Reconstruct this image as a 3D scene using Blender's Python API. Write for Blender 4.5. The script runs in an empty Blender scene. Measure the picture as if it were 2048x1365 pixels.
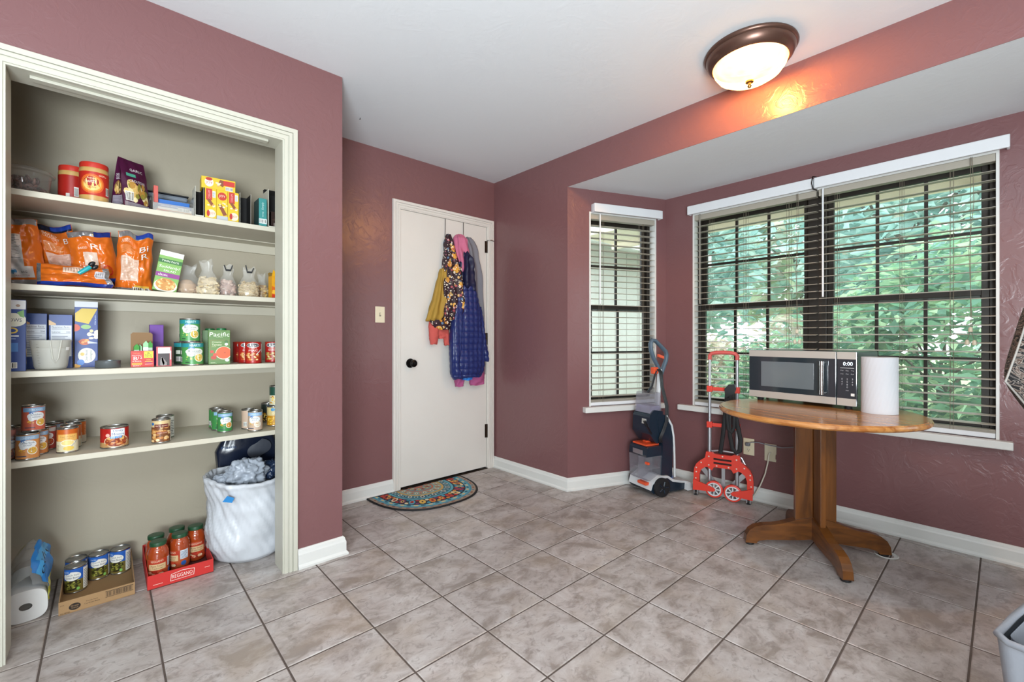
import bpy, bmesh, math, random
from mathutils import Vector, Matrix, noise
random.seed(7)
PI = math.pi
scene = bpy.context.scene
COL = scene.collection

# ------------------------------------------------------------------ camera, sky, lights, exposure
CAM_H = 1.1036
cam_data = bpy.data.cameras.new('camera')
cam_data.sensor_width = 36.0
cam_data.lens = 893.583 / 2048 * 36.0
cam_data.shift_y = -5.2357 / 2048
cam_data.clip_start = 0.02
cam = bpy.data.objects.new('camera', cam_data)
COL.objects.link(cam)
cam.location = (0, 0, CAM_H)
cam.rotation_euler = (PI / 2, 0, 0.83354 - PI / 2)
scene.camera = cam

scene.view_settings.view_transform = 'Standard'
scene.view_settings.look = 'None'
scene.view_settings.exposure = 0.28
scene.view_settings.gamma = 1.0
scene.view_settings.use_curve_mapping = False
try:
    scene.cycles.use_denoising = True
    scene.cycles.max_bounces = 8
    scene.cycles.diffuse_bounces = 3
    scene.cycles.glossy_bounces = 3
    scene.cycles.adaptive_threshold = 0.02
    scene.cycles.transparent_max_bounces = 16
    scene.cycles.sample_clamp_indirect = 6.0
    scene.cycles.caustics_reflective = False
    scene.cycles.caustics_refractive = False
except Exception:
    pass

world = bpy.data.worlds.new('sky')
scene.world = world
world.use_nodes = True
wbg = world.node_tree.nodes['Background']
wbg.inputs[0].default_value = (0.86, 0.94, 1.0, 1)      # bright overcast sky
wbg.inputs[1].default_value = 4.6

def area_light(name, loc, target, size, size_y, power, color):
    l = bpy.data.lights.new(name, 'AREA')
    l.shape = 'RECTANGLE'; l.size = size; l.size_y = size_y
    l.energy = power; l.color = color
    o = bpy.data.objects.new(name, l); COL.objects.link(o)
    o.location = loc
    o.rotation_euler = (Vector(target) - Vector(loc)).to_track_quat('-Z', 'Y').to_euler()
    return o
# two added fill lights behind the camera
area_light('overhead_fill_light', (-0.7, -0.9, 2.40), (-0.7, -0.9, 0), 1.3, 1.3, 12, (0.90, 0.96, 1.0))
area_light('rear_fill_light', (-1.0, -2.1, 1.45), (1.2, 2.0, 1.2), 1.9, 1.3, 26, (0.86, 0.94, 1.0))  # added fill from behind; the back wall has no window
# the photographer's flash bounced off the ceiling
area_light('bounced_flash', (-0.75, -0.95, 0.95), (1.0, 1.3, 4.3), 1.1, 1.1, 150, (0.85, 0.945, 1.0))

# ------------------------------------------------------------------ colours and materials
def lin(c):
    if isinstance(c, str):
        c = c.lstrip('#'); c = tuple(int(c[i:i + 2], 16) for i in (0, 2, 4))
    out = []
    for v in c[:3]:
        v /= 255.0
        out.append(v / 12.92 if v <= 0.04045 else ((v + 0.055) / 1.055) ** 2.4)
    return (*out, 1.0)

MATS = {}
def mat(name, color, rough=0.5, metal=0.0, bump=0.0, bscale=40.0, var=0.0, vscale=6.0, spec=0.5, coat=0.0, detail=4.0, dist=0.0, emit=None, estr=0.0, sheen=0.0):
    """Node-based Principled material with noise-driven colour variation and fine relief."""
    if name in MATS: return MATS[name]
    m = bpy.data.materials.new(name); m.use_nodes = True
    nt = m.node_tree; b = nt.nodes['Principled BSDF']
    col = lin(color)
    b.inputs['Base Color'].default_value = col
    b.inputs['Roughness'].default_value = rough
    b.inputs['Metallic'].default_value = metal
    b.inputs['Specular IOR Level'].default_value = spec
    b.inputs['Coat Weight'].default_value = coat
    b.inputs['Sheen Weight'].default_value = sheen
    if emit is not None:
        b.inputs['Emission Color'].default_value = lin(emit); b.inputs['Emission Strength'].default_value = estr
    if bump or var:
        tc = nt.nodes.new('ShaderNodeNewGeometry')
        if var:
            n = nt.nodes.new('ShaderNodeTexNoise'); n.inputs['Scale'].default_value = vscale; n.inputs['Detail'].default_value = 5
            nt.links.new(tc.outputs['Position'], n.inputs['Vector'])
            mx = nt.nodes.new('ShaderNodeMix'); mx.data_type = 'RGBA'
            mx.inputs[6].default_value = tuple(v * (1 - var) for v in col[:3]) + (1,)
            mx.inputs[7].default_value = tuple(min(1, v * (1 + var)) for v in col[:3]) + (1,)
            nt.links.new(n.outputs['Fac'], mx.inputs[0]); nt.links.new(mx.outputs[2], b.inputs['Base Color'])
        if bump:
            n2 = nt.nodes.new('ShaderNodeTexNoise'); n2.inputs['Scale'].default_value = bscale; n2.inputs['Detail'].default_value = detail
            n2.inputs['Distortion'].default_value = dist
            nt.links.new(tc.outputs['Position'], n2.inputs['Vector'])
            bp = nt.nodes.new('ShaderNodeBump'); bp.inputs['Strength'].default_value = bump; bp.inputs['Distance'].default_value = 0.004
            nt.links.new(n2.outputs['Fac'], bp.inputs['Height']); nt.links.new(bp.outputs['Normal'], b.inputs['Normal'])
    MATS[name] = m
    return m

def C(hexcol, rough=0.45):
    """Printed or plain coloured surface."""
    return mat('colour_%s_%d' % (hexcol.strip('#'), int(rough * 100)), hexcol, rough)

def clear_mat(name, tint='#ffffff', opacity=0.12, rough=0.08, haze='#ffffff', hazeamt=0.0):
    """Clear film or glass: see-through with a fresnel sheen, optionally a milky body."""
    if name in MATS: return MATS[name]
    m = bpy.data.materials.new(name); m.use_nodes = True
    nt = m.node_tree; nt.nodes.remove(nt.nodes['Principled BSDF'])
    out = nt.nodes['Material Output']
    tr = nt.nodes.new('ShaderNodeBsdfTransparent'); tr.inputs[0].default_value = lin(tint)
    gl = nt.nodes.new('ShaderNodeBsdfGlossy'); gl.inputs['Roughness'].default_value = rough
    lw = nt.nodes.new('ShaderNodeLayerWeight'); lw.inputs['Blend'].default_value = 0.5
    fr = nt.nodes.new('ShaderNodeMath'); fr.operation = 'POWER'; fr.inputs[1].default_value = 3.5; nt.links.new(lw.outputs['Facing'], fr.inputs[0])
    ad = nt.nodes.new('ShaderNodeMath'); ad.operation = 'MULTIPLY_ADD'; ad.inputs[1].default_value = 0.55; ad.inputs[2].default_value = opacity
    ad.use_clamp = True
    nt.links.new(fr.outputs[0], ad.inputs[0])
    mx = nt.nodes.new('ShaderNodeMixShader'); nt.links.new(ad.outputs[0], mx.inputs[0])
    base = tr.outputs[0]
    if hazeamt > 0:
        df = nt.nodes.new('ShaderNodeBsdfDiffuse'); df.inputs[0].default_value = lin(haze)
        tl = nt.nodes.new('ShaderNodeBsdfTranslucent'); tl.inputs[0].default_value = lin(haze)
        m2 = nt.nodes.new('ShaderNodeMixShader'); m2.inputs[0].default_value = 0.25
        nt.links.new(df.outputs[0], m2.inputs[1]); nt.links.new(tl.outputs[0], m2.inputs[2])
        m3 = nt.nodes.new('ShaderNodeMixShader'); m3.inputs[0].default_value = hazeamt
        nt.links.new(tr.outputs[0], m3.inputs[1]); nt.links.new(m2.outputs[0], m3.inputs[2])
        base = m3.outputs[0]
    nt.links.new(base, mx.inputs[1]); nt.links.new(gl.outputs[0], mx.inputs[2])
    nt.links.new(mx.outputs[0], out.inputs[0])
    MATS[name] = m
    return m

# ------------------------------------------------------------------ mesh building
class B:
    """Collects primitives with a material index per face; build() links them as one mesh object."""
    def __init__(s): s.v = []; s.f = []; s.m = []; s.sm = []; s.mats = []
    def mi(s, m):
        if m not in s.mats: s.mats.append(m)
        return s.mats.index(m)
    def add(s, verts, faces, m=None, smooth=False, M=None):
        k = len(s.v)
        if M is not None: verts = [M @ Vector(p) for p in verts]
        s.v += [tuple(p) for p in verts]
        i = s.mi(m) if m is not None else 0
        for f in faces: s.f.append(tuple(a + k for a in f)); s.m.append(i); s.sm.append(smooth)
    def box(s, x0, x1, y0, y1, z0, z1, m=None, M=None):
        v = [(x0, y0, z0), (x1, y0, z0), (x1, y1, z0), (x0, y1, z0), (x0, y0, z1), (x1, y0, z1), (x1, y1, z1), (x0, y1, z1)]
        s.add(v, [(0, 3, 2, 1), (4, 5, 6, 7), (0, 1, 5, 4), (1, 2, 6, 5), (2, 3, 7, 6), (3, 0, 4, 7)], m, False, M)
    def lathe(s, prof, m=None, n=32, M=None, smooth=True, cap0=True, cap1=True, sharp=35):
        """prof: list of (r, z); rings are split where the profile turns sharply."""
        runs = [[prof[0]]]
        for i in range(1, len(prof)):
            runs[-1].append(prof[i])
            if i < len(prof) - 1:
                a = Vector((prof[i][0] - prof[i-1][0], prof[i][1] - prof[i-1][1])); b = Vector((prof[i+1][0] - prof[i][0], prof[i+1][1] - prof[i][1]))
                if a.length > 1e-9 and b.length > 1e-9 and math.degrees(a.angle(b)) > sharp: runs.append([prof[i]])
        for run in runs:
            v = []; f = []
            for r, z in run:
                for k in range(n):
                    t = 2 * PI * k / n; v.append((r * math.cos(t), r * math.sin(t), z))
            for i in range(len(run) - 1):
                for k in range(n):
                    k2 = (k + 1) % n; f.append((i * n + k, i * n + k2, (i + 1) * n + k2, (i + 1) * n + k))
            s.add(v, f, m, smooth, M)
        for (r, z), on, flip in ((prof[0], cap0, True), (prof[-1], cap1, False)):
            if on and r > 1e-6:
                v = [(r * math.cos(2 * PI * k / n), r * math.sin(2 * PI * k / n), z) for k in range(n)]
                s.add(v, [tuple(range(n - 1, -1, -1)) if flip else tuple(range(n))], m, False, M)
    def cyl(s, r, z0, z1, m=None, n=24, M=None): s.lathe([(r, z0), (r, z1)], m, n, M)
    def rod(s, a, b, r, m=None, n=10, r2=None):
        a = Vector(a); b = Vector(b); d = b - a
        M = Matrix.Translation(a) @ d.to_track_quat('Z', 'Y').to_matrix().to_4x4()
        s.lathe([(r, 0), (r if r2 is None else r2, d.length)], m, n, M)
    def prism(s, poly, y0, y1, m=None, M=None, axis='y', smooth=False):
        """poly (a, b) extruded along an axis: 'y' -> (a, y, b); 'z' -> (a, b, z); 'x' -> (x, a, b)."""
        n = len(poly)
        put = {'y': lambda p, t: (p[0], t, p[1]), 'z': lambda p, t: (p[0], p[1], t), 'x': lambda p, t: (t, p[0], p[1])}[axis]
        v = [put(p, y0) for p in poly] + [put(p, y1) for p in poly]
        s.add(v, [tuple(range(n)), tuple(range(2 * n - 1, n - 1, -1))], m, False, M)
        s.add(v, [(i, i + n, (i + 1) % n + n, (i + 1) % n) for i in range(n)], m, smooth, M)
    def tube(s, pts, r, m=None, n=8, closed=False, flat=None, M=None, up=None):
        """Sweep of a circle (or an ellipse flat=(rx, ry)) along points."""
        P = [Vector(p) for p in pts]; v = []; f = []
        N = len(P); prev = None
        for i in range(N):
            if closed: t = P[(i + 1) % N] - P[i - 1]
            else: t = P[min(i + 1, N - 1)] - P[max(i - 1, 0)]
            if t.length < 1e-9: t = Vector((0, 0, 1))
            t.normalize()
            if prev is None:
                ref = Vector(up) if up else (Vector((0, 0, 1)) if abs(t.z) < 0.9 else Vector((1, 0, 0)))
                a = (ref - t * ref.dot(t)).normalized()
            else: a = (prev - t * prev.dot(t)).normalized()
            prev = a; b = t.cross(a)
            rr = r[i] if isinstance(r, (list, tuple)) else r
            for k in range(n):
                q = 2 * PI * k / n
                rx, ry = (flat if flat else (rr, rr))
                v.append(P[i] + a * (rx * math.cos(q)) + b * (ry * math.sin(q)))
        for i in range(N if closed else N - 1):
            j = (i + 1) % N
            for k in range(n): f.append((i * n + k, i * n + (k + 1) % n, j * n + (k + 1) % n, j * n + k))
        s.add(v, f, m, True, M)
        if not closed:
            s.add(v[:n], [tuple(range(n - 1, -1, -1))], m, False, M); s.add(v[-n:], [tuple(range(n))], m, False, M)
    def surf(s, fn, nu, nv, m=None, smooth=True, wrap=False, M=None):
        """fn(u, v) -> point with u, v in 0..1."""
        v = []; f = []; cu = nu if wrap else nu + 1
        for j in range(nv + 1):
            for i in range(cu): v.append(fn(i / nu, j / nv))
        for j in range(nv):
            for i in range(nu):
                a = j * cu + i; b = j * cu + (i + 1) % cu
                f.append((a, b, b + cu, a + cu))
        s.add(v, f, m, smooth, M)
    def sphere(s, c, r, m=None, n=14, k=8, sc=(1, 1, 1)):
        c = Vector(c)
        s.surf(lambda u, v: c + Vector((r * sc[0] * math.sin(PI * v) * math.cos(2 * PI * u), r * sc[1] * math.sin(PI * v) * math.sin(2 * PI * u), -r * sc[2] * math.cos(PI * v))), n, k, m, True, True)
    def build(s, name, m=None, parent=None, bevel=0.0, seg=2, loc=None, rotz=None, weld=False):
        me = bpy.data.meshes.new(name)
        me.from_pydata(s.v, [], s.f)
        ms = s.mats if s.mats else ([m] if m else [])
        for q in ms: me.materials.append(q)
        if s.mats: me.polygons.foreach_set('material_index', s.m)
        me.polygons.foreach_set('use_smooth', s.sm)
        me.update()
        o = bpy.data.objects.new(name, me); COL.objects.link(o)
        if parent is not None: o.parent = parent
        if loc is not None: o.location = loc
        if rotz is not None: o.rotation_euler = (0, 0, rotz)
        if weld:
            w = o.modifiers.new('weld', 'WELD'); w.merge_threshold = 1e-5
        if bevel:
            md = o.modifiers.new('edge', 'BEVEL'); md.width = bevel; md.segments = seg; md.limit_method = 'ANGLE'; md.angle_limit = 0.7
        return o

def thing(name, label, cat, loc=(0, 0, 0), rotz=0.0, group=None):
    o = bpy.data.objects.new(name, None); COL.objects.link(o)
    o.location = loc; o.rotation_euler = (0, 0, rotz); o.empty_display_size = 0.05
    return tag(o, label, cat, group)
def tag(o, label, cat, group=None):
    o['label'] = label; o['category'] = cat
    if group: o['group'] = group
    return o
def struct(o, label=None, cat=None):
    o['kind'] = 'structure'
    if label: o['label'] = label
    if cat: o['category'] = cat
    return o
def clone(o, parent=None):
    """A thing with its parts and sub-parts, sharing mesh data."""
    c = o.copy(); COL.objects.link(c)
    if parent is not None: c.parent = parent
    for ch in list(o.children): clone(ch, c)
    return c

# ------------------------------------------------------------------ printed artwork laid on real surfaces
_TXT = {}
def text_tris(st):
    if st in _TXT: return _TXT[st]
    cu = bpy.data.curves.new('lettering', 'FONT'); cu.body = st; cu.size = 1.0; cu.resolution_u = 2
    o = bpy.data.objects.new('lettering', cu); COL.objects.link(o)
    dg = bpy.context.evaluated_depsgraph_get(); dg.update()
    me = bpy.data.meshes.new_from_object(o.evaluated_get(dg))
    me.calc_loop_triangles()
    tr = [[(me.vertices[i].co.x, me.vertices[i].co.y) for i in t.vertices] for t in me.loop_triangles]
    bpy.data.objects.remove(o); bpy.data.curves.remove(cu); bpy.data.meshes.remove(me)
    xs = [p[0] for t in tr for p in t] or [0, 1]; ys = [p[1] for t in tr for p in t] or [0, 1]
    bb = (min(xs), max(xs), min(ys), max(ys))
    _TXT[st] = (tr, bb)
    return _TXT[st]

def clip_half(poly, ax, lim, keep_less):
    out = []
    n = len(poly)
    for i in range(n):
        p, q = poly[i], poly[(i + 1) % n]
        a = (p[ax] <= lim) == keep_less or p[ax] == lim; b = (q[ax] <= lim) == keep_less or q[ax] == lim
        if a: out.append(p)
        if a != b:
            t = (lim - p[ax]) / (q[ax] - p[ax]); out.append((p[0] + t * (q[0] - p[0]), p[1] + t * (q[1] - p[1])))
    return out

class Art:
    """Flat print: convex pieces in (u, v) metres with a colour and a layer, wrapped onto a surface by map(u, v, layer)."""
    def __init__(s, bounds=None): s.p = []; s.layer = 0; s.bounds = bounds
    def poly(s, pts, c):
        s.layer += 1; s.p.append((list(pts), c, s.layer)); return s
    def rect(s, u0, u1, v0, v1, c): return s.poly([(u0, v0), (u1, v0), (u1, v1), (u0, v1)], c)
    def ell(s, u, v, ru, rv, c, n=18): return s.poly([(u + ru * math.cos(2 * PI * k / n), v + rv * math.sin(2 * PI * k / n)) for k in range(n)], c)
    def ring(s, u, v, ru, rv, w, c, n=20):
        s.layer += 1
        for k in range(n):
            a, b = 2 * PI * k / n, 2 * PI * (k + 1) / n
            s.p.append(([(u + ru * math.cos(a), v + rv * math.sin(a)), (u + ru * math.cos(b), v + rv * math.sin(b)), (u + (ru - w) * math.cos(b), v + (rv - w) * math.sin(b)), (u + (ru - w) * math.cos(a), v + (rv - w) * math.sin(a))], c, s.layer))
        return s
    def text(s, st, u, v, w, hgt, c, ang=0.0, slant=0.0):
        tr, bb = text_tris(st); s.layer += 1
        sx = w / max(1e-6, bb[1] - bb[0]); sy = hgt / max(1e-6, bb[3] - bb[2])
        ca, sa = math.cos(ang), math.sin(ang)
        for t in tr:
            q = []
            for x, y in t:
                a = (x - (bb[0] + bb[1]) / 2) * sx; b = (y - (bb[2] + bb[3]) / 2) * sy; a += slant * b
                q.append((u + a * ca - b * sa, v + a * sa + b * ca))
            s.p.append((q, c, s.layer))
        return s
    def lines(s, u0, u1, v0, v1, n, c, fill=0.35, seed=1):
        """Rows of fine print, too small to read."""
        rnd = random.Random(seed); dv = (v1 - v0) / n
        for i in range(n):
            e = u1 - (u1 - u0) * rnd.uniform(0, 0.35)
            s.rect(u0, e, v0 + i * dv, v0 + i * dv + dv * fill, c)
        return s
    def bars(s, u0, u1, v0, v1, n=13, c='#1c1c1c', bg='#f0efe8', seed=3):
        s.rect(u0, u1, v0, v1, bg); rnd = random.Random(seed); w = (u1 - u0) / n
        for i in range(n):
            k = rnd.uniform(0.25, 0.7); s.rect(u0 + i * w + w * 0.1, u0 + i * w + w * (0.1 + k), v0 + (v1 - v0) * 0.08, v1 - (v1 - v0) * 0.1, c)
        return s
    def blobs(s, u0, u1, v0, v1, n, cols, r, seed=5):
        rnd = random.Random(seed)
        for i in range(n): s.ell(rnd.uniform(u0, u1), rnd.uniform(v0, v1), r * rnd.uniform(0.7, 1.3), r * rnd.uniform(0.5, 1.0), rnd.choice(cols), 8)
        return s
    def emit(s, bd, fn, du=None, dv=None, rough=0.4, eps=0.00003):
        for pts, c, L in s.p:
            pieces = [pts]
            if s.bounds:
                u0, u1, v0, v1 = s.bounds; q = pts
                for ax, lim, kl in ((0, u0, False), (0, u1, True), (1, v0, False), (1, v1, True)):
                    q = clip_half(q, ax, lim, kl)
                    if len(q) < 3: break
                pieces = [q] if len(q) >= 3 else []
            for ax, d in ((0, du), (1, dv)):
                if not d: continue
                nxt = []
                for q in pieces:
                    lo = min(p[ax] for p in q); hi = max(p[ax] for p in q)
                    k = math.floor(lo / d) + 1
                    rest = q
                    while k * d < hi - 1e-9 and len(rest) >= 3:
                        a = clip_half(rest, ax, k * d, True)
                        if len(a) >= 3: nxt.append(a)
                        rest = clip_half(rest, ax, k * d, False); k += 1
                    if len(rest) >= 3: nxt.append(rest)
                pieces = nxt
            m = c if not isinstance(c, str) else C(c, rough)
            for q in pieces: bd.add([fn(u, v, L * eps) for u, v in q], [tuple(range(len(q)))], m)

def on_cyl(r, z0, ang=-PI / 2):
    """u runs round the can from the front (facing local -y), v is height above z0."""
    return lambda u, v, e: ((r + 0.0003 + e) * math.cos(ang + u / r), (r + 0.0003 + e) * math.sin(ang + u / r), z0 + v)
def on_front(x0, y, z0): return lambda u, v, e: (x0 + u, y - 0.0003 - e, z0 + v)      # faces -y
def on_right(x, y0, z0): return lambda u, v, e: (x + 0.0003 + e, y0 + u, z0 + v)       # faces +x
def on_left(x, y0, z0): return lambda u, v, e: (x - 0.0003 - e, y0 - u, z0 + v)        # faces -x, u runs towards -y
def on_top(x0, y0, z): return lambda u, v, e: (x0 + u, y0 + v, z + 0.0003 + e)
# ------------------------------------------------------------------ room dimensions (metres)
TS = 0.3075                      # tile module
TX0, TY0 = 3.46321 * TS, 4.25455 * TS
XD, YD, YP, XW = 2.473, 2.954, 2.277, 3.28
HC, HB = 2.44, 2.203             # ceiling, bay ceiling
PBY = 2.915                      # pantry back
CA, CB = (XD, 2.125), (XW, 1.80) # bay corners
CC, CD = (XW, -0.22), (XD, -0.545)
RX, RY = -1.9, -2.3              # back of the kitchen

def plaster(name, color, rough, strength, scale=9.0, var=0.05):
    """Painted wall with trowelled knock-down relief."""
    m = bpy.data.materials.new(name); m.use_nodes = True; nt = m.node_tree; b = nt.nodes['Principled BSDF']
    b.inputs['Roughness'].default_value = rough
    geo = nt.nodes.new('ShaderNodeNewGeometry')
    n1 = nt.nodes.new('ShaderNodeTexNoise'); n1.inputs['Scale'].default_value = scale; n1.inputs['Detail'].default_value = 5; n1.inputs['Distortion'].default_value = 2.6
    n2 = nt.nodes.new('ShaderNodeTexNoise'); n2.inputs['Scale'].default_value = scale * 5.5; n2.inputs['Detail'].default_value = 3; n2.inputs['Distortion'].default_value = 1.2
    n3 = nt.nodes.new('ShaderNodeTexNoise'); n3.inputs['Scale'].default_value = 1.3; n3.inputs['Detail'].default_value = 3
    for n in (n1, n2, n3): nt.links.new(geo.outputs['Position'], n.inputs['Vector'])
    rp = nt.nodes.new('ShaderNodeValToRGB'); rp.color_ramp.elements[0].position = 0.47; rp.color_ramp.elements[1].position = 0.60
    nt.links.new(n1.outputs['Fac'], rp.inputs['Fac'])
    ma = nt.nodes.new('ShaderNodeMath'); ma.operation = 'MULTIPLY_ADD'; ma.inputs[1].default_value = 0.45
    nt.links.new(n2.outputs['Fac'], ma.inputs[0]); nt.links.new(rp.outputs['Color'], ma.inputs[2])
    bp = nt.nodes.new('ShaderNodeBump'); bp.inputs['Strength'].default_value = strength; bp.inputs['Distance'].default_value = 0.0022
    nt.links.new(ma.outputs[0], bp.inputs['Height']); nt.links.new(bp.outputs['Normal'], b.inputs['Normal'])
    c = lin(color)
    mx = nt.nodes.new('ShaderNodeMix'); mx.data_type = 'RGBA'
    mx.inputs[6].default_value = tuple(v * (1 - var) for v in c[:3]) + (1,); mx.inputs[7].default_value = tuple(min(1, v * (1 + var)) for v in c[:3]) + (1,)
    nt.links.new(n3.outputs['Fac'], mx.inputs[0]); nt.links.new(mx.outputs[2], b.inputs['Base Color'])
    MATS[name] = m
    return m
M_WALL = plaster('maroon_semi_gloss_wall_paint', '#7b5556', 0.28, 0.28)
M_CEIL = plaster('flat_white_ceiling_paint', '#e3e6e9', 0.8, 0.10, 7.0, 0.012)
M_PANTRY = plaster('cream_pantry_paint', '#b2a894', 0.5, 0.10, 8.0, 0.04)
M_KITCHEN = plaster('pale_kitchen_paint', '#b9b2a6', 0.6, 0.15)
M_TRIM = mat('white_trim_paint', '#dcdcd8', 0.38, bump=0.05, bscale=60, var=0.03, vscale=9)
M_CREAM = mat('cream_casing_paint', '#c6c4b6', 0.42, bump=0.06, bscale=50, var=0.03, vscale=12)
M_DOOR = mat('off_white_door_paint', '#dcd7d0', 0.42, bump=0.04, bscale=30, var=0.05, vscale=3)
M_DARKGAP = mat('dark_gap', '#1a1412', 0.9)
M_GROUT = mat('brown_grey_grout', '#5c5049', 0.85, bump=0.4, bscale=220, var=0.2, vscale=30)

def tile_material():
    m = bpy.data.materials.new('mottled_stone_tile'); m.use_nodes = True; nt = m.node_tree; b = nt.nodes['Principled BSDF']
    L = nt.links.new
    geo = nt.nodes.new('ShaderNodeNewGeometry'); oi = nt.nodes.new('ShaderNodeObjectInfo')
    mul = nt.nodes.new('ShaderNodeVectorMath'); mul.operation = 'SCALE'; mul.inputs['Scale'].default_value = 37.0
    cmb = nt.nodes.new('ShaderNodeCombineXYZ')
    for k in range(3): L(oi.outputs['Random'], cmb.inputs[k])
    L(cmb.outputs[0], mul.inputs[0])
    add = nt.nodes.new('ShaderNodeVectorMath'); add.operation = 'ADD'; L(geo.outputs['Position'], add.inputs[0]); L(mul.outputs[0], add.inputs[1])
    mp = nt.nodes.new('ShaderNodeMapping'); mp.inputs['Rotation'].default_value = (0, 0, 0.9); mp.inputs['Scale'].default_value = (1, 1.35, 1); L(add.outputs[0], mp.inputs['Vector'])
    def nz(scale, detail, dist, rough=0.55):
        n = nt.nodes.new('ShaderNodeTexNoise'); n.inputs['Scale'].default_value = scale; n.inputs['Detail'].default_value = detail; n.inputs['Distortion'].default_value = dist
        n.inputs['Roughness'].default_value = rough; L(mp.outputs[0], n.inputs['Vector']); return n
    a = nz(7.5, 8, 0.5, 0.66); v = nz(26.0, 5, 1.1, 0.62); w = nz(3.1, 3, 0.3)
    r1 = nt.nodes.new('ShaderNodeValToRGB'); e = r1.color_ramp.elements
    e[0].position = 0.37; e[0].color = lin('#9a8f87'); e[1].position = 0.64; e[1].color = lin('#cbc4c0')
    k = r1.color_ramp.elements.new(0.5); k.color = lin('#bab0ab')
    L(a.outputs['Fac'], r1.inputs['Fac'])
    r2 = nt.nodes.new('ShaderNodeValToRGB'); e = r2.color_ramp.elements
    e[0].position = 0.36; e[0].color = (1, 1, 1, 1); e[1].position = 0.47; e[1].color = (0, 0, 0, 1)
    L(v.outputs['Fac'], r2.inputs['Fac'])
    sc = nt.nodes.new('ShaderNodeMath'); sc.operation = 'MULTIPLY'; sc.inputs[1].default_value = 0.55; L(r2.outputs['Color'], sc.inputs[0])
    m1 = nt.nodes.new('ShaderNodeMix'); m1.data_type = 'RGBA'; m1.inputs[7].default_value = lin('#8b807a'); L(sc.outputs[0], m1.inputs[0]); L(r1.outputs['Color'], m1.inputs[6])
    r3 = nt.nodes.new('ShaderNodeValToRGB'); e = r3.color_ramp.elements
    e[0].position = 0.52; e[0].color = (0, 0, 0, 1); e[1].position = 0.75; e[1].color = (0.45, 0.45, 0.45, 1)
    L(w.outputs['Fac'], r3.inputs['Fac'])
    m2 = nt.nodes.new('ShaderNodeMix'); m2.data_type = 'RGBA'; m2.inputs[7].default_value = lin('#b7a48f'); L(r3.outputs['Color'], m2.inputs[0]); L(m1.outputs[2], m2.inputs[6])
    hs = nt.nodes.new('ShaderNodeHueSaturation'); L(m2.outputs[2], hs.inputs['Color'])
    mr = nt.nodes.new('ShaderNodeMapRange'); mr.inputs['To Min'].default_value = 0.86; mr.inputs['To Max'].default_value = 0.99; L(oi.outputs['Random'], mr.inputs['Value']); L(mr.outputs[0], hs.inputs['Value'])
    L(hs.outputs['Color'], b.inputs['Base Color'])
    b.inputs['Roughness'].default_value = 0.34
    bp = nt.nodes.new('ShaderNodeBump'); bp.inputs['Strength'].default_value = 0.22; bp.inputs['Distance'].default_value = 0.003
    L(v.outputs['Fac'], bp.inputs['Height']); L(bp.outputs['Normal'], b.inputs['Normal'])
    MATS['tile'] = m
    return m
M_TILE = tile_material()

# ------------------------------------------------------------------ floor: grout bed and single tiles
fl = B(); fl.box(RX, XW + 0.05, RY, 3.0, -0.12, -0.0025)
floor = struct(fl.build('floor', M_GROUT))
def tile_poly(x0, x1, y0, y1):
    g = 0.0031
    p = [(x0 + g, y0 + g), (x1 - g, y0 + g), (x1 - g, y1 - g), (x0 + g, y1 - g)]
    def cut(p, nx, ny, c):   # keep nx*x + ny*y <= c
        out = []
        for i in range(len(p)):
            a, b = p[i], p[(i + 1) % len(p)]
            da, db = nx * a[0] + ny * a[1] - c, nx * b[0] + ny * b[1] - c
            if da <= 0: out.append(a)
            if (da < 0) != (db < 0) and da != db:
                t = da / (da - db); out.append((a[0] + t * (b[0] - a[0]), a[1] + t * (b[1] - a[1])))
        return out
    p = cut(p, 0, 1, YD + 0.01)
    if p: p = cut(p, 1, 0, XW + 0.02)
    if p and x0 > XD - 0.02:
        nx, ny = (CA[1] - CB[1]), (CB[0] - CA[0]); p = cut(p, nx, ny, nx * CA[0] + ny * CA[1] + 0.01)
    elif p and y0 > 2.125: p = cut(p, 1, 0, XD + 0.05)
    return p
_full = None
for i in range(-9, 8):
    for j in range(-8, 6):
        x0, y0 = TX0 + i * TS, TY0 + j * TS
        if x0 < -0.95 or y0 < -0.75 or x0 + y0 < -0.9: continue
        if x0 > XD - 0.02 and y0 < -0.6: continue
        p = tile_poly(x0, x0 + TS, y0, y0 + TS)
        if len(p) < 3: continue
        cx, cy = x0 + TS / 2, y0 + TS / 2
        whole = len(p) == 4 and abs((p[1][0] - p[0][0]) - (TS - 0.0062)) < 1e-6 and abs((p[2][1] - p[1][1]) - (TS - 0.0062)) < 1e-6
        if whole and _full is not None:
            o = bpy.data.objects.new('tile', _full); COL.objects.link(o)
        else:
            n = len(p); q = [(a - cx, b - cy) for a, b in p]; mx = sum(a for a, b in q) / n; my = sum(b for a, b in q) / n
            ins = [(a + (mx - a) * 0.018, b + (my - b) * 0.018) for a, b in q]
            t = B(); v = [(a, b, -0.006) for a, b in q] + [(a, b, -0.0016) for a, b in q] + [(a, b, 0.0) for a, b in ins]
            f = [(k, (k + 1) % n, (k + 1) % n + n, k + n) for k in range(n)] + [(k + n, (k + 1) % n + n, (k + 1) % n + 2 * n, k + 2 * n) for k in range(n)] + [tuple(range(2 * n, 3 * n))]
            t.add(v, f); o = t.build('tile', M_TILE)
            if whole: _full = o.data
        o.parent = floor; o.location = (cx, cy, random.uniform(-0.0004, 0.0))
t = B(); t.box(RX, -0.95, RY, YP, -0.02, -0.001); t.box(-0.95, XD, RY, -0.75, -0.02, -0.001)
t.build('tile_field', M_TILE, floor)

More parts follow.
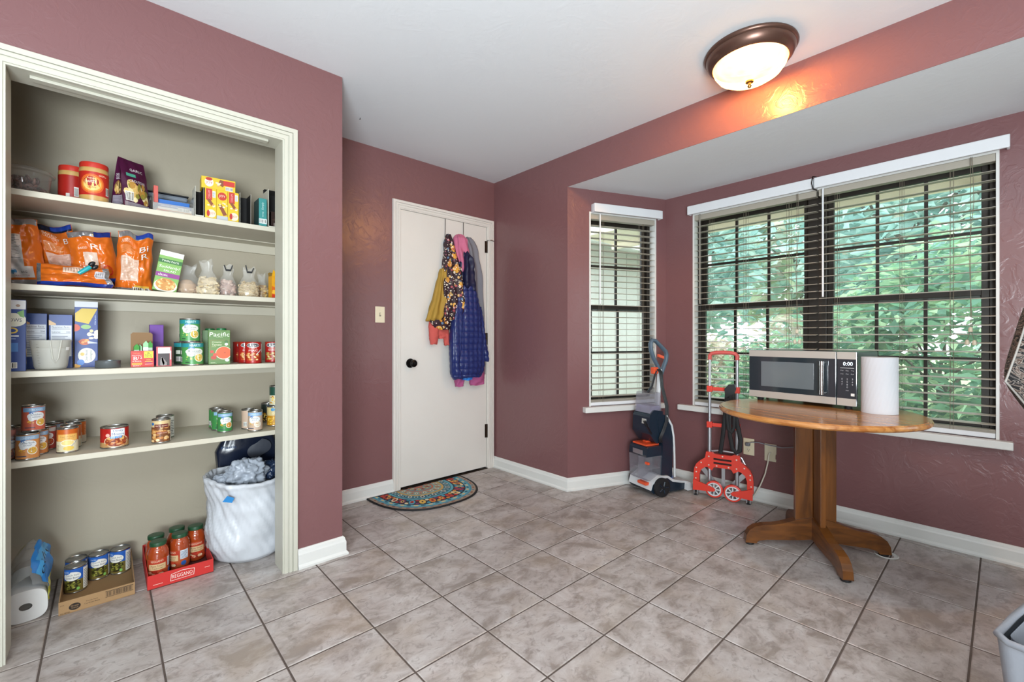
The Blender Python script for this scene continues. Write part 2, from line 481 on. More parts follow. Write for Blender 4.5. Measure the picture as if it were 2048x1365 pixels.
# ------------------------------------------------------------------ walls and ceilings
w = B()
w.box(RX, -0.268, YP, YP + 0.12, 0, HC); w.box(0.627, 0.894, YP, YP + 0.12, 0, HC); w.box(-0.268, 0.627, YP, YP + 0.12, 2.046, HC)
w.box(0.774, 0.894, YP + 0.12, YD, 0, HC)
struct(w.build('wall_pantry', M_WALL))
w = B(); w.box(-0.80, 0.774, PBY, PBY + 0.04, 0, HC); struct(w.build('wall_pantry_back', M_PANTRY))
w = B(); w.box(0.762, 0.7738, YP + 0.1205, PBY, 0, HC); struct(w.build('wall_pantry_right', M_PANTRY))
w = B(); w.box(-0.84, -0.80, YP + 0.1205, PBY + 0.04, 0, HC); struct(w.build('wall_pantry_left', M_PANTRY))
w = B(); w.box(-0.80, 0.762, YP + 0.1205, YP + 0.1235, 2.046, HC); w.box(-0.80, -0.27, YP + 0.1205, YP + 0.1235, 0, 2.046); w.box(0.63, 0.762, YP + 0.1205, YP + 0.1235, 0, 2.046)
struct(w.build('wall_pantry_front', M_PANTRY))
w = B(); w.box(0.774, 1.560, YD, YD + 0.12, 0, HC); w.box(2.412, XD + 0.12, YD, YD + 0.12, 0, HC); w.box(1.560, 2.412, YD, YD + 0.12, 2.072, HC)
struct(w.build('wall_door', M_WALL))
w = B(); w.box(XD, XD + 0.12, 2.125, YD, 0, HC); struct(w.build('wall_right', M_WALL))
w = B(); w.box(XD, XD + 0.12, CD[1], 2.125, HB, HC); struct(w.build('wall_header', M_WALL))
w = B(); w.box(XD, XD + 0.12, RY, CD[1], 0, HC); struct(w.build('wall_right_near', M_WALL))
w = B(); w.box(RX - 0.1, XD + 0.12, RY - 0.1, RY, 0, HC); struct(w.build('wall_back', M_KITCHEN))
w = B(); w.box(RX - 0.1, RX, RY, YP + 0.12, 0, HC); struct(w.build('wall_left', M_KITCHEN))
w = B(); w.box(RX - 0.1, XD + 0.12, RY - 0.1, YD + 0.12, HC, HC + 0.08); struct(w.build('ceiling', M_CEIL))
w = B(); w.prism([(XD + 0.0, CD[1]), (XW + 0.12, CC[1]), (XW + 0.12, CB[1]), (XD + 0.0, CA[1])], HB, HB + 0.05, axis='z'); w.v = [(x if x > XD + 0.01 else XD + 0.1201, y, z) if z > HB else (x if x > XD + 0.01 else XD + 0.0008, y, z - 0.0008) for x, y, z in w.v]
struct(w.build('ceiling_bay', M_CEIL))

WT = 0.13   # outer wall thickness
def wall_frame(name, P, Q, s0, s1, z0, z1, hmax=HB):
    """Outer wall from P to Q (room on the right when walking P to Q) with one window opening; local x along the wall, local y outward."""
    d = Vector((Q[0] - P[0], Q[1] - P[1], 0)); Lg = d.length
    e = bpy.data.objects.new(name, None)
    b = B(); ov = 0.0
    b.box(-ov, s0, 0, WT, 0, hmax); b.box(s1, Lg + ov, 0, WT, 0, hmax); b.box(s0, s1, 0, WT, 0, z0); b.box(s0, s1, 0, WT, z1, hmax)
    o = b.build(name, M_WALL); o.location = (P[0], P[1], 0); o.rotation_euler = (0, 0, math.atan2(d.y, d.x))
    struct(o)
    return o
# walking CA -> CB -> CC -> CD keeps the outdoors on the left: local +y points outdoors
W1S0, W1S1 = 0.178, 0.775
WZ0, WZ1 = 0.600, 2.040
wall_frame('wall_bay_left', CA, CB, W1S0, W1S1, WZ0, WZ1)
W2S0, W2S1 = 1.80 - 1.580, 1.80 - 0.015
wall_frame('wall_window', CB, CC, W2S0, W2S1, WZ0, WZ1)
LB = math.hypot(CB[0] - CA[0], CB[1] - CA[1])
wall_frame('wall_bay_right', CC, CD, LB - W1S1, LB - W1S0, WZ0, WZ1)

# ------------------------------------------------------------------ baseboards swept along the walls
def sweep(path, prof):
    """prof (offset into the room, z); room on the right of the walking direction; mitred corners."""
    b = B(); P = [Vector((x, y)) for x, y in path]; n = len(P); k = len(prof); v = []
    for i in range(n):
        d0 = (P[i] - P[i - 1]).normalized() if i > 0 else None
        d1 = (P[i + 1] - P[i]).normalized() if i < n - 1 else None
        n0 = Vector((d0.y, -d0.x)) if d0 is not None else None; n1 = Vector((d1.y, -d1.x)) if d1 is not None else None
        if n0 is None: q = n1
        elif n1 is None: q = n0
        else: q = (n0 + n1) / (1 + n0.dot(n1))
        for o, z in prof: v.append((P[i].x + q.x * o, P[i].y + q.y * o, z))
    f = []
    for i in range(n - 1):
        for j in range(k - 1): f.append((i * k + j, i * k + j + 1, (i + 1) * k + j + 1, (i + 1) * k + j))
    b.add(v, f); b.add(v, [tuple(range(k))[::-1], tuple(range((n - 1) * k, n * k))])
    return b
BASE = [(0.0, 0.0), (0.024, 0.0), (0.0245, 0.010), (0.019, 0.017), (0.0155, 0.020), (0.0155, 0.066), (0.012, 0.074), (0.010, 0.085), (0.004, 0.092), (0.0, 0.092)]
struct(sweep([(0.6775, YP), (0.894, YP), (0.894, YD), (1.5225, YD)], BASE).build('baseboard_pantry', M_TRIM))
struct(sweep([(XD, YD - 0.001), CA, CB, CC, CD, (XD, RY)], BASE).build('baseboard_bay', M_TRIM))
struct(sweep([(RX, YP), (-0.33, YP)], BASE).build('baseboard_left', M_TRIM))

# ------------------------------------------------------------------ pantry opening trim
def casing(name, x0, x1, zt, wdt, yf, m, th=0.018, lo=0.0, left=True, right=True):
    """Three-sided door casing: fluted legs and head with mitred corners; (x0, x1) is the clear opening."""
    b = B()
    steps = ((0.0, 1.0, 0.010), (0.10, 0.34, 0.0145), (0.42, 0.62, 0.016), (0.68, 0.97, th))
    for a, c, t in steps:
        i0, i1 = wdt * a, wdt * c
        for sx, on, xo in ((-1, left, x0), (1, right, x1)):
            if on: b.prism([(xo + sx * i0, lo), (xo + sx * i1, lo), (xo + sx * i1, zt + i1), (xo + sx * i0, zt + i0)], yf - t, yf, m)
        b.prism([(x0 - i0, zt + i0), (x1 + i0, zt + i0), (x1 + i1, zt + i1), (x0 - i1, zt + i1)], yf - t, yf, m)
    return struct(b.build(name))
casing('trim_1', -0.252, 0.6105, 2.031, 0.066, YP, M_CREAM)
j = B()
j.box(-0.268, -0.2535, YP - 0.004, YP + 0.124, 0, 2.046); j.box(0.612, 0.627, YP - 0.004, YP + 0.124, 0, 2.046); j.box(-0.2535, 0.612, YP - 0.004, YP + 0.124, 2.0325, 2.046)
struct(j.build('trim_2', M_CREAM))
t2 = B(); t2.box(-0.2, 0.56, YP + 0.03, YP + 0.062, 2.022, 2.0325); struct(t2.build('trim_3', M_CREAM, bevel=0.001))

# ------------------------------------------------------------------ pantry shelves
SH = {1: 1.669, 2: 1.311, 3: 0.978, 4: 0.636}
M_SHELF = mat('cream_shelf_paint', '#cac3b1', 0.45, bump=0.05, bscale=40, var=0.04, vscale=6)
for k, lab in ((1, 'topmost cream pantry shelf holding peanut butter jars'), (2, 'cream pantry shelf holding orange snack bags'), (3, 'cream pantry shelf holding blue pasta boxes'), (4, 'lowest cream pantry shelf holding scattered soup cans')):
    z = SH[k]
    e = thing('pantry_shelf', lab, 'shelf', (0, 0, z))
    b = B(); b.box(-0.798, 0.760, 2.500, 2.794, -0.0235, 0); b.build('board', M_SHELF, e, bevel=0.002)
    b = B(); b.box(-0.798, 0.760, 2.7945, PBY - 0.001, -0.0275, -0.0004); b.build('board', M_SHELF, e, bevel=0.001)
    b = B(); b.box(-0.798, 0.760, PBY - 0.019, PBY - 0.001, -0.074, -0.0277); b.build('ledger', M_SHELF, e, bevel=0.001)
    b = B(); b.box(0.743, 0.7608, 2.53, PBY - 0.02, -0.074, -0.0277); b.build('ledger', M_SHELF, e, bevel=0.001)

# ------------------------------------------------------------------ white door with casing, knob and hinges
casing('trim_4', 1.5815, 2.3975, 2.046, 0.062, YD, M_DOOR)
j = B(); j.box(1.560, 1.578, YD - 0.004, YD + 0.12, 0, 2.072); j.box(2.3935, 2.412, YD - 0.004, YD + 0.12, 0, 2.072); j.box(1.578, 2.3935, YD - 0.004, YD + 0.12, 2.050, 2.072)
j.box(1.55, 2.42, YD + 0.10, YD + 0.125, 0, 2.08, M_DARKGAP); j.mats = [M_DOOR, M_DARKGAP]; j.m = [0 if q < 18 else 1 for q in range(len(j.f))]
struct(j.build('trim_5'))
M_BLACKMETAL = mat('oil_rubbed_black_metal', '#1d1a19', 0.3, 0.85)
M_BRONZE = mat('aged_bronze_metal', '#3a2c22', 0.38, 0.8)
d = B(); d.box(1.5815, 2.3900, YD + 0.004, YD + 0.042, 0.014, 2.0465)
door = struct(d.build('door_1', M_DOOR, bevel=0.0015), 'off-white flush door with coats hanging on it', 'door')
k = B(); Mk = Matrix.Translation((1.667, YD + 0.004, 0.9195)) @ Matrix.Rotation(PI / 2, 4, 'X')
k.lathe([(0.0, 0.0), (0.034, 0.0), (0.035, 0.004), (0.030, 0.010), (0.015, 0.013), (0.012, 0.018), (0.012, 0.030), (0.020, 0.036), (0.0265, 0.046), (0.0275, 0.054), (0.024, 0.062), (0.014, 0.067), (0.0, 0.068)], M_BLACKMETAL, 28, Mk, cap0=False, cap1=False)
k.lathe([(0.009, 0.066), (0.009, 0.071), (0.0, 0.0715)], M_BLACKMETAL, 16, Mk)
k.build('knob', None, door)
k = B(); k.box(1.5785, 1.5812, YD - 0.003, YD + 0.012, 0.89, 0.95); k.build('latch_plate', M_BLACKMETAL, door)
for z0, z1 in ((1.83, 1.93), (0.262, 0.375), (1.05, 1.15)):
    k = B(); k.rod((2.3915, YD - 0.0005, z0), (2.3915, YD - 0.0005, z1), 0.0055, M_BRONZE); k.box(2.374, 2.3905, YD + 0.0005, YD + 0.0035, z0, z1, M_BRONZE); k.box(2.3925, 2.402, YD - 0.006, YD - 0.0035, z0, z1, M_BRONZE)
    if z0 > 1.5:
        k.tube([(2.3915, YD - 0.004, z1 + 0.004), (2.40, YD - 0.024, z1 + 0.006), (2.425, YD - 0.030, z1 + 0.006), (2.450, YD - 0.026, z1 + 0.004)], 0.004, mat('satin_steel', '#b5b2ab', 0.3, 0.9))
    k.build('hinge', None, door)
d = B(); d.box(1.578, 2.3935, YD - 0.012, YD + 0.06, -0.001, 0.006); struct(d.build('trim_6', M_BRONZE))

# light switch
sw = thing('light_switch', 'cream toggle switch plate on maroon wall beside the white door', 'switch', (1.4253, YD, 1.271))
M_IVORY = mat('ivory_plastic', '#e0d3b6', 0.35)
b = B(); b.box(-0.0358, 0.0358, -0.006, 0, -0.057, 0.057); b.build('plate', M_IVORY, sw, bevel=0.003)
b = B(); b.box(-0.006, 0.006, -0.0064, -0.0058, -0.013, 0.013, mat('switch_slot', '#8b8272', 0.6)); b.box(-0.0045, 0.0045, -0.017, -0.006, -0.002, 0.009, M_IVORY); b.build('toggle', None, sw)
for z in (-0.03, 0.03):
    b = B(); b.lathe([(0.0035, 0.006), (0.003, 0.0072)], M_IVORY, 10, Matrix.Translation((0, 0, z)) @ Matrix.Rotation(PI / 2, 4, 'X')); b.build('screw', None, sw)
# ------------------------------------------------------------------ windows
M_FRAME = mat('dark_bronze_aluminium', '#2c2620', 0.45, 0.3)
M_GLASS = clear_mat('window_glass', '#f4faf8', 0.015, 0.02, '#e2efec', 0.10)  # milky haze in the panes stands in for window glare
M_BLINDWHITE = mat('white_blind_vinyl', '#dfe1e4', 0.4)
M_SLAT = mat('ivory_blind_slat', '#a8a194', 0.45)
M_CORD = mat('beige_cord', '#7d7364', 0.8)
def at_wall(o, P, Q): o.location = (P[0], P[1], 0); o.rotation_euler = (0, 0, math.atan2(Q[1] - P[1], Q[0] - P[0]))
def bars(b, s0, s1, z0, z1, wd, y0, y1, m):
    """A rectangular ring of bars."""
    b.box(s0, s0 + wd, y0, y1, z0, z1, m); b.box(s1 - wd, s1, y0, y1, z0, z1, m); b.box(s0 + wd, s1 - wd, y0, y1, z0, z0 + wd, m); b.box(s0 + wd, s1 - wd, y0, y1, z1 - wd, z1, m)
def window(n, P, Q, s0, s1, units, cols, label):
    e = bpy.data.objects.new('window_%d' % n, None); COL.objects.link(e); at_wall(e, P, Q)
    struct(e, label, 'window')
    z0, z1 = WZ0, WZ1
    b = B(); b.box(s0, s0 + 0.012, -0.003, 0.062, z0, z1); b.box(s1 - 0.012, s1, -0.003, 0.062, z0, z1); b.box(s0 + 0.012, s1 - 0.012, -0.003, 0.062, z1 - 0.012, z1)
    b.build('jamb_liner', M_TRIM, e)
    b = B(); bars(b, s0 + 0.0005, s1 - 0.0005, z0 + 0.0005, z1 - 0.0005, 0.034, 0.0625, 0.125, M_FRAME); b.build('frame', None, e, bevel=0.002)
    a0, a1 = s0 + 0.034, s1 - 0.034
    mw = 0.10
    spans = [(a0, a1)] if units == 1 else [(a0, (a0 + a1 - mw) / 2), ((a0 + a1 + mw) / 2, a1)]
    if units == 2:
        b = B(); b.box(spans[0][1], spans[1][0], 0.060, 0.128, z0 + 0.034, z1 - 0.034); b.build('mullion', M_FRAME, e, bevel=0.003)
    zm = 1.335
    for u0, u1 in spans:
        for (q0, q1, yc) in ((zm - 0.022, z1 - 0.0345, 0.108), (z0 + 0.0345, zm + 0.022, 0.082)):
            sb = B(); bars(sb, u0 + 0.0005, u1 - 0.0005, q0, q1, 0.030, yc - 0.012, yc + 0.012, M_FRAME)
            sash = sb.build('sash', None, e, bevel=0.0015)
            g0, g1, h0, h1 = u0 + 0.0305, u1 - 0.0305, q0 + 0.030, q1 - 0.030
            mz = 0.016
            for i in range(1, cols):
                xc = g0 + (g1 - g0) * i / cols; mb = B(); mb.box(xc - mz / 2, xc + mz / 2, yc - 0.008, yc + 0.008, h0, h1); mb.build('muntin', M_FRAME, sash)
            zc = (h0 + h1) / 2
            for i in range(cols):
                xa = g0 + (g1 - g0) * i / cols + (mz / 2 if i else 0); xb = g0 + (g1 - g0) * (i + 1) / cols - (mz / 2 if i < cols - 1 else 0)
                mb = B(); mb.box(xa, xb, yc - 0.008, yc + 0.008, zc - mz / 2, zc + mz / 2); mb.build('muntin', M_FRAME, sash)
                for r0, r1 in ((h0, zc - mz / 2), (zc + mz / 2, h1)):
                    pb = B(); pb.add([(xa, yc, r0), (xb, yc, r0), (xb, yc, r1), (xa, yc, r1)], [(0, 1, 2, 3)]); pb.build('pane', M_GLASS, sash)
    return e
window(1, CA, CB, W1S0, W1S1, 1, 2, 'narrow angled bay window with dark frame and white siding outside')
window(2, CB, CC, W2S0, W2S1, 2, 3, 'wide double window with dark grilles looking onto green foliage')
window(3, CC, CD, LB - W1S1, LB - W1S0, 1, 2, 'narrow bay window out of view beyond the wide one')
def sill(n, P, Q, s0, s1):
    b = B(); b.box(s0, s1, -0.048, 0.0, 0.560, 0.5995)
    o = b.build('trim_%d' % n, M_TRIM, bevel=0.004); at_wall(o, P, Q); struct(o)
sill(7, CA, CB, W1S0 - 0.055, W1S1 + 0.06); sill(8, CB, CC, W2S0 - 0.10, W2S1 + 0.046); sill(9, CC, CD, LB - W1S1 - 0.06, LB - W1S0 + 0.055)

SLATS = {}
def blind(P, Q, s0, s1, label, ladders, wand_s, wand_m, cord_s, valance, group='window blinds'):
    w = s1 - s0
    e = thing('window_blind', label, 'blind', (0, 0, 0), 0, group); at_wall(e, P, Q)
    b = B(); b.box(valance[0], valance[1], -0.052, -0.036, 2.030, 2.094); b.box(valance[0], valance[0] + 0.012, -0.036, -0.0005, 2.030, 2.094); b.box(valance[1] - 0.012, valance[1], -0.036, -0.0005, 2.030, 2.094)
    b.build('valance', M_BLINDWHITE, e, bevel=0.004)
    b = B(); b.box(s0, s1, 0.002, 0.046, 1.990, 2.027); b.build('headrail', M_SLAT, e)
    key = round(w, 4)
    if key not in SLATS:
        q = B(); n = 6; pts = []
        for i in range(n + 1):
            t = i / n - 0.5; pts.append((t * 0.050, 0.0022 - 0.009 * t * t * 1.2))
        poly = pts + [(p[0], p[1] - 0.0026) for p in reversed(pts)]
        q.prism(poly, 0, w, axis='x')
        SLATS[key] = None; o = q.build('slat', M_SLAT, e); SLATS[key] = o.data
        bpy.data.objects.remove(o)
    z = 0.672; k = 0
    while z < 1.985:
        o = bpy.data.objects.new('slat', SLATS[key]); COL.objects.link(o); o.parent = e
        o.location = (s0, 0.026, z); o.rotation_euler = (0.05 + random.uniform(-0.02, 0.02), 0, 0); z += 0.0455
    for i in range(4):   # slats resting on the bottom rail
        o = bpy.data.objects.new('slat', SLATS[key]); COL.objects.link(o); o.parent = e; o.location = (s0, 0.026, 0.632 + i * 0.0042)
    b = B(); b.box(s0, s1, 0.000, 0.052, 0.6025, 0.6285); b.build('bottom_rail', M_BLINDWHITE, e, bevel=0.004)
    for s in ladders:
        b = B()
        for y in (0.0005, 0.0515):
            for ds in (-0.006, 0.006): b.rod((s + ds, y, 0.628), (s + ds, y, 1.99), 0.0009, M_CORD, 5)
        b.build('ladder_cord', None, e)
    b = B(); b.rod((wand_s, -0.014, 1.36), (wand_s, -0.014, 2.028), 0.0055, wand_m, 8); b.build('wand', None, e)
    if cord_s is not None:
        b = B()
        for ds in (0, 0.006): b.tube([(cord_s + ds, -0.010, 2.03), (cord_s + ds * 2, -0.012, 1.8), (cord_s - ds, -0.013, 1.55), (cord_s + ds, -0.012, 1.15)], 0.0013, M_CORD, 5)
        for ds in (-0.012, 0.014): b.tube([(cord_s, -0.012, 1.15), (cord_s + ds, -0.013, 1.09)], 0.0013, M_CORD, 5)
        b.build('pull_cord', None, e)
        for ds, z in ((0, 1.15), (-0.012, 1.085), (0.014, 1.083)):
            b = B(); b.lathe([(0.003, 0.012), (0.0075, 0.008), (0.0095, -0.012), (0.006, -0.015)], mat('clear_beige_tassel', '#d8cdb6', 0.3), 10, Matrix.Translation((cord_s + ds, -0.013, z))); b.build('tassel', None, e)
    return e
wand_white = mat('white_wand', '#e4e6e8', 0.3); wand_grey = mat('grey_wand', '#8f8a80', 0.35)
blind(CA, CB, W1S0 + 0.013, W1S1 - 0.013, 'narrow horizontal blind on the angled bay window', (W1S0 + 0.12, W1S1 - 0.12), W1S0 + 0.085, wand_white, None, (0.194, 0.80))
mid = 1.80 - 0.785
blind(CB, CC, W2S0 + 0.013, mid - 0.004, 'horizontal blind on the wide window beside the bay corner', (W2S0 + 0.13, W2S0 + 0.37, mid - 0.16), W2S0 + 0.06, wand_grey, mid - 0.105, (W2S0 - 0.02, mid - 0.008))
blind(CB, CC, mid + 0.010, W2S1 - 0.013, 'horizontal blind on the wide window above the paper towel roll', (mid + 0.10, mid + 0.40, W2S1 - 0.17), mid + 0.035, wand_white, W2S1 - 0.10, (mid - 0.004, W2S1 + 0.035))
blind(CC, CD, LB - W1S1 + 0.013, LB - W1S0 - 0.013, 'narrow horizontal blind on the far bay window out of view', (LB - W1S1 + 0.12, LB - W1S0 - 0.12), LB - W1S0 - 0.085, wand_white, None, (LB - 0.80, LB - 0.194))
# dark clip between the two valances
b = B(); b.tube([(mid + 0.006, -0.037, 2.100), (mid - 0.006, -0.062, 2.10), (mid - 0.012, -0.064, 2.06), (mid - 0.004, -0.062, 2.022), (mid + 0.010, -0.037, 2.018)], 0.003, M_BLACKMETAL, 8)
o = b.build('valance_clip'); at_wall(o, CB, CC); tag(o, 'dark curved clip where the two white valances meet', 'clip')

# ------------------------------------------------------------------ outdoors
GZ = -0.35
M_GRASS = mat('dry_green_lawn', '#8d9a6c', 0.95, bump=0.6, bscale=60, var=0.3, vscale=3)
b = B(); b.box(XW + 0.3, 40, -30, 40, GZ - 0.3, GZ); b.box(XD + 0.14, XW + 0.3, 2.35, 40, GZ - 0.3, GZ)
struct(b.build('ground', M_GRASS))
# own eave above the bay windows
M_SOFFIT = mat('cream_soffit', '#e6dcc0', 0.7); M_SIDING = mat('pale_grey_siding', '#d2ccc6', 0.7, var=0.05)
b = B(); b.box(XW + 0.131, XW + 0.62, -1.2, 2.75, 2.085, 2.115); b.box(XW + 0.62, XW + 0.65, -1.2, 2.75, 2.03, 2.20)
struct(b.build('roof_eave', M_SOFFIT))
# wing of the house outside the narrow window
wing = bpy.data.objects.new('wall_wing', None); COL.objects.link(wing); struct(wing)
wing.location = (3.0, 3.95, 0); 
b = B(); b.box(0, 4.2, 0.03, 0.15, GZ, 2.75); b.build('wall_core', M_SIDING, wing)
for i in range(14):
    b = B(); b.box(i * 0.30 + 0.004, i * 0.30 + 0.292, 0.0, 0.03, GZ, 2.7); b.build('siding_board', M_SIDING, wing, bevel=0.003)
b = B(); b.prism([(-0.75, 2.30), (0.03, 2.46), (0.03, 2.50), (-0.75, 2.34)], 0, 4.2, mat('white_soffit', '#e9eaea', 0.7), axis='x'); b.box(0, 4.2, -0.79, -0.75, 2.24, 2.44, mat('white_fascia', '#eeeeee', 0.6)); b.build('eave', None, wing)
b = B(); b.rod((0.95, -0.06, GZ), (0.95, -0.06, 2.3), 0.035, mat('white_downpipe', '#dedfdb', 0.6)); b.build('downpipe', None, wing)

def leaf_mesh(name, centre, rx, ry, rz, n, size, mats_, seed, parent, hollow=0.55):
    rnd = random.Random(seed); b = B()
    for i in range(n):
        while True:
            p = Vector((rnd.uniform(-1, 1), rnd.uniform(-1, 1), rnd.uniform(-1, 1)))
            if hollow < p.length < 1: break
        p *= 0.78 + 0.30 * noise.noise(p * 2.3 + Vector((seed, 0, 0)))
        c = Vector((centre[0] + p.x * rx, centre[1] + p.y * ry, centre[2] + p.z * rz))
        if c.x < XW + 0.42: continue
        s = size * rnd.uniform(0.7, 1.4)
        Mx = Matrix.Translation(c) @ Matrix.Rotation(rnd.uniform(0, 2 * PI), 4, 'Z') @ Matrix.Rotation(rnd.uniform(-0.9, 0.9), 4, 'X') @ Matrix.Rotation(rnd.uniform(-0.5, 0.9), 4, 'Y')
        b.add([(0, 0, 0), (s * 0.5, s * 0.24, 0.06 * s), (s * 1.1, 0, -0.1 * s), (s * 0.5, -s * 0.24, 0.06 * s)], [(0, 1, 2, 3)], rnd.choice(mats_), False, Mx)
    return b.build(name, None, parent)
def leafy(c, name):
    m = mat(name, c, 0.6)
    nt = m.node_tree; pb = nt.nodes['Principled BSDF']
    if not any(n.type == 'BSDF_TRANSLUCENT' for n in nt.nodes):
        tl = nt.nodes.new('ShaderNodeBsdfTranslucent'); tl.inputs[0].default_value = lin(c); mx = nt.nodes.new('ShaderNodeMixShader'); mx.inputs[0].default_value = 0.45
        nt.links.new(pb.outputs[0], mx.inputs[1]); nt.links.new(tl.outputs[0], mx.inputs[2]); nt.links.new(mx.outputs[0], nt.nodes['Material Output'].inputs[0])
    return m
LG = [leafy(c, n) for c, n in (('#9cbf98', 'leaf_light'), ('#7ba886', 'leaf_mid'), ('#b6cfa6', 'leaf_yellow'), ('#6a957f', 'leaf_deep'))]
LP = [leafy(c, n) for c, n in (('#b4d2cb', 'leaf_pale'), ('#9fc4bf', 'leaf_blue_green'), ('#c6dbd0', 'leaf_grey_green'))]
LB_ = [leafy(c, n) for c, n in (('#c9b6a0', 'leaf_brown'), ('#b5c0a0', 'leaf_olive'), ('#d8cdbd', 'leaf_straw'))]
M_BARK = mat('grey_bark', '#6b6156', 0.9, bump=0.6, bscale=30, var=0.2, vscale=8)
def tree(name, label, x, y, rx, rz, zc, n, size, mats_, seed, cat='tree', group=None, trunk=0.08):
    e = thing(name, label, cat, (x, y, GZ), 0, group)
    rnd = random.Random(seed)
    b = B(); b.tube([(0, 0, 0), (0.05, 0.03, zc * 0.4), (-0.03, 0.05, zc * 0.8), (0.02, 0, zc * 1.1)], [trunk, trunk * 0.8, trunk * 0.6, trunk * 0.25], M_BARK, 8)
    for k in range(6):
        a = rnd.uniform(0, 2 * PI); b.tube([(0, 0, zc * rnd.uniform(0.5, 0.9)), (math.cos(a) * rx * 0.4, math.sin(a) * rx * 0.4, zc * 1.05), (math.cos(a) * rx * 0.75, math.sin(a) * rx * 0.75, zc * 1.2)], [trunk * 0.4, trunk * 0.25, trunk * 0.1], M_BARK, 6)
    b.build('trunk', None, e)
    o = leaf_mesh('crown', (x, y, GZ + zc), rx, rx, rz, n, size, mats_, seed, None); o.parent = e; o.matrix_parent_inverse = Matrix.Translation((-x, -y, -GZ))
    return e
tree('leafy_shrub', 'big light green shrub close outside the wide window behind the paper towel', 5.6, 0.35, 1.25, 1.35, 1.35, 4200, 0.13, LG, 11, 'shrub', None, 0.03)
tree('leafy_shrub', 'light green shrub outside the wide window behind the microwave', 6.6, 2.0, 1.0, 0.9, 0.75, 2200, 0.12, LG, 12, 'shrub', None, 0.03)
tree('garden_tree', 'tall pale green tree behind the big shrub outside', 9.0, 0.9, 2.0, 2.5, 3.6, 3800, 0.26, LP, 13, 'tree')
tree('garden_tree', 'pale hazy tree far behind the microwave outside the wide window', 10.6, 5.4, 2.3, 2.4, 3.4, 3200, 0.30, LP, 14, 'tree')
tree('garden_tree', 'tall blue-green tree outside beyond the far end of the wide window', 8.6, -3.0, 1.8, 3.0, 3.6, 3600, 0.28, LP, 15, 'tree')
tree('leafy_shrub', 'brownish undergrowth bush far outside behind the hand truck', 8.2, 3.6, 0.95, 0.9, 0.8, 1700, 0.16, LB_, 16, 'shrub', None, 0.03)
tree('leafy_shrub', 'olive bush in the garden beyond the bay corner', 7.2, 5.2, 1.0, 1.1, 0.9, 1500, 0.17, LB_ + LG[:1], 17, 'shrub', None, 0.03)
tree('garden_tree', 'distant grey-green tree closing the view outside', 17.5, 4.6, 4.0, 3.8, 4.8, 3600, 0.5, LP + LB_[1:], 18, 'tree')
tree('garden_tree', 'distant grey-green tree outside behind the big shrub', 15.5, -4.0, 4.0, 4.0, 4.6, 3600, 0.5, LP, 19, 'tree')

for i, (x, y, r_, lab) in enumerate(((13.0, 9.0, 1.9, 'pinkish brown brush far outside at the bay corner side'), (12.6, 2.9, 1.6, 'pinkish brown brush far outside behind the microwave'), (12.4, -0.9, 1.5, 'grey-green brush far outside behind the big shrub'), (12.8, -6.0, 1.6, 'grey-green brush far outside beyond the right end of the window'))):
    tree('leafy_shrub', lab, x, y, r_, 1.25, 1.15, 1500, 0.26, LB_ + LP[:1] if i < 2 else LP + LB_[1:2], 30 + i, 'shrub', None, 0.03)
# ------------------------------------------------------------------ ceiling lamp
LX, LY = 2.213, 0.795
lamp = thing('ceiling_lamp', 'round bronze flush ceiling lamp with glowing frosted glass bowl', 'lamp', (LX, LY, HC))
M_RIM = mat('brushed_bronze', '#6d5248', 0.32, 0.75, bump=0.03, bscale=80)
b = B(); b.lathe([(0.0, -0.002), (0.193, -0.002), (0.196, -0.010), (0.190, -0.018), (0.186, -0.020), (0.186, -0.028), (0.178, -0.046), (0.165, -0.060), (0.158, -0.064), (0.154, -0.060)], M_RIM, 56, cap0=False, cap1=False, sharp=60); b.build('rim', None, lamp)
gm = bpy.data.materials.new('glowing_frosted_glass'); gm.use_nodes = True; nt = gm.node_tree; pb = nt.nodes['Principled BSDF']
pb.inputs['Base Color'].default_value = lin('#fff3d2'); pb.inputs['Roughness'].default_value = 0.35
geo = nt.nodes.new('ShaderNodeNewGeometry'); nz = nt.nodes.new('ShaderNodeTexNoise'); nz.inputs['Scale'].default_value = 9; nt.links.new(geo.outputs['Position'], nz.inputs['Vector'])
rp = nt.nodes.new('ShaderNodeValToRGB'); rp.color_ramp.elements[0].position = 0.35; rp.color_ramp.elements[0].color = lin('#ffd98a'); rp.color_ramp.elements[1].position = 0.6; rp.color_ramp.elements[1].color = lin('#fff0cf')
nt.links.new(nz.outputs['Fac'], rp.inputs['Fac']); nt.links.new(rp.outputs['Color'], pb.inputs['Emission Color']); pb.inputs['Emission Strength'].default_value = 1.7
trn = nt.nodes.new('ShaderNodeBsdfTransparent'); mxs = nt.nodes.new('ShaderNodeMixShader'); mxs.inputs[0].default_value = 0.65     # frosted glass lets part of the bulb's light through
nt.links.new(trn.outputs[0], mxs.inputs[1]); nt.links.new(pb.outputs[0], mxs.inputs[2]); nt.links.new(mxs.outputs[0], nt.nodes['Material Output'].inputs[0])
b = B(); b.lathe([(0.156, -0.060), (0.150, -0.082), (0.132, -0.108), (0.100, -0.128), (0.055, -0.139), (0.0, -0.142)], gm, 48, cap0=False, cap1=False); b.build('glass_bowl', None, lamp)
b = B(); b.lathe([(0.0, -0.141), (0.018, -0.141), (0.017, -0.147), (0.007, -0.150), (0.006, -0.158), (0.0095, -0.163), (0.006, -0.171), (0.0, -0.173)], mat('antique_brass', '#9a7440', 0.3, 0.8), 20, cap0=False, cap1=False); b.build('finial', None, lamp)
pl = bpy.data.lights.new('ceiling_lamp_bulb', 'POINT'); pl.energy = 52; pl.color = (1.0, 0.43, 0.09); pl.shadow_soft_size = 0.045
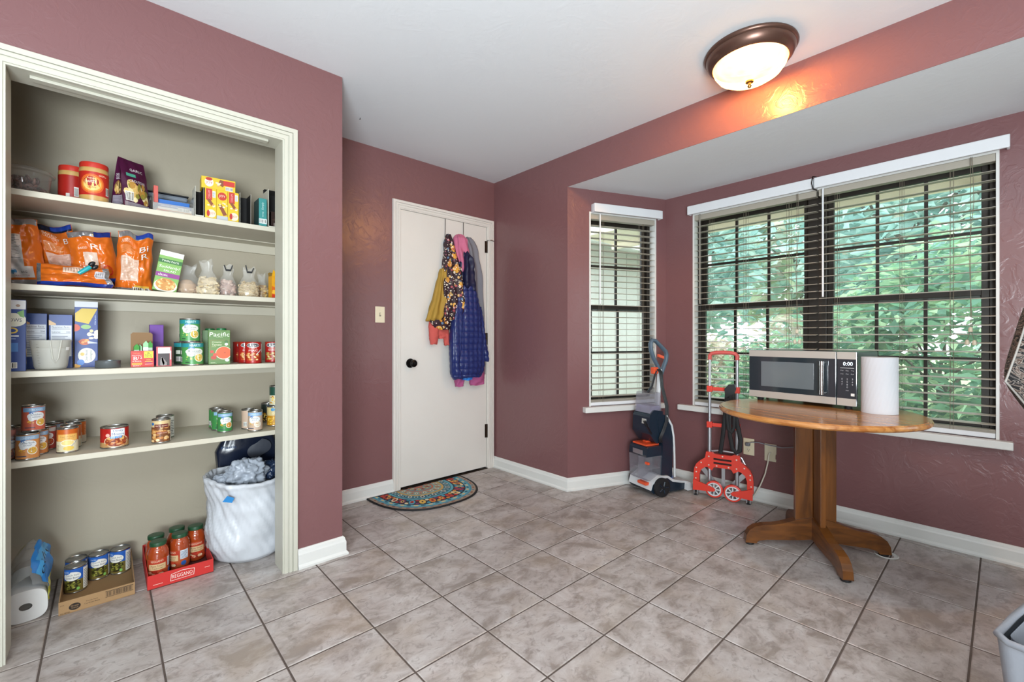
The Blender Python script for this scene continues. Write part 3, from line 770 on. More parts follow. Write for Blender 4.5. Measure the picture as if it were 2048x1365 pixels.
po = bpy.data.objects.new('ceiling_lamp_bulb', pl); COL.objects.link(po); po.location = (LX, LY, HC - 0.066)
# ------------------------------------------------------------------ wood and metals
def wood(name, c1, c2, rot=0.0, rough=0.3, scale=(3, 26, 26), coat=0.3):
    if name in MATS: return MATS[name]
    m = bpy.data.materials.new(name); m.use_nodes = True; nt = m.node_tree; b = nt.nodes['Principled BSDF']; L = nt.links.new
    tc = nt.nodes.new('ShaderNodeTexCoord'); mp = nt.nodes.new('ShaderNodeMapping'); mp.inputs['Scale'].default_value = scale; mp.inputs['Rotation'].default_value = (0, 0, rot)
    mr = nt.nodes.new('ShaderNodeMapping'); mr.inputs['Rotation'].default_value = (0, 0, -rot); L(tc.outputs['Object'], mr.inputs['Vector'])
    mp.inputs['Rotation'].default_value = (0, 0, 0); L(mr.outputs[0], mp.inputs['Vector'])
    n = nt.nodes.new('ShaderNodeTexNoise'); n.inputs['Scale'].default_value = 1.0; n.inputs['Detail'].default_value = 6; n.inputs['Distortion'].default_value = 0.7; L(mp.outputs[0], n.inputs['Vector'])
    r = nt.nodes.new('ShaderNodeValToRGB'); r.color_ramp.elements[0].position = 0.36; r.color_ramp.elements[0].color = lin(c1); r.color_ramp.elements[1].position = 0.66; r.color_ramp.elements[1].color = lin(c2); L(n.outputs['Fac'], r.inputs['Fac'])
    L(r.outputs['Color'], b.inputs['Base Color']); b.inputs['Roughness'].default_value = rough; b.inputs['Coat Weight'].default_value = coat; b.inputs['Coat Roughness'].default_value = 0.15
    MATS[name] = m
    return m
M_STEEL = mat('brushed_stainless_steel', '#cfc9c0', 0.42, 0.45, bump=0.02, bscale=300)
M_CHROME = mat('polished_chrome', '#d8d8da', 0.12, 1.0)
M_ALU = mat('satin_aluminium', '#b9bcc2', 0.32, 0.8)
M_BLACK = mat('black_plastic', '#15161a', 0.35)
M_RUBBER = mat('black_rubber', '#17171a', 0.7)

# ------------------------------------------------------------------ pedestal table
TBX, TBY, TBZ, TBR = 2.745, 0.666, 0.73, 0.455
tb = thing('pedestal_table', 'round honey-brown wooden drop-leaf table on a four-footed pedestal', 'table', (TBX, TBY, 0))
SD = math.radians(-105.1)
W_TOP = wood('honey_oak_top', '#9c5f2b', '#c98d4e', SD, 0.22)
W_LEG = wood('dark_oak_leg', '#4d2a0d', '#75451a', 0.0, 0.32, (22, 22, 3))
W_LEGH = wood('dark_oak_foot', '#4f2b0d', '#78471b', 0.0, 0.32, (6, 6, 26))
def disc_part(c0, c1, n=96):
    """Circle clipped between two offsets across the seam direction, in local xy."""
    nx, ny = -math.sin(SD), math.cos(SD)
    ring = []
    for prof_r in (1,):
        for k in range(n):
            a = 2 * PI * k / n; ring.append((TBR * math.cos(a), TBR * math.sin(a)))
    def cut(p, sgn, c):
        out = []
        for i in range(len(p)):
            a, b = p[i], p[(i + 1) % len(p)]; da = sgn * (a[0] * nx + a[1] * ny - c); db = sgn * (b[0] * nx + b[1] * ny - c)
            if da <= 0: out.append(a)
            if (da < 0) != (db < 0) and da != db:
                t = da / (da - db); out.append((a[0] + t * (b[0] - a[0]), a[1] + t * (b[1] - a[1])))
        return out
    p = ring
    if c1 is not None: p = cut(p, 1, c1)
    if c0 is not None: p = cut(p, -1, c0)
    return p
def top_piece(name, c0, c1):
    p = disc_part(c0, c1); b = B(); n = len(p)
    levels = ((0.982, TBZ - 0.027), (1.0, TBZ - 0.020), (1.0, TBZ - 0.012), (0.990, TBZ - 0.004), (0.978, TBZ - 0.0035), (0.972, TBZ))
    rings = []
    for sc, z in levels:
        ring = []
        for x, y in p:
            onc = math.hypot(x, y) > TBR * 0.995
            ring.append((x * sc, y * sc, z) if onc else (x, y, z))
        rings.append(ring)
    v = [q for r in rings for q in r]; f = []
    for i in range(len(levels) - 1):
        for k in range(n): f.append((i * n + k, i * n + (k + 1) % n, (i + 1) * n + (k + 1) % n, (i + 1) * n + k))
    b.add(v, f, None, False); b.add(rings[-1], [tuple(range(n))]); b.add(rings[0], [tuple(range(n))[::-1]])
    return b.build(name, W_TOP, tb)
top_piece('leaf', None, -0.1795); top_piece('table_top', -0.1785, 0.1785); top_piece('leaf', 0.1795, None)
A0 = math.radians(35.5)
for k in range(2):
    Mr = Matrix.Rotation(A0 + k * PI / 2, 4, 'Z'); b = B()
    if k == 0: b.box(-0.096, 0.096, -0.0125, 0.0125, 0.075, 0.705, None, Mr)
    else:
        b.box(-0.096, -0.0126, -0.0125, 0.0125, 0.075, 0.705, None, Mr); b.box(0.0126, 0.096, -0.0125, 0.0125, 0.075, 0.705, None, Mr)
    b.build('column', W_LEG, tb, bevel=0.003)
    b = B(); b.box(-0.20, 0.20, -0.02, 0.02, 0.672 if k else 0.6725, 0.7028, None, Mr); b.build('top_brace', W_LEG, tb)
FOOT = [(0.012, 0.058), (0.012, 0.172), (0.10, 0.150), (0.16, 0.128), (0.20, 0.118), (0.25, 0.112), (0.292, 0.100), (0.318, 0.080), (0.333, 0.052), (0.338, 0.012), (0.285, 0.012), (0.275, 0.026), (0.235, 0.036), (0.15, 0.042), (0.08, 0.048)]
for k in range(4):
    Mr = Matrix.Rotation(A0 + k * PI / 2, 4, 'Z'); b = B(); b.prism(FOOT, -0.0215, 0.0215, None, Mr); b.build('foot', W_LEGH, tb, bevel=0.006)
    b = B(); p = Mr @ Vector((0.312, 0, 0)); b.lathe([(0.020, 0.0), (0.022, 0.003), (0.020, 0.012)], M_RUBBER, 16, Matrix.Translation((p.x, p.y, 0.0005))); b.build('glide', None, tb)
# coaster under one foot
p = Matrix.Rotation(A0 + 3 * PI / 2, 4, 'Z') @ Vector((0.312, 0, 0))
b = B(); b.lathe([(0.030, 0.0002), (0.047, 0.0002), (0.050, 0.004), (0.046, 0.006)], mat('white_plastic_coaster', '#dcdcd6', 0.4), 28, cap0=False, cap1=False); o = b.build('furniture_coaster'); o.location = (TBX + p.x + 0.01, TBY + p.y - 0.01, 0)
tag(o, 'white plastic coaster under one wooden table foot', 'coaster')

# ------------------------------------------------------------------ microwave
MZ = TBZ + 0.0005
mw = thing('microwave', 'stainless steel and black countertop microwave on the round table', 'microwave', (2.93, 1.055, MZ), math.radians(-96.8))
M_MWGLASS = mat('black_door_glass', '#2c343a', 0.07, 0.0, spec=1.0)
M_MWWIN = mat('grey_reflection_window', '#6a7276', 0.10, 0.0, spec=1.0)  # lighter grey puts the room's reflection into the window colour
M_MWBODY = mat('silver_grey_case', '#4a5055', 0.3, 0.6)
b = B(); b.box(0.004, 0.545, 0.018, 0.335, 0.020, 0.302); b.build('case', M_MWBODY, mw, bevel=0.006)
dr = B(); dr.box(0.0, 0.4575, 0.0, 0.0178, 0.018, 0.304); door_o = dr.build('door', M_MWGLASS, mw, bevel=0.003)
b = B(); b.box(0.002, 0.4565, -0.0022, -0.0002, 0.264, 0.302); b.build('steel_strip', M_STEEL, door_o)
b = B(); b.box(0.002, 0.4565, -0.0022, -0.0002, 0.020, 0.058); b.build('steel_strip', M_STEEL, door_o)
b = B(); b.box(0.072, 0.352, -0.0010, -0.0002, 0.088, 0.236); b.build('door_window', M_MWWIN, door_o, bevel=0.0004)
b = B(); b.rod((0.400, -0.030, 0.070), (0.400, -0.030, 0.250), 0.0095, M_CHROME, 14)
for z in (0.078, 0.242): b.rod((0.400, 0.0, z), (0.400, -0.030, z), 0.0075, M_CHROME, 10)
for z in (0.070, 0.226): b.rod((0.400, -0.030, z), (0.400, -0.030, z + 0.024), 0.0115, M_CHROME, 14)
b.build('handle', None, door_o)
pn = B(); pn.box(0.4600, 0.549, 0.0, 0.0178, 0.018, 0.304); panel = pn.build('control_panel', M_MWGLASS, mw, bevel=0.003)
b = B(); b.box(0.462, 0.546, -0.0022, -0.0002, 0.264, 0.302); b.build('steel_strip', M_STEEL, panel)
b = B(); b.box(0.462, 0.546, -0.0022, -0.0002, 0.020, 0.058); b.build('steel_strip', M_STEEL, panel)
M_LED = mat('lit_clock_digits', '#eaf6ff', 0.4, emit='#dff2ff', estr=1.6)
a = Art(); a.text('0:00', 0.510, 0.240, 0.042, 0.019, M_LED)
a.rect(0.476, 0.537, 0.2165, 0.2185, '#c9ced0')
for i, v in enumerate((0.204, 0.186, 0.160, 0.145, 0.131)):
    for u in (0.484, 0.507, 0.530):
        a.text(('Pop', 'Pizza', 'Veg', 'Soup', 'Cup', 'Fish')[i % 2 * 3 + int((u - 0.484) / 0.022)] if i < 2 else str((i - 2) * 3 + int((u - 0.484) / 0.022) + 1), u, v, 0.0125 if i < 2 else (0.0025 if i == 2 and u < 0.49 else 0.005), 0.006 if i < 2 else 0.009, '#b9c0c4')
a.text('0', 0.507, 0.117, 0.005, 0.009, '#b9c0c4').text('Stop', 0.507, 0.100, 0.013, 0.006, '#b9c0c4')
a.rect(0.523, 0.539, 0.072, 0.086, '#ece9e4')
b = B(); a.emit(b, on_front(0, 0, 0), eps=0.00002); b.build('display', None, panel)
for x, y in ((0.05, 0.04), (0.50, 0.04), (0.05, 0.30), (0.50, 0.30)):
    b = B(); b.lathe([(0.017, 0.0), (0.018, 0.006), (0.015, 0.020)], M_RUBBER, 16, Matrix.Translation((x, y, 0))); b.build('rubber_foot', None, mw)

# ------------------------------------------------------------------ paper towel roll on the table
m = mat('quilted_paper', '#d3d4d9', 0.9)
pt = thing('paper_towel_roll', 'white paper towel roll standing on the table beside the microwave', 'paper towel', (2.872, 0.420, TBZ + 0.0005))
def roll_surf(u, v):
    a = 2 * PI * u; r = 0.0735 + 0.0007 * math.sin(a * 26 + v * 60) * math.sin(v * 90)
    return (r * math.cos(a), r * math.sin(a), 0.279 * v)
b = B(); b.surf(roll_surf, 120, 60, m, True, True); b.lathe([(0.0735, 0.279), (0.022, 0.279)], m, 40, cap0=False, cap1=False); b.lathe([(0.0735, 0.0), (0.022, 0.0)], m, 40, cap0=False, cap1=False); b.build('paper', None, pt)
b = B(); b.lathe([(0.0215, 0.0), (0.0215, 0.2785), (0.0195, 0.2785), (0.0195, 0.0)], mat('brown_cardboard_core', '#9a8266', 0.9), 24, cap0=False, cap1=False); b.build('core', None, pt)

# ------------------------------------------------------------------ wall plates, plug and cables
RZ = -PI / 2
po_ = thing('wall_outlet', 'cream duplex outlet plate with a grey plug in its upper socket', 'outlet', (XW, 1.182, 0.357), RZ)
b = B(); b.box(-0.0355, 0.0355, -0.006, 0, -0.057, 0.057); b.build('plate', M_IVORY, po_, bevel=0.003)
M_SLOT = mat('socket_slot', '#2a2622', 0.7)
for z in (0.0205, -0.0205):
    b = B(); b.lathe([(0.0165, 0.0), (0.0165, 0.0078)], M_IVORY, 24, Matrix.Translation((0, 0, z)) @ Matrix.Rotation(PI / 2, 4, 'X')); b.box(-0.0075, -0.0055, -0.0082, -0.0079, z - 0.003, z + 0.007, M_SLOT); b.box(0.0055, 0.0075, -0.0082, -0.0079, z - 0.003, z + 0.006, M_SLOT); b.box(-0.002, 0.002, -0.0082, -0.0079, z - 0.011, z - 0.006, M_SLOT); b.build('socket', None, po_)
co = thing('power_cord', 'grey power cord plugged into the outlet and rising behind the table', 'cord', (XW, 1.182, 0.357), RZ)
b = B(); b.box(-0.014, 0.014, -0.034, -0.0086, 0.008, 0.033); b.build('plug', mat('grey_plug', '#6f7176', 0.5), co, bevel=0.006)
b = B(); b.tube([(0.0, -0.030, 0.022), (0.030, -0.034, 0.040), (0.065, -0.030, 0.045), (0.13, -0.026, 0.038), (0.21, -0.024, 0.034), (0.28, -0.024, 0.050), (0.36, -0.026, 0.095), (0.44, -0.03, 0.17), (0.50, -0.04, 0.27), (0.50, -0.05, 0.345), (0.47, -0.06, 0.385)], 0.0032, mat('grey_cable', '#8d8c94', 0.5), 8); b.build('cable', None, co)
cp = thing('coax_wall_plate', 'cream coaxial cable plate with a chipped edge beside the outlet', 'wall plate', (XW, 1.046, 0.3415), RZ)
b = B(); b.prism([(-0.0355, -0.057), (0.0335, -0.057), (0.0345, -0.042), (0.030, -0.038), (0.0305, -0.010), (0.0355, -0.006), (0.0355, 0.057), (-0.0355, 0.057)], -0.006, 0, mat('beige_plate', '#cfc7ae', 0.4)); b.build('plate', None, cp, bevel=0.002)
b = B(); b.lathe([(0.0052, 0.006), (0.0052, 0.016)], M_STEEL, 10, Matrix.Rotation(PI / 2, 4, 'X')); b.build('connector', None, cp)
cc = B(); cc.tube([(0.0, -0.014, 0.0), (-0.002, -0.028, -0.010), (-0.006, -0.034, -0.06), (-0.022, -0.036, -0.14), (-0.050, -0.038, -0.22), (-0.082, -0.042, -0.29), (-0.105, -0.048, -0.326), (-0.130, -0.060, -0.3365), (-0.150, -0.075, -0.3365)], 0.0045, mat('ivory_coax_cable', '#d9d2c2', 0.5), 8)
o = cc.build('coax_cable'); o.location = (XW, 1.046, 0.3415); o.rotation_euler = (0, 0, RZ); tag(o, 'ivory coaxial cable drooping from the chipped wall plate to the floor', 'cable')

# ------------------------------------------------------------------ carpet cleaner
vc = thing('carpet_cleaner', 'navy and white upright carpet cleaner standing in the bay corner', 'carpet cleaner', (2.899, 1.724, 0), math.radians(-16.3))
M_NAVY = mat('dark_teal_navy_plastic', '#1c2a38', 0.25, spec=0.6); M_VWHITE = mat('white_appliance_plastic', '#d5d8da', 0.3); M_GRIP = mat('blue_grey_grip', '#4f6272', 0.45)
M_ORANGE = mat('orange_red_plastic', '#e0552f', 0.35); M_TANK = clear_mat('clear_tank', '#f0f0f4', 0.05, 0.1, '#cfced6', 0.22); M_BLUE = mat('bright_blue_brush', '#2372c8', 0.5)
b = B(); b.prism([(-0.085, 0.045), (-0.075, 0.085), (0.0, 0.12), (0.07, 0.118), (0.11, 0.085), (0.20, 0.062), (0.262, 0.055), (0.272, 0.018), (0.19, 0.012), (-0.06, 0.022)], -0.108, 0.108, M_NAVY); b.build('base', None, vc, bevel=0.008)
b = B(); b.prism([(-0.09, 0.05), (-0.075, 0.10), (0.0, 0.138), (0.075, 0.132), (0.125, 0.10), (0.21, 0.078), (0.264, 0.068), (0.272, 0.056), (0.205, 0.064), (0.118, 0.084), (0.072, 0.116), (0.0, 0.12), (-0.066, 0.088), (-0.08, 0.05)], -0.112, 0.112, M_VWHITE); b.build('fender', None, vc, bevel=0.003)
b = B(); b.prism([(0.235, 0.010), (0.285, 0.008), (0.292, 0.05), (0.262, 0.068), (0.24, 0.06)], -0.135, 0.135, M_VWHITE); b.build('nozzle', None, vc, bevel=0.005)
b = B(); b.prism([(0.10, 0.10), (0.175, 0.078), (0.16, 0.11), (0.115, 0.235), (0.10, 0.25)], -0.08, 0.08, M_TANK); b.build('nozzle_window', None, vc)
b = B(); b.prism([(0.112, 0.100), (0.168, 0.083), (0.156, 0.112), (0.112, 0.125)], -0.070, 0.070, M_BLUE); b.build('brush_cover', None, vc)
for s in (-1, 1):
    Mw = Matrix.Translation((0, s * 0.128, 0.066)) @ Matrix.Rotation(PI / 2, 4, 'X'); b = B()
    b.lathe([(0.050, -0.015), (0.064, -0.013), (0.0655, 0.0), (0.064, 0.013), (0.050, 0.015)], M_RUBBER, 32, Mw); b.build('wheel', None, vc)
    for k in range(5):
        a = 2 * PI * k / 5; bb = B(); bb.rod((math.cos(a) * 0.012, math.sin(a) * 0.012, 0.0155), (math.cos(a) * 0.042, math.sin(a) * 0.042, 0.0155), 0.006, M_NAVY, 6); bb.v = [tuple(Mw @ Vector((x, y, z if s < 0 else z))) for x, y, z in bb.v]; bb.build('spoke', None, vc)
b = B(); b.prism([(-0.105, 0.275), (-0.10, 0.325), (-0.085, 0.345), (0.035, 0.345), (0.04, 0.275)], -0.088, 0.088, M_NAVY); b.build('tank_top', None, vc, bevel=0.012)
b = B(); b.box(-0.088, 0.03, -0.07, 0.07, 0.3455, 0.358, M_ORANGE); b.box(-0.04, 0.0, -0.02, 0.02, 0.3585, 0.372, M_ORANGE); b.build('tank_lid', None, vc, bevel=0.003)
b = B(); b.box(-0.1085, -0.1055, -0.055, 0.045, 0.285, 0.318); b.build('tank_handle', M_ALU, vc, bevel=0.001)
b = B(); b.prism([(-0.100, 0.11), (-0.108, 0.274), (0.038, 0.274), (0.032, 0.10)], -0.084, 0.084, M_TANK); b.build('dirty_water_tank', None, vc, bevel=0.006)
b = B(); b.box(-0.095, 0.03, -0.004, 0.004, 0.115, 0.272, M_TANK); b.box(-0.10, 0.03, -0.08, 0.08, 0.185, 0.192, M_TANK); b.build('tank_divider', None, vc)
b = B(); b.box(-0.122, -0.105, -0.125, -0.09, 0.232, 0.25, M_ORANGE); b.build('tank_latch', None, vc, bevel=0.004)
b = B(); b.box(-0.108, -0.07, -0.085, 0.0, 0.078, 0.098, M_ORANGE); b.build('pedal', None, vc, bevel=0.004)
SP = [(0.03, 0.11), (0.042, 0.35), (0.02, 0.40), (0.0, 0.50), (0.0, 0.58), (0.075, 0.555), (0.125, 0.48), (0.142, 0.40), (0.14, 0.33), (0.135, 0.25), (0.13, 0.11)]
b = B(); b.prism(SP, -0.094, 0.094, M_NAVY); b.build('upright_body', None, vc, bevel=0.012)
b = B()
for s in (-1, 1): b.tube([(0.075, s * 0.094, 0.557), (0.127, s * 0.094, 0.482), (0.145, s * 0.094, 0.40), (0.148, s * 0.096, 0.33), (0.150, s * 0.097, 0.25), (0.152, s * 0.098, 0.11)], 0.008, M_VWHITE, 8)
b.build('edge_trim', None, vc)
b = B(); b.prism([(-0.075, 0.44), (-0.07, 0.56), (-0.03, 0.60), (0.05, 0.585), (0.05, 0.40), (0.0, 0.36), (-0.02, 0.37)], -0.086, 0.086, M_NAVY); b.build('tank_holder', None, vc, bevel=0.012)
b = B(); b.add([(-0.0755, -0.01, 0.50), (-0.0755, -0.055, 0.50), (-0.073, -0.055, 0.535), (-0.073, -0.01, 0.535)], [(0, 1, 2, 3)], C('#c9c9c4')); b.build('rating_label', None, vc)
b = B(); b.prism([(-0.06, 0.57), (-0.045, 0.715), (0.035, 0.72), (0.045, 0.59)], -0.078, 0.078, M_TANK); b.build('clean_water_tank', None, vc, bevel=0.010)
b = B(); b.prism([(-0.056, 0.575), (-0.050, 0.625), (0.04, 0.625), (0.042, 0.595)], -0.07, 0.07, clear_mat('lilac_fluid', '#cfc8e6', 0.04, 0.05, '#c9c3e0', 0.55)); b.build('cleaning_fluid', None, vc)
b = B(); b.tube([(0.075, 0, 0.50), (0.092, 0, 0.70), (0.104, 0, 0.88)], 0.017, M_VWHITE, 14, flat=(0.014, 0.018)); b.build('pole', None, vc)
lo = [(0.104, 0, 0.86), (0.085, 0, 0.90), (0.045, 0, 0.96), (0.020, 0, 1.02), (0.016, 0, 1.065), (0.03, 0, 1.092), (0.06, 0, 1.088), (0.11, 0, 1.05), (0.16, 0, 1.01), (0.172, 0, 0.985), (0.165, 0, 0.94), (0.135, 0, 0.88), (0.112, 0, 0.83)]
b = B(); b.tube(lo, 0.016, M_GRIP, 12, flat=(0.014, 0.018)); b.build('handle', None, vc)
b = B(); b.box(0.088, 0.14, -0.008, 0.008, 0.965, 0.985, M_ORANGE); b.v = [(x, y, z + (x - 0.1) * -0.3) for x, y, z in b.v]; b.build('trigger', None, vc)
b = B(); b.box(0.03, 0.075, -0.022, 0.018, 0.845, 0.895, M_ORANGE); b.build('cord_hook', None, vc, bevel=0.008)
b = B()
for k in range(5):
    dx = 0.006 * k; b.tube([(0.055 + dx, -0.024, 0.88), (0.075 + dx, -0.030, 0.86), (0.085 + dx * 0.8, -0.036, 0.75), (0.078 + dx, -0.085, 0.62), (0.06 + dx, -0.102, 0.52), (0.03 + dx, -0.104, 0.46), (0.0 + dx, -0.100, 0.40), (0.012 + dx, -0.097, 0.37)], 0.0042, M_BLACK, 7)
b.tube([(0.05, -0.02, 0.87), (0.0, -0.03, 0.76), (-0.03, -0.02, 0.72)], 0.011, M_NAVY, 8, flat=(0.004, 0.012))
b.tube([(0.035, -0.03, 0.85), (-0.01, -0.04, 0.75), (-0.04, -0.03, 0.715)], 0.005, M_BLACK, 7)
b.tube([(-0.02, -0.06, 0.40), (-0.07, -0.092, 0.45), (-0.115, -0.10, 0.505)], 0.006, M_BLACK, 8); b.rod((-0.115, -0.10, 0.505), (-0.135, -0.103, 0.535), 0.010, M_BLACK, 10)
for s in (-0.005, 0.005): b.rod((-0.135, -0.103 + s, 0.535), (-0.145, -0.105 + s, 0.552), 0.0018, M_STEEL, 6)
b.build('power_cord', None, vc)

# ------------------------------------------------------------------ folding hand truck
ct = thing('folding_hand_truck', 'red and silver folding hand truck leaning below the wide window', 'hand truck', (3.087, 1.478, 0), math.radians(-76.4))
M_RED = mat('bright_red_plastic', '#dc3f30', 0.35); M_REDP = mat('coral_red_grip', '#cf5a55', 0.45)
for i, x in enumerate((0.10, 0.273)):
    b = B(); b.tube([(x, 0.012, 0.06), (x, 0.016, 0.50)], 0.0125, M_ALU, 14); b.build('pole', None, ct)
    b = B(); b.tube([(x, 0.0162, 0.50), (x, 0.021, 0.972)], 0.0098, M_ALU, 14); b.build('telescopic_pole', None, ct)
b = B(); b.tube([(0.10, 0.021, 0.955), (0.10, 0.021, 0.985), (0.112, 0.021, 0.998), (0.14, 0.021, 1.004), (0.187, 0.021, 1.006), (0.233, 0.021, 1.004), (0.261, 0.021, 0.998), (0.273, 0.021, 0.985), (0.273, 0.021, 0.955)], 0.0135, M_REDP, 12, flat=(0.0135, 0.0135)); b.build('grip', None, ct)
for z, y in ((0.752, 0.018), (0.502, 0.016)):
    b = B(); b.box(0.105, 0.268, y - 0.007, y + 0.007, z - 0.013, z + 0.013)
    for x in (0.10, 0.273): b.box(x - 0.018, x + 0.018, y - 0.018, y + 0.018, z - 0.021, z + 0.021)
    b.build('crossbar', M_RED, ct, bevel=0.004)
def arch(n=26, w=0.0):
    pts = []
    for x, z in ((0.0, 0.075), (0.0, 0.15), (0.004, 0.19), (0.018, 0.222), (0.045, 0.25), (0.075, 0.272), (0.082, 0.315), (0.118, 0.315), (0.135, 0.305), (0.24, 0.305), (0.256, 0.315), (0.292, 0.315), (0.299, 0.272), (0.329, 0.25), (0.356, 0.222), (0.370, 0.19), (0.374, 0.15), (0.374, 0.075)): pts.append((x, z))
    return pts
outer = arch(); inner = [(0.336, 0.075), (0.336, 0.15), (0.325, 0.185), (0.30, 0.205), (0.285, 0.21), (0.255, 0.19), (0.24, 0.215), (0.134, 0.215), (0.119, 0.19), (0.089, 0.21), (0.074, 0.205), (0.049, 0.185), (0.038, 0.15), (0.038, 0.075)]
b = B()
strip = [(o_, i_) for o_, i_ in zip([outer[k] for k in (0, 1, 2, 3, 4, 5, 6, 7, 8, 9, 10, 11, 12, 13, 14, 15, 16, 17)], [inner[k] for k in (13, 12, 12, 11, 11, 10, 9, 8, 7, 6, 5, 4, 3, 2, 2, 1, 1, 0)])]
for k in range(len(strip) - 1):
    q = [strip[k][0], strip[k + 1][0], strip[k + 1][1], strip[k][1]]
    if strip[k][1] == strip[k + 1][1]: q = q[:3]
    b.prism(q, -0.016, 0.012, M_RED)
b.build('base_frame', None, ct, weld=True)
M_HOLE = mat('shadow_black_slot', '#2a0d0c', 0.8)
for z, n in ((0.272, 1), (0.245, 1)):
    b = B(); b.box(0.13, 0.243, -0.0168, -0.0161, z - 0.0065, z + 0.0065, M_HOLE); b.build('slot', None, ct, bevel=0.0003)
M_RIVET = mat('pale_rivet', '#e8d9cf', 0.35, 0.4)
for x, z in ((0.10, 0.285), (0.10, 0.225), (0.273, 0.285), (0.273, 0.225), (0.05, 0.235), (0.32, 0.235), (0.018, 0.195), (0.355, 0.195), (0.018, 0.165), (0.355, 0.165), (0.187, 0.295), (0.15, 0.226), (0.225, 0.226), (0.015, 0.12), (0.36, 0.12)):
    b = B(); b.lathe([(0.0055, 0.0162), (0.0045, 0.0185), (0.0, 0.019)], M_RIVET, 10, Matrix.Translation((x, 0, z)) @ Matrix.Rotation(PI / 2, 4, 'X'), cap0=False); b.build('rivet', None, ct)
for x, z, x0, sgn in ((0.135, 0.066, 0.002, 1), (0.252, 0.060, 0.372, -1)):
    Mw = Matrix.Translation((x, -0.022, z)) @ Matrix.Rotation(PI / 2, 4, 'X')
    b = B(); b.lathe([(0.046, -0.012), (0.056, -0.010), (0.0575, 0.0), (0.056, 0.010), (0.046, 0.012), (0.046, -0.012)], M_RED, 36, Mw, cap0=False, cap1=False); wh = b.build('wheel', None, ct)
    b = B(); b.lathe([(0.038, -0.008), (0.0458, -0.008), (0.0458, 0.011), (0.038, 0.011), (0.038, -0.008)], M_VWHITE, 32, Mw, cap0=False, cap1=False); b.lathe([(0.014, -0.01), (0.014, 0.012)], M_VWHITE, 16, Mw)
    for k in range(8):
        a = 2 * PI * k / 8; q = B(); q.box(0.012, 0.040, -0.0035, 0.0035, -0.004, 0.008); M2 = Mw @ Matrix.Rotation(a, 4, 'Z'); b.add([M2 @ Vector(p) for p in q.v], q.f, M_VWHITE)
    b.build('wheel_hub', None, wh)
    b = B(); q = [(x0, z - 0.022), (x, z - 0.012), (x + sgn * 0.012, z), (x, z + 0.013), (x0, z + 0.052)]
    b.prism(q if sgn > 0 else q[::-1], -0.046, -0.036, M_RED); b.build('wheel_arm', None, ct, bevel=0.003)
b = B(); b.box(0.176, 0.198, 0.016, 0.022, 0.03, 0.30, M_ALU); b.box(0.03, 0.345, 0.0165, 0.0215, 0.012, 0.045, M_ALU)
b.prism([(0.04, 0.18), (0.065, 0.20), (0.15, 0.10), (0.125, 0.085)], 0.0155, 0.0212, M_ALU); b.prism([(0.335, 0.18), (0.31, 0.20), (0.225, 0.10), (0.25, 0.085)], 0.0155, 0.0212, M_ALU)
b.tube([(0.03, 0.022, 0.05), (0.03, 0.022, 0.16), (0.06, 0.022, 0.25), (0.11, 0.022, 0.315), (0.16, 0.022, 0.325), (0.26, 0.022, 0.322), (0.30, 0.022, 0.29), (0.345, 0.022, 0.20), (0.35, 0.022, 0.05)], 0.006, M_ALU, 8, flat=(0.007, 0.003)); b.build('folded_platform', None, ct)
for x in (0.015, 0.345):
    b = B(); b.box(x - 0.013, x - 0.008, -0.02, 0.0, 0.001, 0.075, M_ALU); b.box(x + 0.008, x + 0.013, -0.02, 0.0, 0.001, 0.075, M_ALU); b.box(x - 0.013, x + 0.013, -0.02, 0.0, 0.0005, 0.010, M_BLACK); b.box(x - 0.007, x + 0.007, -0.012, 0.0, 0.02, 0.06, M_BLACK); b.build('foot_bracket', None, ct)
b = B(); b.prism([(0.205, 0.70), (0.20, 0.76), (0.225, 0.79), (0.262, 0.795), (0.272, 0.765), (0.262, 0.735), (0.24, 0.72)], -0.028, -0.004, M_BLACK); b.build('strap_buckle', None, ct, bevel=0.006)
b = B()
b.tube([(0.215, -0.016, 0.715), (0.205, -0.018, 0.60), (0.19, -0.016, 0.45), (0.172, -0.010, 0.315)], 0.01, M_RUBBER, 8, flat=(0.003, 0.0135), up=(0, 1, 0))
b.tube([(0.235, -0.022, 0.72), (0.23, -0.026, 0.60), (0.235, -0.03, 0.45), (0.25, -0.03, 0.36), (0.275, -0.03, 0.335), (0.295, -0.03, 0.35), (0.30, -0.028, 0.42), (0.285, -0.026, 0.50), (0.262, -0.022, 0.62), (0.25, -0.02, 0.74)], 0.01, M_RUBBER, 8, flat=(0.003, 0.0135), up=(0, 1, 0))
b.tube([(0.225, -0.03, 0.70), (0.218, -0.034, 0.56), (0.225, -0.034, 0.49), (0.245, -0.034, 0.47), (0.26, -0.032, 0.50), (0.262, -0.03, 0.58), (0.258, -0.028, 0.70)], 0.01, M_RUBBER, 8, flat=(0.0025, 0.0115), up=(0, 1, 0)); b.build('strap', None, ct)

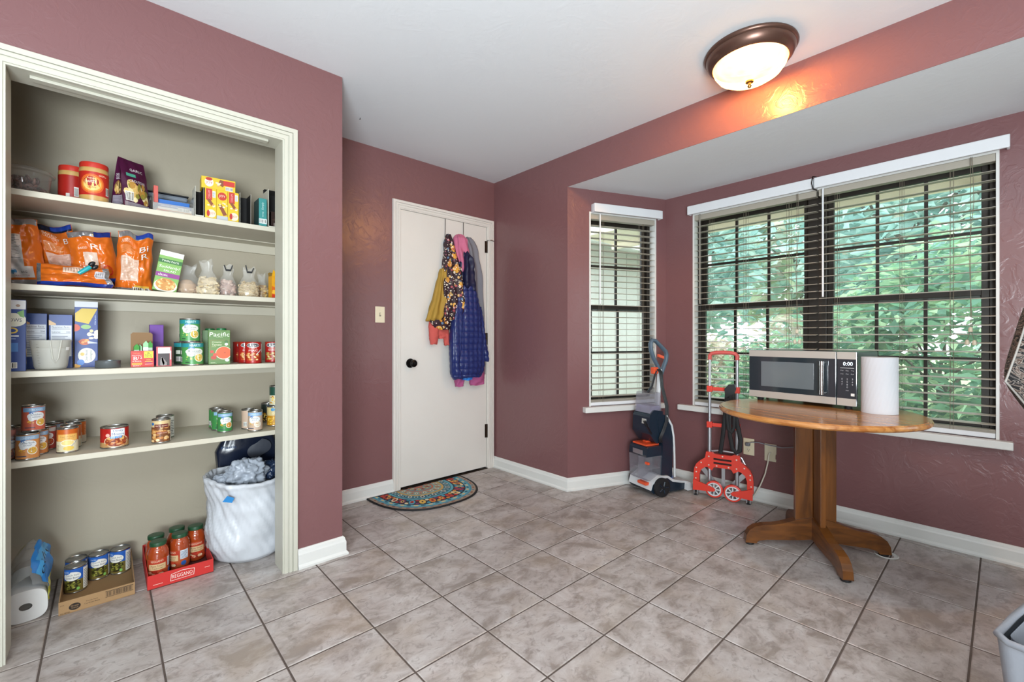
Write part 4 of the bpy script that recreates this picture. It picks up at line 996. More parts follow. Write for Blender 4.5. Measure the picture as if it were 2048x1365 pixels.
# ------------------------------------------------------------------ half-round door mat
MTX, MTY, MA, MB_ = 1.705, 2.925, 0.39, 0.465
mt = thing('door_mat', 'half-round colourful mandala door mat in front of the white door', 'mat', (MTX, MTY, 0))
def mrad(t):
    c, s = abs(math.cos(t)), abs(math.sin(t)); return ((c / MA) ** 2.5 + (s / MB_) ** 2.5) ** (-1 / 2.5)
def mpt(r, t, z): q = mrad(t) * r; return (q * math.cos(t), -q * math.sin(t), z)
b = B(); N = 64; v = [mpt(1, PI * k / N, 0.0008) for k in range(N + 1)] + [mpt(1, PI * k / N, 0.006) for k in range(N + 1)]
b.add(v, [tuple(range(N + 1)), tuple(range(2 * N + 1, N, -1))] + [(k, k + N + 1, k + N + 2, k + 1) for k in range(N)]); b.build('backing', M_RUBBER, mt)
a = Art()
def mring(r0, r1, c, n=48, t0=0.0, t1=PI):
    a.layer += 1
    for k in range(n):
        ta, tb_ = t0 + (t1 - t0) * k / n, t0 + (t1 - t0) * (k + 1) / n; a.p.append(([(ta, r0), (tb_, r0), (tb_, r1), (ta, r1)], c, a.layer))
def mpetal(r, t, dr, dt, c, pts=8):
    if t - dt < 0.01 or t + dt > PI - 0.01: dt = max(0.01, min(t - 0.01, PI - 0.01 - t))
    a.poly([(t + dt * math.cos(2 * PI * k / pts), r + dr * math.sin(2 * PI * k / pts)) for k in range(pts)], c)
mring(0.0, 0.97, '#35424c'); mring(0.90, 0.965, '#a99480'); mring(0.868, 0.90, '#4f93a8'); mring(0.80, 0.868, '#6db0bd'); mring(0.60, 0.80, '#2a2b35'); mring(0.56, 0.60, '#5fa8b8'); mring(0.44, 0.56, '#3d6f82'); mring(0.40, 0.44, '#c9a25a'); mring(0.27, 0.40, '#87a5a2'); mring(0.24, 0.27, '#b8674a'); mring(0.10, 0.24, '#7d9696'); mring(0.0, 0.10, '#b26f5c')
rnd = random.Random(4); MC = ['#c8412f', '#d98a3a', '#e2b85a', '#4da3bd', '#7a3d6a', '#e8d7b0', '#b83a3a', '#2f7f9c']
for k in range(26):
    t_ = PI * (k + 0.5) / 26; mpetal(0.925, t_, 0.020, 0.035, ('#8d5a4a', '#6f7f86')[k % 2]); mpetal(0.835, t_, 0.024, 0.045, ('#2b5f78', '#d6c08a')[k % 2])
for k in range(15):
    t_ = PI * (k + 0.5) / 15; c = MC[k % 7]
    mpetal(0.70, t_, 0.085, 0.070, c); mpetal(0.70, t_, 0.050, 0.040, '#e2b85a' if k % 2 else '#c8412f'); mpetal(0.70, t_, 0.022, 0.02, '#2a2b35'); mpetal(0.755, t_ + 0.10, 0.03, 0.04, MC[(k + 3) % 8]); mpetal(0.645, t_ + 0.10, 0.03, 0.045, MC[(k + 5) % 8])
for k in range(17):
    t_ = PI * (k + 0.5) / 17; mpetal(0.50, t_, 0.05, 0.07, ('#c9cfc2', '#8bb8bd')[k % 2]); mpetal(0.50, t_, 0.028, 0.035, '#2a2b35'); mpetal(0.34, t_, 0.045, 0.075, ('#c98a5a', '#d6d0b0')[k % 2]); mpetal(0.34, t_, 0.022, 0.03, '#556f7a')
for k in range(9):
    t_ = PI * (k + 0.5) / 9; mpetal(0.17, t_, 0.05, 0.13, ('#b8674a', '#d6c08a')[k % 2]); mpetal(0.17, t_, 0.025, 0.05, '#35424c')
b = B(); a.emit(b, lambda u, v, e: mpt(max(0.0, v), min(PI, max(0, u)), 0.0063 + e), rough=0.9, eps=0.000012); b.build('woven_pattern', None, mt)
b = B(); b.tube([mpt(0.985, PI * k / 60, 0.005) for k in range(61)], 0.006, M_RUBBER, 6); b.tube([mpt(0.98, 0, 0.005), (0, -0.004, 0.005), mpt(0.98, PI, 0.005)], 0.004, M_RUBBER, 6); b.build('black_border', None, mt)
# ------------------------------------------------------------------ coats hanging on the door
def loft(name, sections, m, parent, nu=56, nv=70, fold=0.006, kf=9, seed=0, quilt=None, cap=True, power=2.4):
    """Closed cloth tube: sections (z, x_left, x_right, y_front, y_back), smooth between them, with vertical folds."""
    S = sections
    def interp(v):
        f = v * (len(S) - 1); i = min(int(f), len(S) - 2); t = f - i
        def cr(a, b, c, d): return 0.5 * (2 * b + (c - a) * t + (2 * a - 5 * b + 4 * c - d) * t * t + (3 * b - a - 3 * c + d) * t ** 3)
        g = [S[max(0, i - 1)], S[i], S[i + 1], S[min(len(S) - 1, i + 2)]]
        return [cr(*[q[k] for q in g]) for k in range(5)]
    def fn(u, v):
        z, xl, xr, yf, yb = interp(v); a = 2 * PI * u
        ca, sa = math.cos(a), math.sin(a)
        ex = math.copysign(abs(ca) ** (2 / power), ca); ey = math.copysign(abs(sa) ** (2 / power), sa)
        w = fold * (0.3 + v) * (math.sin(kf * a + 2.5 * math.sin(v * 3 + seed) + seed) + 0.6 * math.sin((kf * 0.5 + 1) * a - v * 4 + seed * 2))
        q = 0
        if quilt: q = quilt[0] * ((abs(math.sin(z * PI / quilt[1])) * abs(math.sin(((xl + xr) / 2 + ex * (xr - xl) / 2) * PI / quilt[1]))) ** 0.4 - 0.75)
        nzv = noise.noise(Vector((u * 6, v * 7, seed))) * fold * 1.5
        rx, ry = (xr - xl) / 2 + (w + q + nzv) * 0.6, (yb - yf) / 2 + w + q + nzv
        return ((xl + xr) / 2 + ex * rx, min(PYMAX, (yf + yb) / 2 + ey * ry), z + 0.004 * math.sin(a * 3 + seed) * (v > 0.95))
    PYMAX = 2.9545
    b = B(); b.surf(fn, nu, nv, m, True, True)
    for vv in (0.0, 1.0):
        ring = [fn(k / nu, vv) for k in range(nu)]; c = sum((Vector(p) for p in ring), Vector()) / nu
        b.add([c] + ring, [(0, k + 1, (k + 1) % nu + 1) for k in range(nu)], m, True)
    return b.build(name, None, parent)
def dots_fabric():
    m = bpy.data.materials.new('cat_print_fabric'); m.use_nodes = True; nt = m.node_tree; p = nt.nodes['Principled BSDF']; L = nt.links.new
    p.inputs['Roughness'].default_value = 0.6
    tc = nt.nodes.new('ShaderNodeNewGeometry')
    base = nt.nodes.new('ShaderNodeRGB'); base.outputs[0].default_value = lin('#2c141d'); cur = base.outputs[0]
    for sc, rad, cols, off in ((13, 0.36, ('#d99a2e', '#c9862a', '#e0a640', '#2c141d'), 0.0), (33, 0.33, ('#e8dcc8', '#b04a52', '#5d7ea0', '#2c141d', '#d8b06a'), 3.1), (62, 0.30, ('#f0e8da', '#2c141d', '#e8dcc8', '#9a5a70'), 7.7)):
        mp = nt.nodes.new('ShaderNodeMapping'); mp.inputs['Location'].default_value = (off, off, off); L(tc.outputs['Position'], mp.inputs[0])
        v = nt.nodes.new('ShaderNodeTexVoronoi'); v.inputs['Scale'].default_value = sc; L(mp.outputs[0], v.inputs['Vector'])
        lt = nt.nodes.new('ShaderNodeMath'); lt.operation = 'LESS_THAN'; lt.inputs[1].default_value = rad; L(v.outputs['Distance'], lt.inputs[0])
        sx = nt.nodes.new('ShaderNodeSeparateColor'); L(v.outputs['Color'], sx.inputs[0])
        r = nt.nodes.new('ShaderNodeValToRGB'); r.color_ramp.interpolation = 'CONSTANT'; e = r.color_ramp.elements; e[0].color = lin(cols[0]); e[1].position = 1.0 / len(cols); e[1].color = lin(cols[1])
        for k in range(2, len(cols)): q = e.new(k / len(cols)); q.color = lin(cols[k])
        L(sx.outputs[0], r.inputs['Fac'])
        mx = nt.nodes.new('ShaderNodeMix'); mx.data_type = 'RGBA'; L(lt.outputs[0], mx.inputs[0]); L(cur, mx.inputs[6]); L(r.outputs['Color'], mx.inputs[7]); cur = mx.outputs[2]
    L(cur, p.inputs['Base Color'])
    return m
M_CAT = dots_fabric()
M_MUST = mat('mustard_cotton', '#a88432', 0.75, bump=0.2, bscale=60, var=0.1, vscale=14); M_CORAL = mat('coral_knit', '#c4564e', 0.85, bump=0.2, bscale=200)
M_PINK = mat('pink_fleece', '#c66b8a', 0.85, bump=0.25, bscale=90); M_GREYF = mat('grey_fleece', '#77757c', 0.85, bump=0.25, bscale=120); M_NAVYC = mat('navy_nylon', '#1d2a63', 0.35, bump=0.1, bscale=120, var=0.12, vscale=12)
M_NAVYD = mat('dark_navy_lining', '#12173a', 0.5); M_PURP = mat('purple_pink_cuff', '#a8507f', 0.8)
hk = None
M_WIRE = mat('dull_hook_wire', '#6d665d', 0.35, 0.8)
for x, lab in ((1.972, 'wire over-door hook holding the cat print jacket'), (2.146, 'wire over-door hook holding the navy and grey coats')):
    b = B(); b.tube([(x, YD + 0.030, 2.0485), (x, YD - 0.004, 2.0485), (x - 0.001, YD - 0.004, 1.96), (x - 0.004, YD - 0.004, 1.90), (x - 0.004, YD - 0.020, 1.878), (x - 0.004, YD - 0.038, 1.885), (x - 0.004, YD - 0.044, 1.905)], 0.0026, M_WIRE, 8); o = b.build('door_hook'); tag(o, lab, 'hook', 'over-door coat hooks')

j1 = thing('hanging_jacket', 'dark cat print jacket with mustard lining hanging on the door', 'jacket', (0, 0, 0), 0, 'coats hanging on the door')
loft('body', [(1.922, 1.975, 2.005, 2.925, 2.950), (1.88, 1.955, 2.018, 2.900, 2.952), (1.79, 1.937, 2.040, 2.880, 2.952), (1.63, 1.925, 2.072, 2.865, 2.952), (1.45, 1.912, 2.085, 2.852, 2.950), (1.33, 1.900, 2.080, 2.850, 2.950), (1.235, 1.900, 2.050, 2.860, 2.948)], M_CAT, j1, fold=0.010, kf=7, seed=1)
loft('sleeve', [(1.66, 1.985, 2.060, 2.845, 2.90), (1.55, 1.975, 2.080, 2.838, 2.90), (1.40, 1.965, 2.088, 2.828, 2.90), (1.30, 1.945, 2.070, 2.828, 2.90), (1.245, 1.955, 2.040, 2.838, 2.90)], M_CAT, j1, fold=0.008, kf=5, seed=2)
loft('lining_flap', [(1.64, 1.905, 1.955, 2.885, 2.945), (1.54, 1.875, 1.945, 2.878, 2.946), (1.40, 1.832, 1.930, 2.870, 2.946), (1.29, 1.792, 1.92, 2.868, 2.946), (1.235, 1.785, 1.915, 2.872, 2.944)], M_MUST, j1, fold=0.009, kf=6, seed=3)
loft('hem', [(1.245, 1.80, 1.985, 2.862, 2.944), (1.205, 1.815, 1.982, 2.860, 2.944), (1.172, 1.85, 1.975, 2.866, 2.942)], M_CAT, j1, fold=0.006, kf=5, seed=4, nv=20)
j2 = thing('hanging_sweater', 'coral sweater whose cuffs show below the cat print jacket', 'sweater', (0, 0, 0), 0, 'coats hanging on the door')
loft('body', [(1.25, 1.815, 1.975, 2.900, 2.948), (1.19, 1.812, 1.978, 2.895, 2.948), (1.13, 1.885, 1.985, 2.895, 2.948), (1.105, 1.89, 1.985, 2.90, 2.946)], M_CORAL, j2, fold=0.003, kf=6, seed=5, nv=30)
loft('cuff', [(1.20, 1.802, 1.885, 2.888, 2.940), (1.12, 1.806, 1.878, 2.886, 2.940), (1.06, 1.815, 1.868, 2.890, 2.938)], M_CORAL, j2, fold=0.003, kf=4, seed=6, nv=24)
loft('cuff', [(1.14, 1.935, 1.982, 2.888, 2.940), (1.05, 1.940, 1.985, 2.890, 2.938)], M_CORAL, j2, fold=0.003, kf=4, seed=7, nv=16)
j3 = thing('hanging_sweater', 'pink fleece hung between the cat print jacket and the grey hood', 'fleece', (0, 0, 0), 0, 'coats hanging on the door')
loft('body', [(1.935, 2.075, 2.120, 2.915, 2.950), (1.90, 2.052, 2.142, 2.888, 2.952), (1.81, 2.040, 2.155, 2.872, 2.952), (1.72, 2.045, 2.150, 2.870, 2.950), (1.64, 2.055, 2.130, 2.880, 2.948), (1.56, 2.06, 2.10, 2.90, 2.946)], M_PINK, j3, fold=0.013, kf=6, seed=8)
j4 = thing('hanging_jacket', 'long grey hooded coat with purple cuffs behind the navy jacket', 'coat', (0, 0, 0), 0, 'coats hanging on the door')
loft('body', [(1.928, 2.165, 2.205, 2.925, 2.952), (1.88, 2.148, 2.238, 2.895, 2.953), (1.78, 2.150, 2.268, 2.878, 2.953), (1.60, 2.17, 2.300, 2.885, 2.953), (1.35, 2.19, 2.338, 2.905, 2.953), (1.05, 2.20, 2.352, 2.915, 2.953), (0.80, 2.20, 2.350, 2.918, 2.953)], M_GREYF, j4, fold=0.012, kf=6, seed=9)
loft('cuff', [(0.86, 2.195, 2.330, 2.885, 2.945), (0.78, 2.19, 2.330, 2.882, 2.945), (0.722, 2.19, 2.318, 2.885, 2.942)], M_PURP, j4, fold=0.004, kf=4, seed=10, nv=20)
loft('cuff', [(0.83, 2.04, 2.125, 2.885, 2.945), (0.765, 2.042, 2.118, 2.882, 2.945), (0.722, 2.045, 2.112, 2.885, 2.942)], M_PURP, j4, fold=0.004, kf=4, seed=11, nv=20)
j5 = thing('hanging_jacket', 'navy blue quilted puffer jacket hanging on the door', 'jacket', (0, 0, 0), 0, 'coats hanging on the door')
loft('hood', [(1.80, 2.105, 2.145, 2.875, 2.93), (1.74, 2.080, 2.168, 2.850, 2.94), (1.64, 2.068, 2.192, 2.832, 2.945), (1.54, 2.062, 2.205, 2.832, 2.945), (1.48, 2.06, 2.208, 2.838, 2.945)], M_NAVYD, j5, fold=0.015, kf=6, seed=12)
loft('body', [(1.52, 2.060, 2.212, 2.838, 2.945), (1.46, 2.050, 2.222, 2.825, 2.945), (1.32, 2.015, 2.245, 2.815, 2.945), (1.20, 1.995, 2.270, 2.812, 2.945), (1.09, 1.985, 2.292, 2.812, 2.945), (0.95, 1.985, 2.300, 2.815, 2.945), (0.84, 2.00, 2.295, 2.825, 2.945), (0.79, 2.03, 2.27, 2.84, 2.943)], M_NAVYC, j5, nu=110, nv=150, fold=0.004, kf=3, seed=13, quilt=(0.013, 0.048))
loft('sleeve', [(1.42, 1.995, 2.075, 2.83, 2.90), (1.30, 1.975, 2.065, 2.818, 2.90), (1.10, 1.955, 2.05, 2.812, 2.90), (0.92, 1.958, 2.04, 2.815, 2.90), (0.82, 1.972, 2.06, 2.825, 2.90), (0.785, 2.0, 2.08, 2.84, 2.90)], M_NAVYC, j5, nu=60, nv=110, fold=0.004, kf=3, seed=14, quilt=(0.010, 0.048))
loft('sleeve', [(1.36, 2.215, 2.262, 2.845, 2.92), (1.15, 2.240, 2.305, 2.838, 2.925), (0.98, 2.262, 2.335, 2.838, 2.925), (0.915, 2.275, 2.345, 2.845, 2.925)], M_NAVYC, j5, nu=60, nv=80, fold=0.004, kf=3, seed=15, quilt=(0.010, 0.048))
loft('lining', [(0.81, 2.07, 2.20, 2.855, 2.925), (0.772, 2.09, 2.18, 2.86, 2.92)], mat('bright_blue_lining', '#2f7fd0', 0.5), j5, fold=0.003, seed=16, nv=12)

# ------------------------------------------------------------------ grey lined bin at the picture's edge
BH = 0.45
bn = thing('lined_bin', 'grey plastic bin with a folded-over liner near the camera', 'bin', (1.4388, 0.0133, 0), math.radians(-13))
M_BINL = clear_mat('white_bag_liner', '#e5e7ec', 0.05, 0.25, '#c4c8d0', 0.75); M_BING = mat('grey_bin_plastic', '#676b72', 0.45, bump=0.05, bscale=40)
def bin_shell(z0, z1, i0, i1, m, b, th=0.0):
    w, d = 0.26, 0.34; n = 6
    def ring(ins, z):
        r = 0.03; pts = []
        for cx, cy, a0 in ((w - ins - r, -ins - r, 0), (ins + r, -ins - r, PI / 2), (ins + r, -d + ins + r, PI), (w - ins - r, -d + ins + r, 3 * PI / 2)):
            for k in range(n + 1): a = a0 + PI / 2 * k / n; pts.append((cx + r * math.cos(a), cy + r * math.sin(a), z))
        return pts
    A, Bq = ring(i0, z0), ring(i1, z1); k = len(A)
    b.add(A + Bq, [(i, (i + 1) % k, (i + 1) % k + k, i + k) for i in range(k)], m, True)
    return A
b = B(); A = bin_shell(0.002, BH - 0.01, 0.035, 0.004, M_BING, b); b.add(A, [tuple(range(len(A)))[::-1]], M_BING); bin_shell(BH - 0.01, 0.01, 0.010, 0.041, M_BING, b); b.build('bin_body', None, bn)
b = B(); bin_shell(BH - 0.11, BH, 0.006, -0.003, mat('grey_white_liner', '#85888f', 0.4, bump=0.5, bscale=25), b); bin_shell(BH, 0.06, 0.014, 0.050, MATS['grey_white_liner'], b)
w, d = 0.26, 0.34
rim = [(0.02, 0.001, BH), (0.13, 0.002, BH + 0.002), (w - 0.02, 0.001, BH), (w + 0.002, -0.02, BH), (w + 0.002, -d + 0.02, BH), (w - 0.02, -d - 0.001, BH), (0.02, -d - 0.001, BH), (-0.002, -d + 0.02, BH), (-0.003, -0.17, BH + 0.003), (-0.002, -0.02, BH)]
b.tube(rim, 0.0075, MATS['grey_white_liner'], 8, closed=True); b.build('liner', None, bn)

# ------------------------------------------------------------------ paisley cushion on a tall stool
STX, STY = 2.185, -0.225
st = thing('bar_stool', 'tall wooden stool out of view carrying the paisley cushion', 'stool', (STX, STY, 0), 0.3)
b = B(); b.lathe([(0.0, 0.705), (0.155, 0.705), (0.16, 0.715), (0.155, 0.732), (0.0, 0.735)], None, 32, cap0=False, cap1=False); b.build('seat', W_LEG, st)
for k in range(4):
    a = PI / 4 + k * PI / 2; b = B(); b.rod((math.cos(a) * 0.15, math.sin(a) * 0.15, 0.0), (math.cos(a) * 0.11, math.sin(a) * 0.11, 0.705), 0.015, W_LEG, 10); b.build('leg', None, st)
b = B()
for k in range(4):
    a, c = PI / 4 + k * PI / 2, PI / 4 + (k + 1) * PI / 2; b.rod((math.cos(a) * 0.138, math.sin(a) * 0.138, 0.25), (math.cos(c) * 0.138, math.sin(c) * 0.138, 0.25), 0.009, W_LEG, 8)
b.build('stretcher', None, st)
pm = bpy.data.materials.new('paisley_fabric'); pm.use_nodes = True; nt = pm.node_tree; pb = nt.nodes['Principled BSDF']; pb.inputs['Roughness'].default_value = 0.85
tc = nt.nodes.new('ShaderNodeNewGeometry'); nz = nt.nodes.new('ShaderNodeTexNoise'); nz.inputs['Scale'].default_value = 17; nz.inputs['Detail'].default_value = 3; nz.inputs['Distortion'].default_value = 1.5; nt.links.new(tc.outputs['Position'], nz.inputs['Vector'])
ml = nt.nodes.new('ShaderNodeMath'); ml.operation = 'MULTIPLY'; ml.inputs[1].default_value = 7.0; nt.links.new(nz.outputs['Fac'], ml.inputs[0])
fr = nt.nodes.new('ShaderNodeMath'); fr.operation = 'FRACT'; nt.links.new(ml.outputs[0], fr.inputs[0])
rp = nt.nodes.new('ShaderNodeValToRGB'); rp.color_ramp.interpolation = 'CONSTANT'; e = rp.color_ramp.elements; e[0].color = lin('#0e0c0d'); e[1].position = 0.34; e[1].color = lin('#83786f')
for ps, cc_ in ((0.46, '#4a372e'), (0.62, '#7d7068'), (0.74, '#141112'), (0.92, '#8f857e')): q = e.new(ps); q.color = lin(cc_)
nt.links.new(fr.outputs[0], rp.inputs['Fac']); nt.links.new(rp.outputs['Color'], pb.inputs['Base Color'])
cu = thing('throw_cushion', 'black and white paisley cushion with pale piping at the picture edge', 'cushion', (STX, STY, 0.736), 0)
# floppy square pad standing on one corner, another corner pointing into the room
RTV = Vector((0.740, -0.672, 0)); UPV = Vector((0, 0, 1)); FWV = Vector((0.672, 0.740, 0))
ea = (RTV * 0.36 + UPV * 0.93 + FWV * 0.06).normalized(); eb = (RTV * 0.67 - UPV * 0.72 + FWV * 0.12).normalized(); e3 = ea.cross(eb).normalized()
TIP = Vector((1.9370, -0.003, 0.978)); SDE = 0.32
def cush(sgn):
    def fn(u, v):
        a, c = 2 * u - 1, 2 * v - 1; th = 0.050 * (max(0, 1 - a ** 4) * max(0, 1 - c ** 4)) ** 0.6
        k = 1 - 0.05 * (math.cos(a * PI / 2) * abs(c) + math.cos(c * PI / 2) * abs(a))
        return tuple(TIP + (ea + eb) * (SDE / 2) + ea * (a * SDE / 2 * k) + eb * (c * SDE / 2 * k) + e3 * (sgn * th) - Vector((STX, STY, 0.736)))
    return fn
b = B(); b.surf(cush(1), 24, 24, pm); b.surf(cush(-1), 24, 24, pm); b.build('cover', None, cu, weld=True)
f1 = cush(1); edge = [f1(k / 20, 0) for k in range(20)] + [f1(1, k / 20) for k in range(20)] + [f1(1 - k / 20, 1) for k in range(20)] + [f1(0, 1 - k / 20) for k in range(20)]
b = B(); b.tube(edge, 0.0026, mat('pale_piping', '#9b9690', 0.8), 8, closed=True); b.build('piping', None, cu)
# ------------------------------------------------------------------ pantry goods: builders
M_TIN = mat('tin_can_metal', '#a9a8a4', 0.25, 0.9); M_TIND = mat('tin_can_end', '#8f8e8b', 0.3, 0.9)
def facing(x, y): return -math.atan2(x, y)
def can(label, x, y, z, r, h, base, art=None, group=None, rot=0.0, name='soup_can', cat='can', ends=None):
    e = thing(name, label, cat, (x, y, z + 0.0003), facing(x, y) + rot, group)
    et = ends or M_TIN
    b = B(); b.lathe([(r * 0.90, 0.002), (r * 0.97, 0.0), (r, 0.0015), (r, 0.004), (r * 0.975, 0.0055), (r * 0.975, h - 0.0055), (r, h - 0.004), (r, h - 0.001), (r * 0.98, h), (r * 0.955, h - 0.001), (r * 0.945, h - 0.0045)], et, 36, cap0=True, cap1=False, sharp=80); b.build('can_body', None, e)
    b = B(); b.lathe([(r * 0.945, h - 0.0045), (r * 0.82, h - 0.0045), (r * 0.80, h - 0.0035), (r * 0.55, h - 0.0035), (r * 0.53, h - 0.0045), (0.0, h - 0.0045)], M_TIND if ends is None else ends, 32, cap0=False, cap1=False); b.build('lid', None, e)
    b = B(); b.lathe([(r * 0.982, 0.006), (r * 0.982, h - 0.006)], C(base, 0.35) if isinstance(base, str) else base, 40, cap0=False, cap1=False)
    if art is not None:
        art.bounds = (-PI * r * 0.98, PI * r * 0.98, 0.0, h - 0.0125); art.emit(b, on_cyl(r * 0.982, 0.0062), du=r * 0.2, rough=0.35)
    b.build('label', None, e)
    return e
def carton(label, x, y, z, w, d, h, col, rot=0.0, front=None, left=None, right=None, top=None, group=None, name='food_box', cat='box', side=None, bev=0.0012, tilt=0.0):
    """Closed box centred on (x, y): front faces local -y."""
    e = thing(name, label, cat, (x, y, z + 0.0004), rot, group)
    if tilt: e.rotation_euler = (0, tilt, rot)
    b = B(); b.box(-w / 2, w / 2, -d / 2, d / 2, 0, h); b.build('carton', C(col, 0.4), e, bevel=bev)
    for art, fn, bd in ((front, on_front(0, -d / 2, 0), (-w / 2, w / 2, 0, h)), (left, on_left(-w / 2, 0, 0), (-d / 2, d / 2, 0, h)), (right, on_right(w / 2, 0, 0), (-d / 2, d / 2, 0, h)), (top, on_top(0, 0, h), (-w / 2, w / 2, -d / 2, d / 2))):
        if art is not None: b = B(); art.bounds = bd; art.emit(b, fn); b.build('print', None, e)
    return e
def open_box(label, x, y, z, w, d, h, outer, inner, rot=0.0, flap=None, front=None, group=None, left=None, cut=0.0, name='food_box', cat='box'):
    """Open-topped carton with thin walls; cut lowers the front wall; flap=(length, lean) stands on the back wall."""
    e = thing(name, label, cat, (x, y, z + 0.0004), rot, group); t = 0.0012
    mo, mi_ = C(outer, 0.4), C(inner, 0.7); b = B()
    for (x0, x1, y0, y1, z1) in ((-w / 2, w / 2, -d / 2, -d / 2 + t, h - cut), (-w / 2, w / 2, d / 2 - t, d / 2, h), (-w / 2, -w / 2 + t, -d / 2 + t, d / 2 - t, h), (w / 2 - t, w / 2, -d / 2 + t, d / 2 - t, h)): b.box(x0, x1, y0, y1, 0, z1, mo)
    b.box(-w / 2 + t, w / 2 - t, -d / 2 + t, d / 2 - t, 0, t, mi_)
    q = t * 1.15; b.add([(-w / 2 + q, d / 2 - q, q), (w / 2 - q, d / 2 - q, q), (w / 2 - q, d / 2 - q, h), (-w / 2 + q, d / 2 - q, h)], [(0, 1, 2, 3)], mi_)
    for s in (-1, 1): b.add([(s * (w / 2 - q), -d / 2 + q, q), (s * (w / 2 - q), d / 2 - q, q), (s * (w / 2 - q), d / 2 - q, h), (s * (w / 2 - q), -d / 2 + q, h)], [(0, 1, 2, 3)], mi_)
    b.build('carton', None, e)
    if flap:
        L_, ln = flap; b = B(); r_ = 0.008
        pts = [(-w / 2 + 0.001, 0), (w / 2 - 0.001, 0), (w / 2 - 0.001, L_ - r_), (w / 2 - r_, L_), (-w / 2 + r_, L_), (-w / 2 + 0.001, L_ - r_)]
        Mx = Matrix.Translation((0, d / 2 - t, h)) @ Matrix.Rotation(-ln, 4, 'X')
        b.prism(pts, 0, t, mi_, Mx); b.build('flap', None, e)
    if front is not None: front.bounds = (-w / 2, w / 2, 0, h - cut); b = B(); front.emit(b, on_front(0, -d / 2, 0)); b.build('print', None, e)
    return e
def pillow_bag(label, x, y, z, W, H, T, base, rot=(0, 0, 0), art=None, top=None, bottom=None, seed=1, group=None, name='snack_bag', cat='bag', crump=1.0, back=None, sag=0.0):
    """Sealed foil bag: bulging middle, flat crimped ends, crumpled film."""
    e = thing(name, label, cat, (x, y, z), 0, group); e.rotation_euler = rot
    def fn(sg):
        def f(u, v, ex=0.0):
            a = 2 * u - 1; s = math.sin(PI * min(1, max(0, v))) ** 0.55
            th = T / 2 * (max(0.0, 1 - abs(a) ** 2.6)) ** 0.7 * s * (1.15 - 0.35 * v + sag * (0.5 - v))
            nzv = noise.noise(Vector((u * 3.1 + seed, v * 4.2, seed * 1.7))) * 0.018 * crump + noise.noise(Vector((u * 9 + seed, v * 11, seed))) * 0.008 * crump
            wv = W / 2 * (1 - 0.10 * s * (1 - 0.2 * abs(a))) * (1 - 0.16 * max(0, v - 0.55)) + 0.004 * crump * noise.noise(Vector((v * 6, seed, a)))
            nzv *= (1 - abs(a) ** 4)
            zz = v * H + 0.022 * crump * noise.noise(Vector((u * 3, seed, 2))) * (1 if v > 0.5 else 0.0)
            return (a * wv, -sg * (th + 0.0008 + ex) + nzv, zz)
        return f
    F, K = fn(1), fn(-1); bm_ = base if not isinstance(base, str) else C(base, 0.22)
    b = B(); b.surf(lambda u, v: F(u, v), 44, 52, bm_); b.surf(lambda u, v: K(1 - u, v), 44, 52, back or bm_); b.build('film', None, e, weld=True)
    a = art or Art()
    if top: a.p.insert(0, ([(0, 1 - top[0]), (1, 1 - top[0]), (1, 1.0), (0, 1.0)], top[1], 1))
    if bottom: a.p.insert(0, ([(0, 0.0), (1, 0.0), (1, bottom[0]), (0, bottom[0])], bottom[1], 1))
    a.bounds = (0.015, 0.985, 0.005, 0.995)
    b = B(); a.emit(b, lambda u, v, ex: F(u, v, ex + 0.0010), du=1 / 44, dv=1 / 52, rough=0.25); 
    if b.v: b.build('print', None, e)
    return e
def jar(label, x, y, z, r, h, prof, bodym, lidc, art, zl, hl, group=None, lidh=0.018, name='sauce_jar', rot=0.0, lid_r=0.85):
    e = thing(name, label, 'jar', (x, y, z + 0.0004), facing(x, y) + rot, group)
    b = B(); b.lathe([(r * a_, h * c_) for a_, c_ in prof], bodym, 36, sharp=70); b.build('jar_body', None, e)
    b = B(); lr = r * lid_r; b.lathe([(lr, h - lidh), (lr * 1.01, h - lidh * 0.2), (lr * 0.97, h + 0.0005), (lr * 0.9, h + 0.001), (0, h - 0.0005)], lidc, 36, cap0=True, cap1=False, sharp=60); b.build('lid', None, e)
    b = B(); b.lathe([(r * 1.003, zl), (r * 1.003, zl + hl)], art[0], 40, cap0=False, cap1=False); art[1].bounds = (-PI * r * 0.98, PI * r * 0.98, 0, hl); art[1].emit(b, on_cyl(r * 1.004, zl), du=r * 0.2, rough=0.4); b.build('label', None, e)
    return e
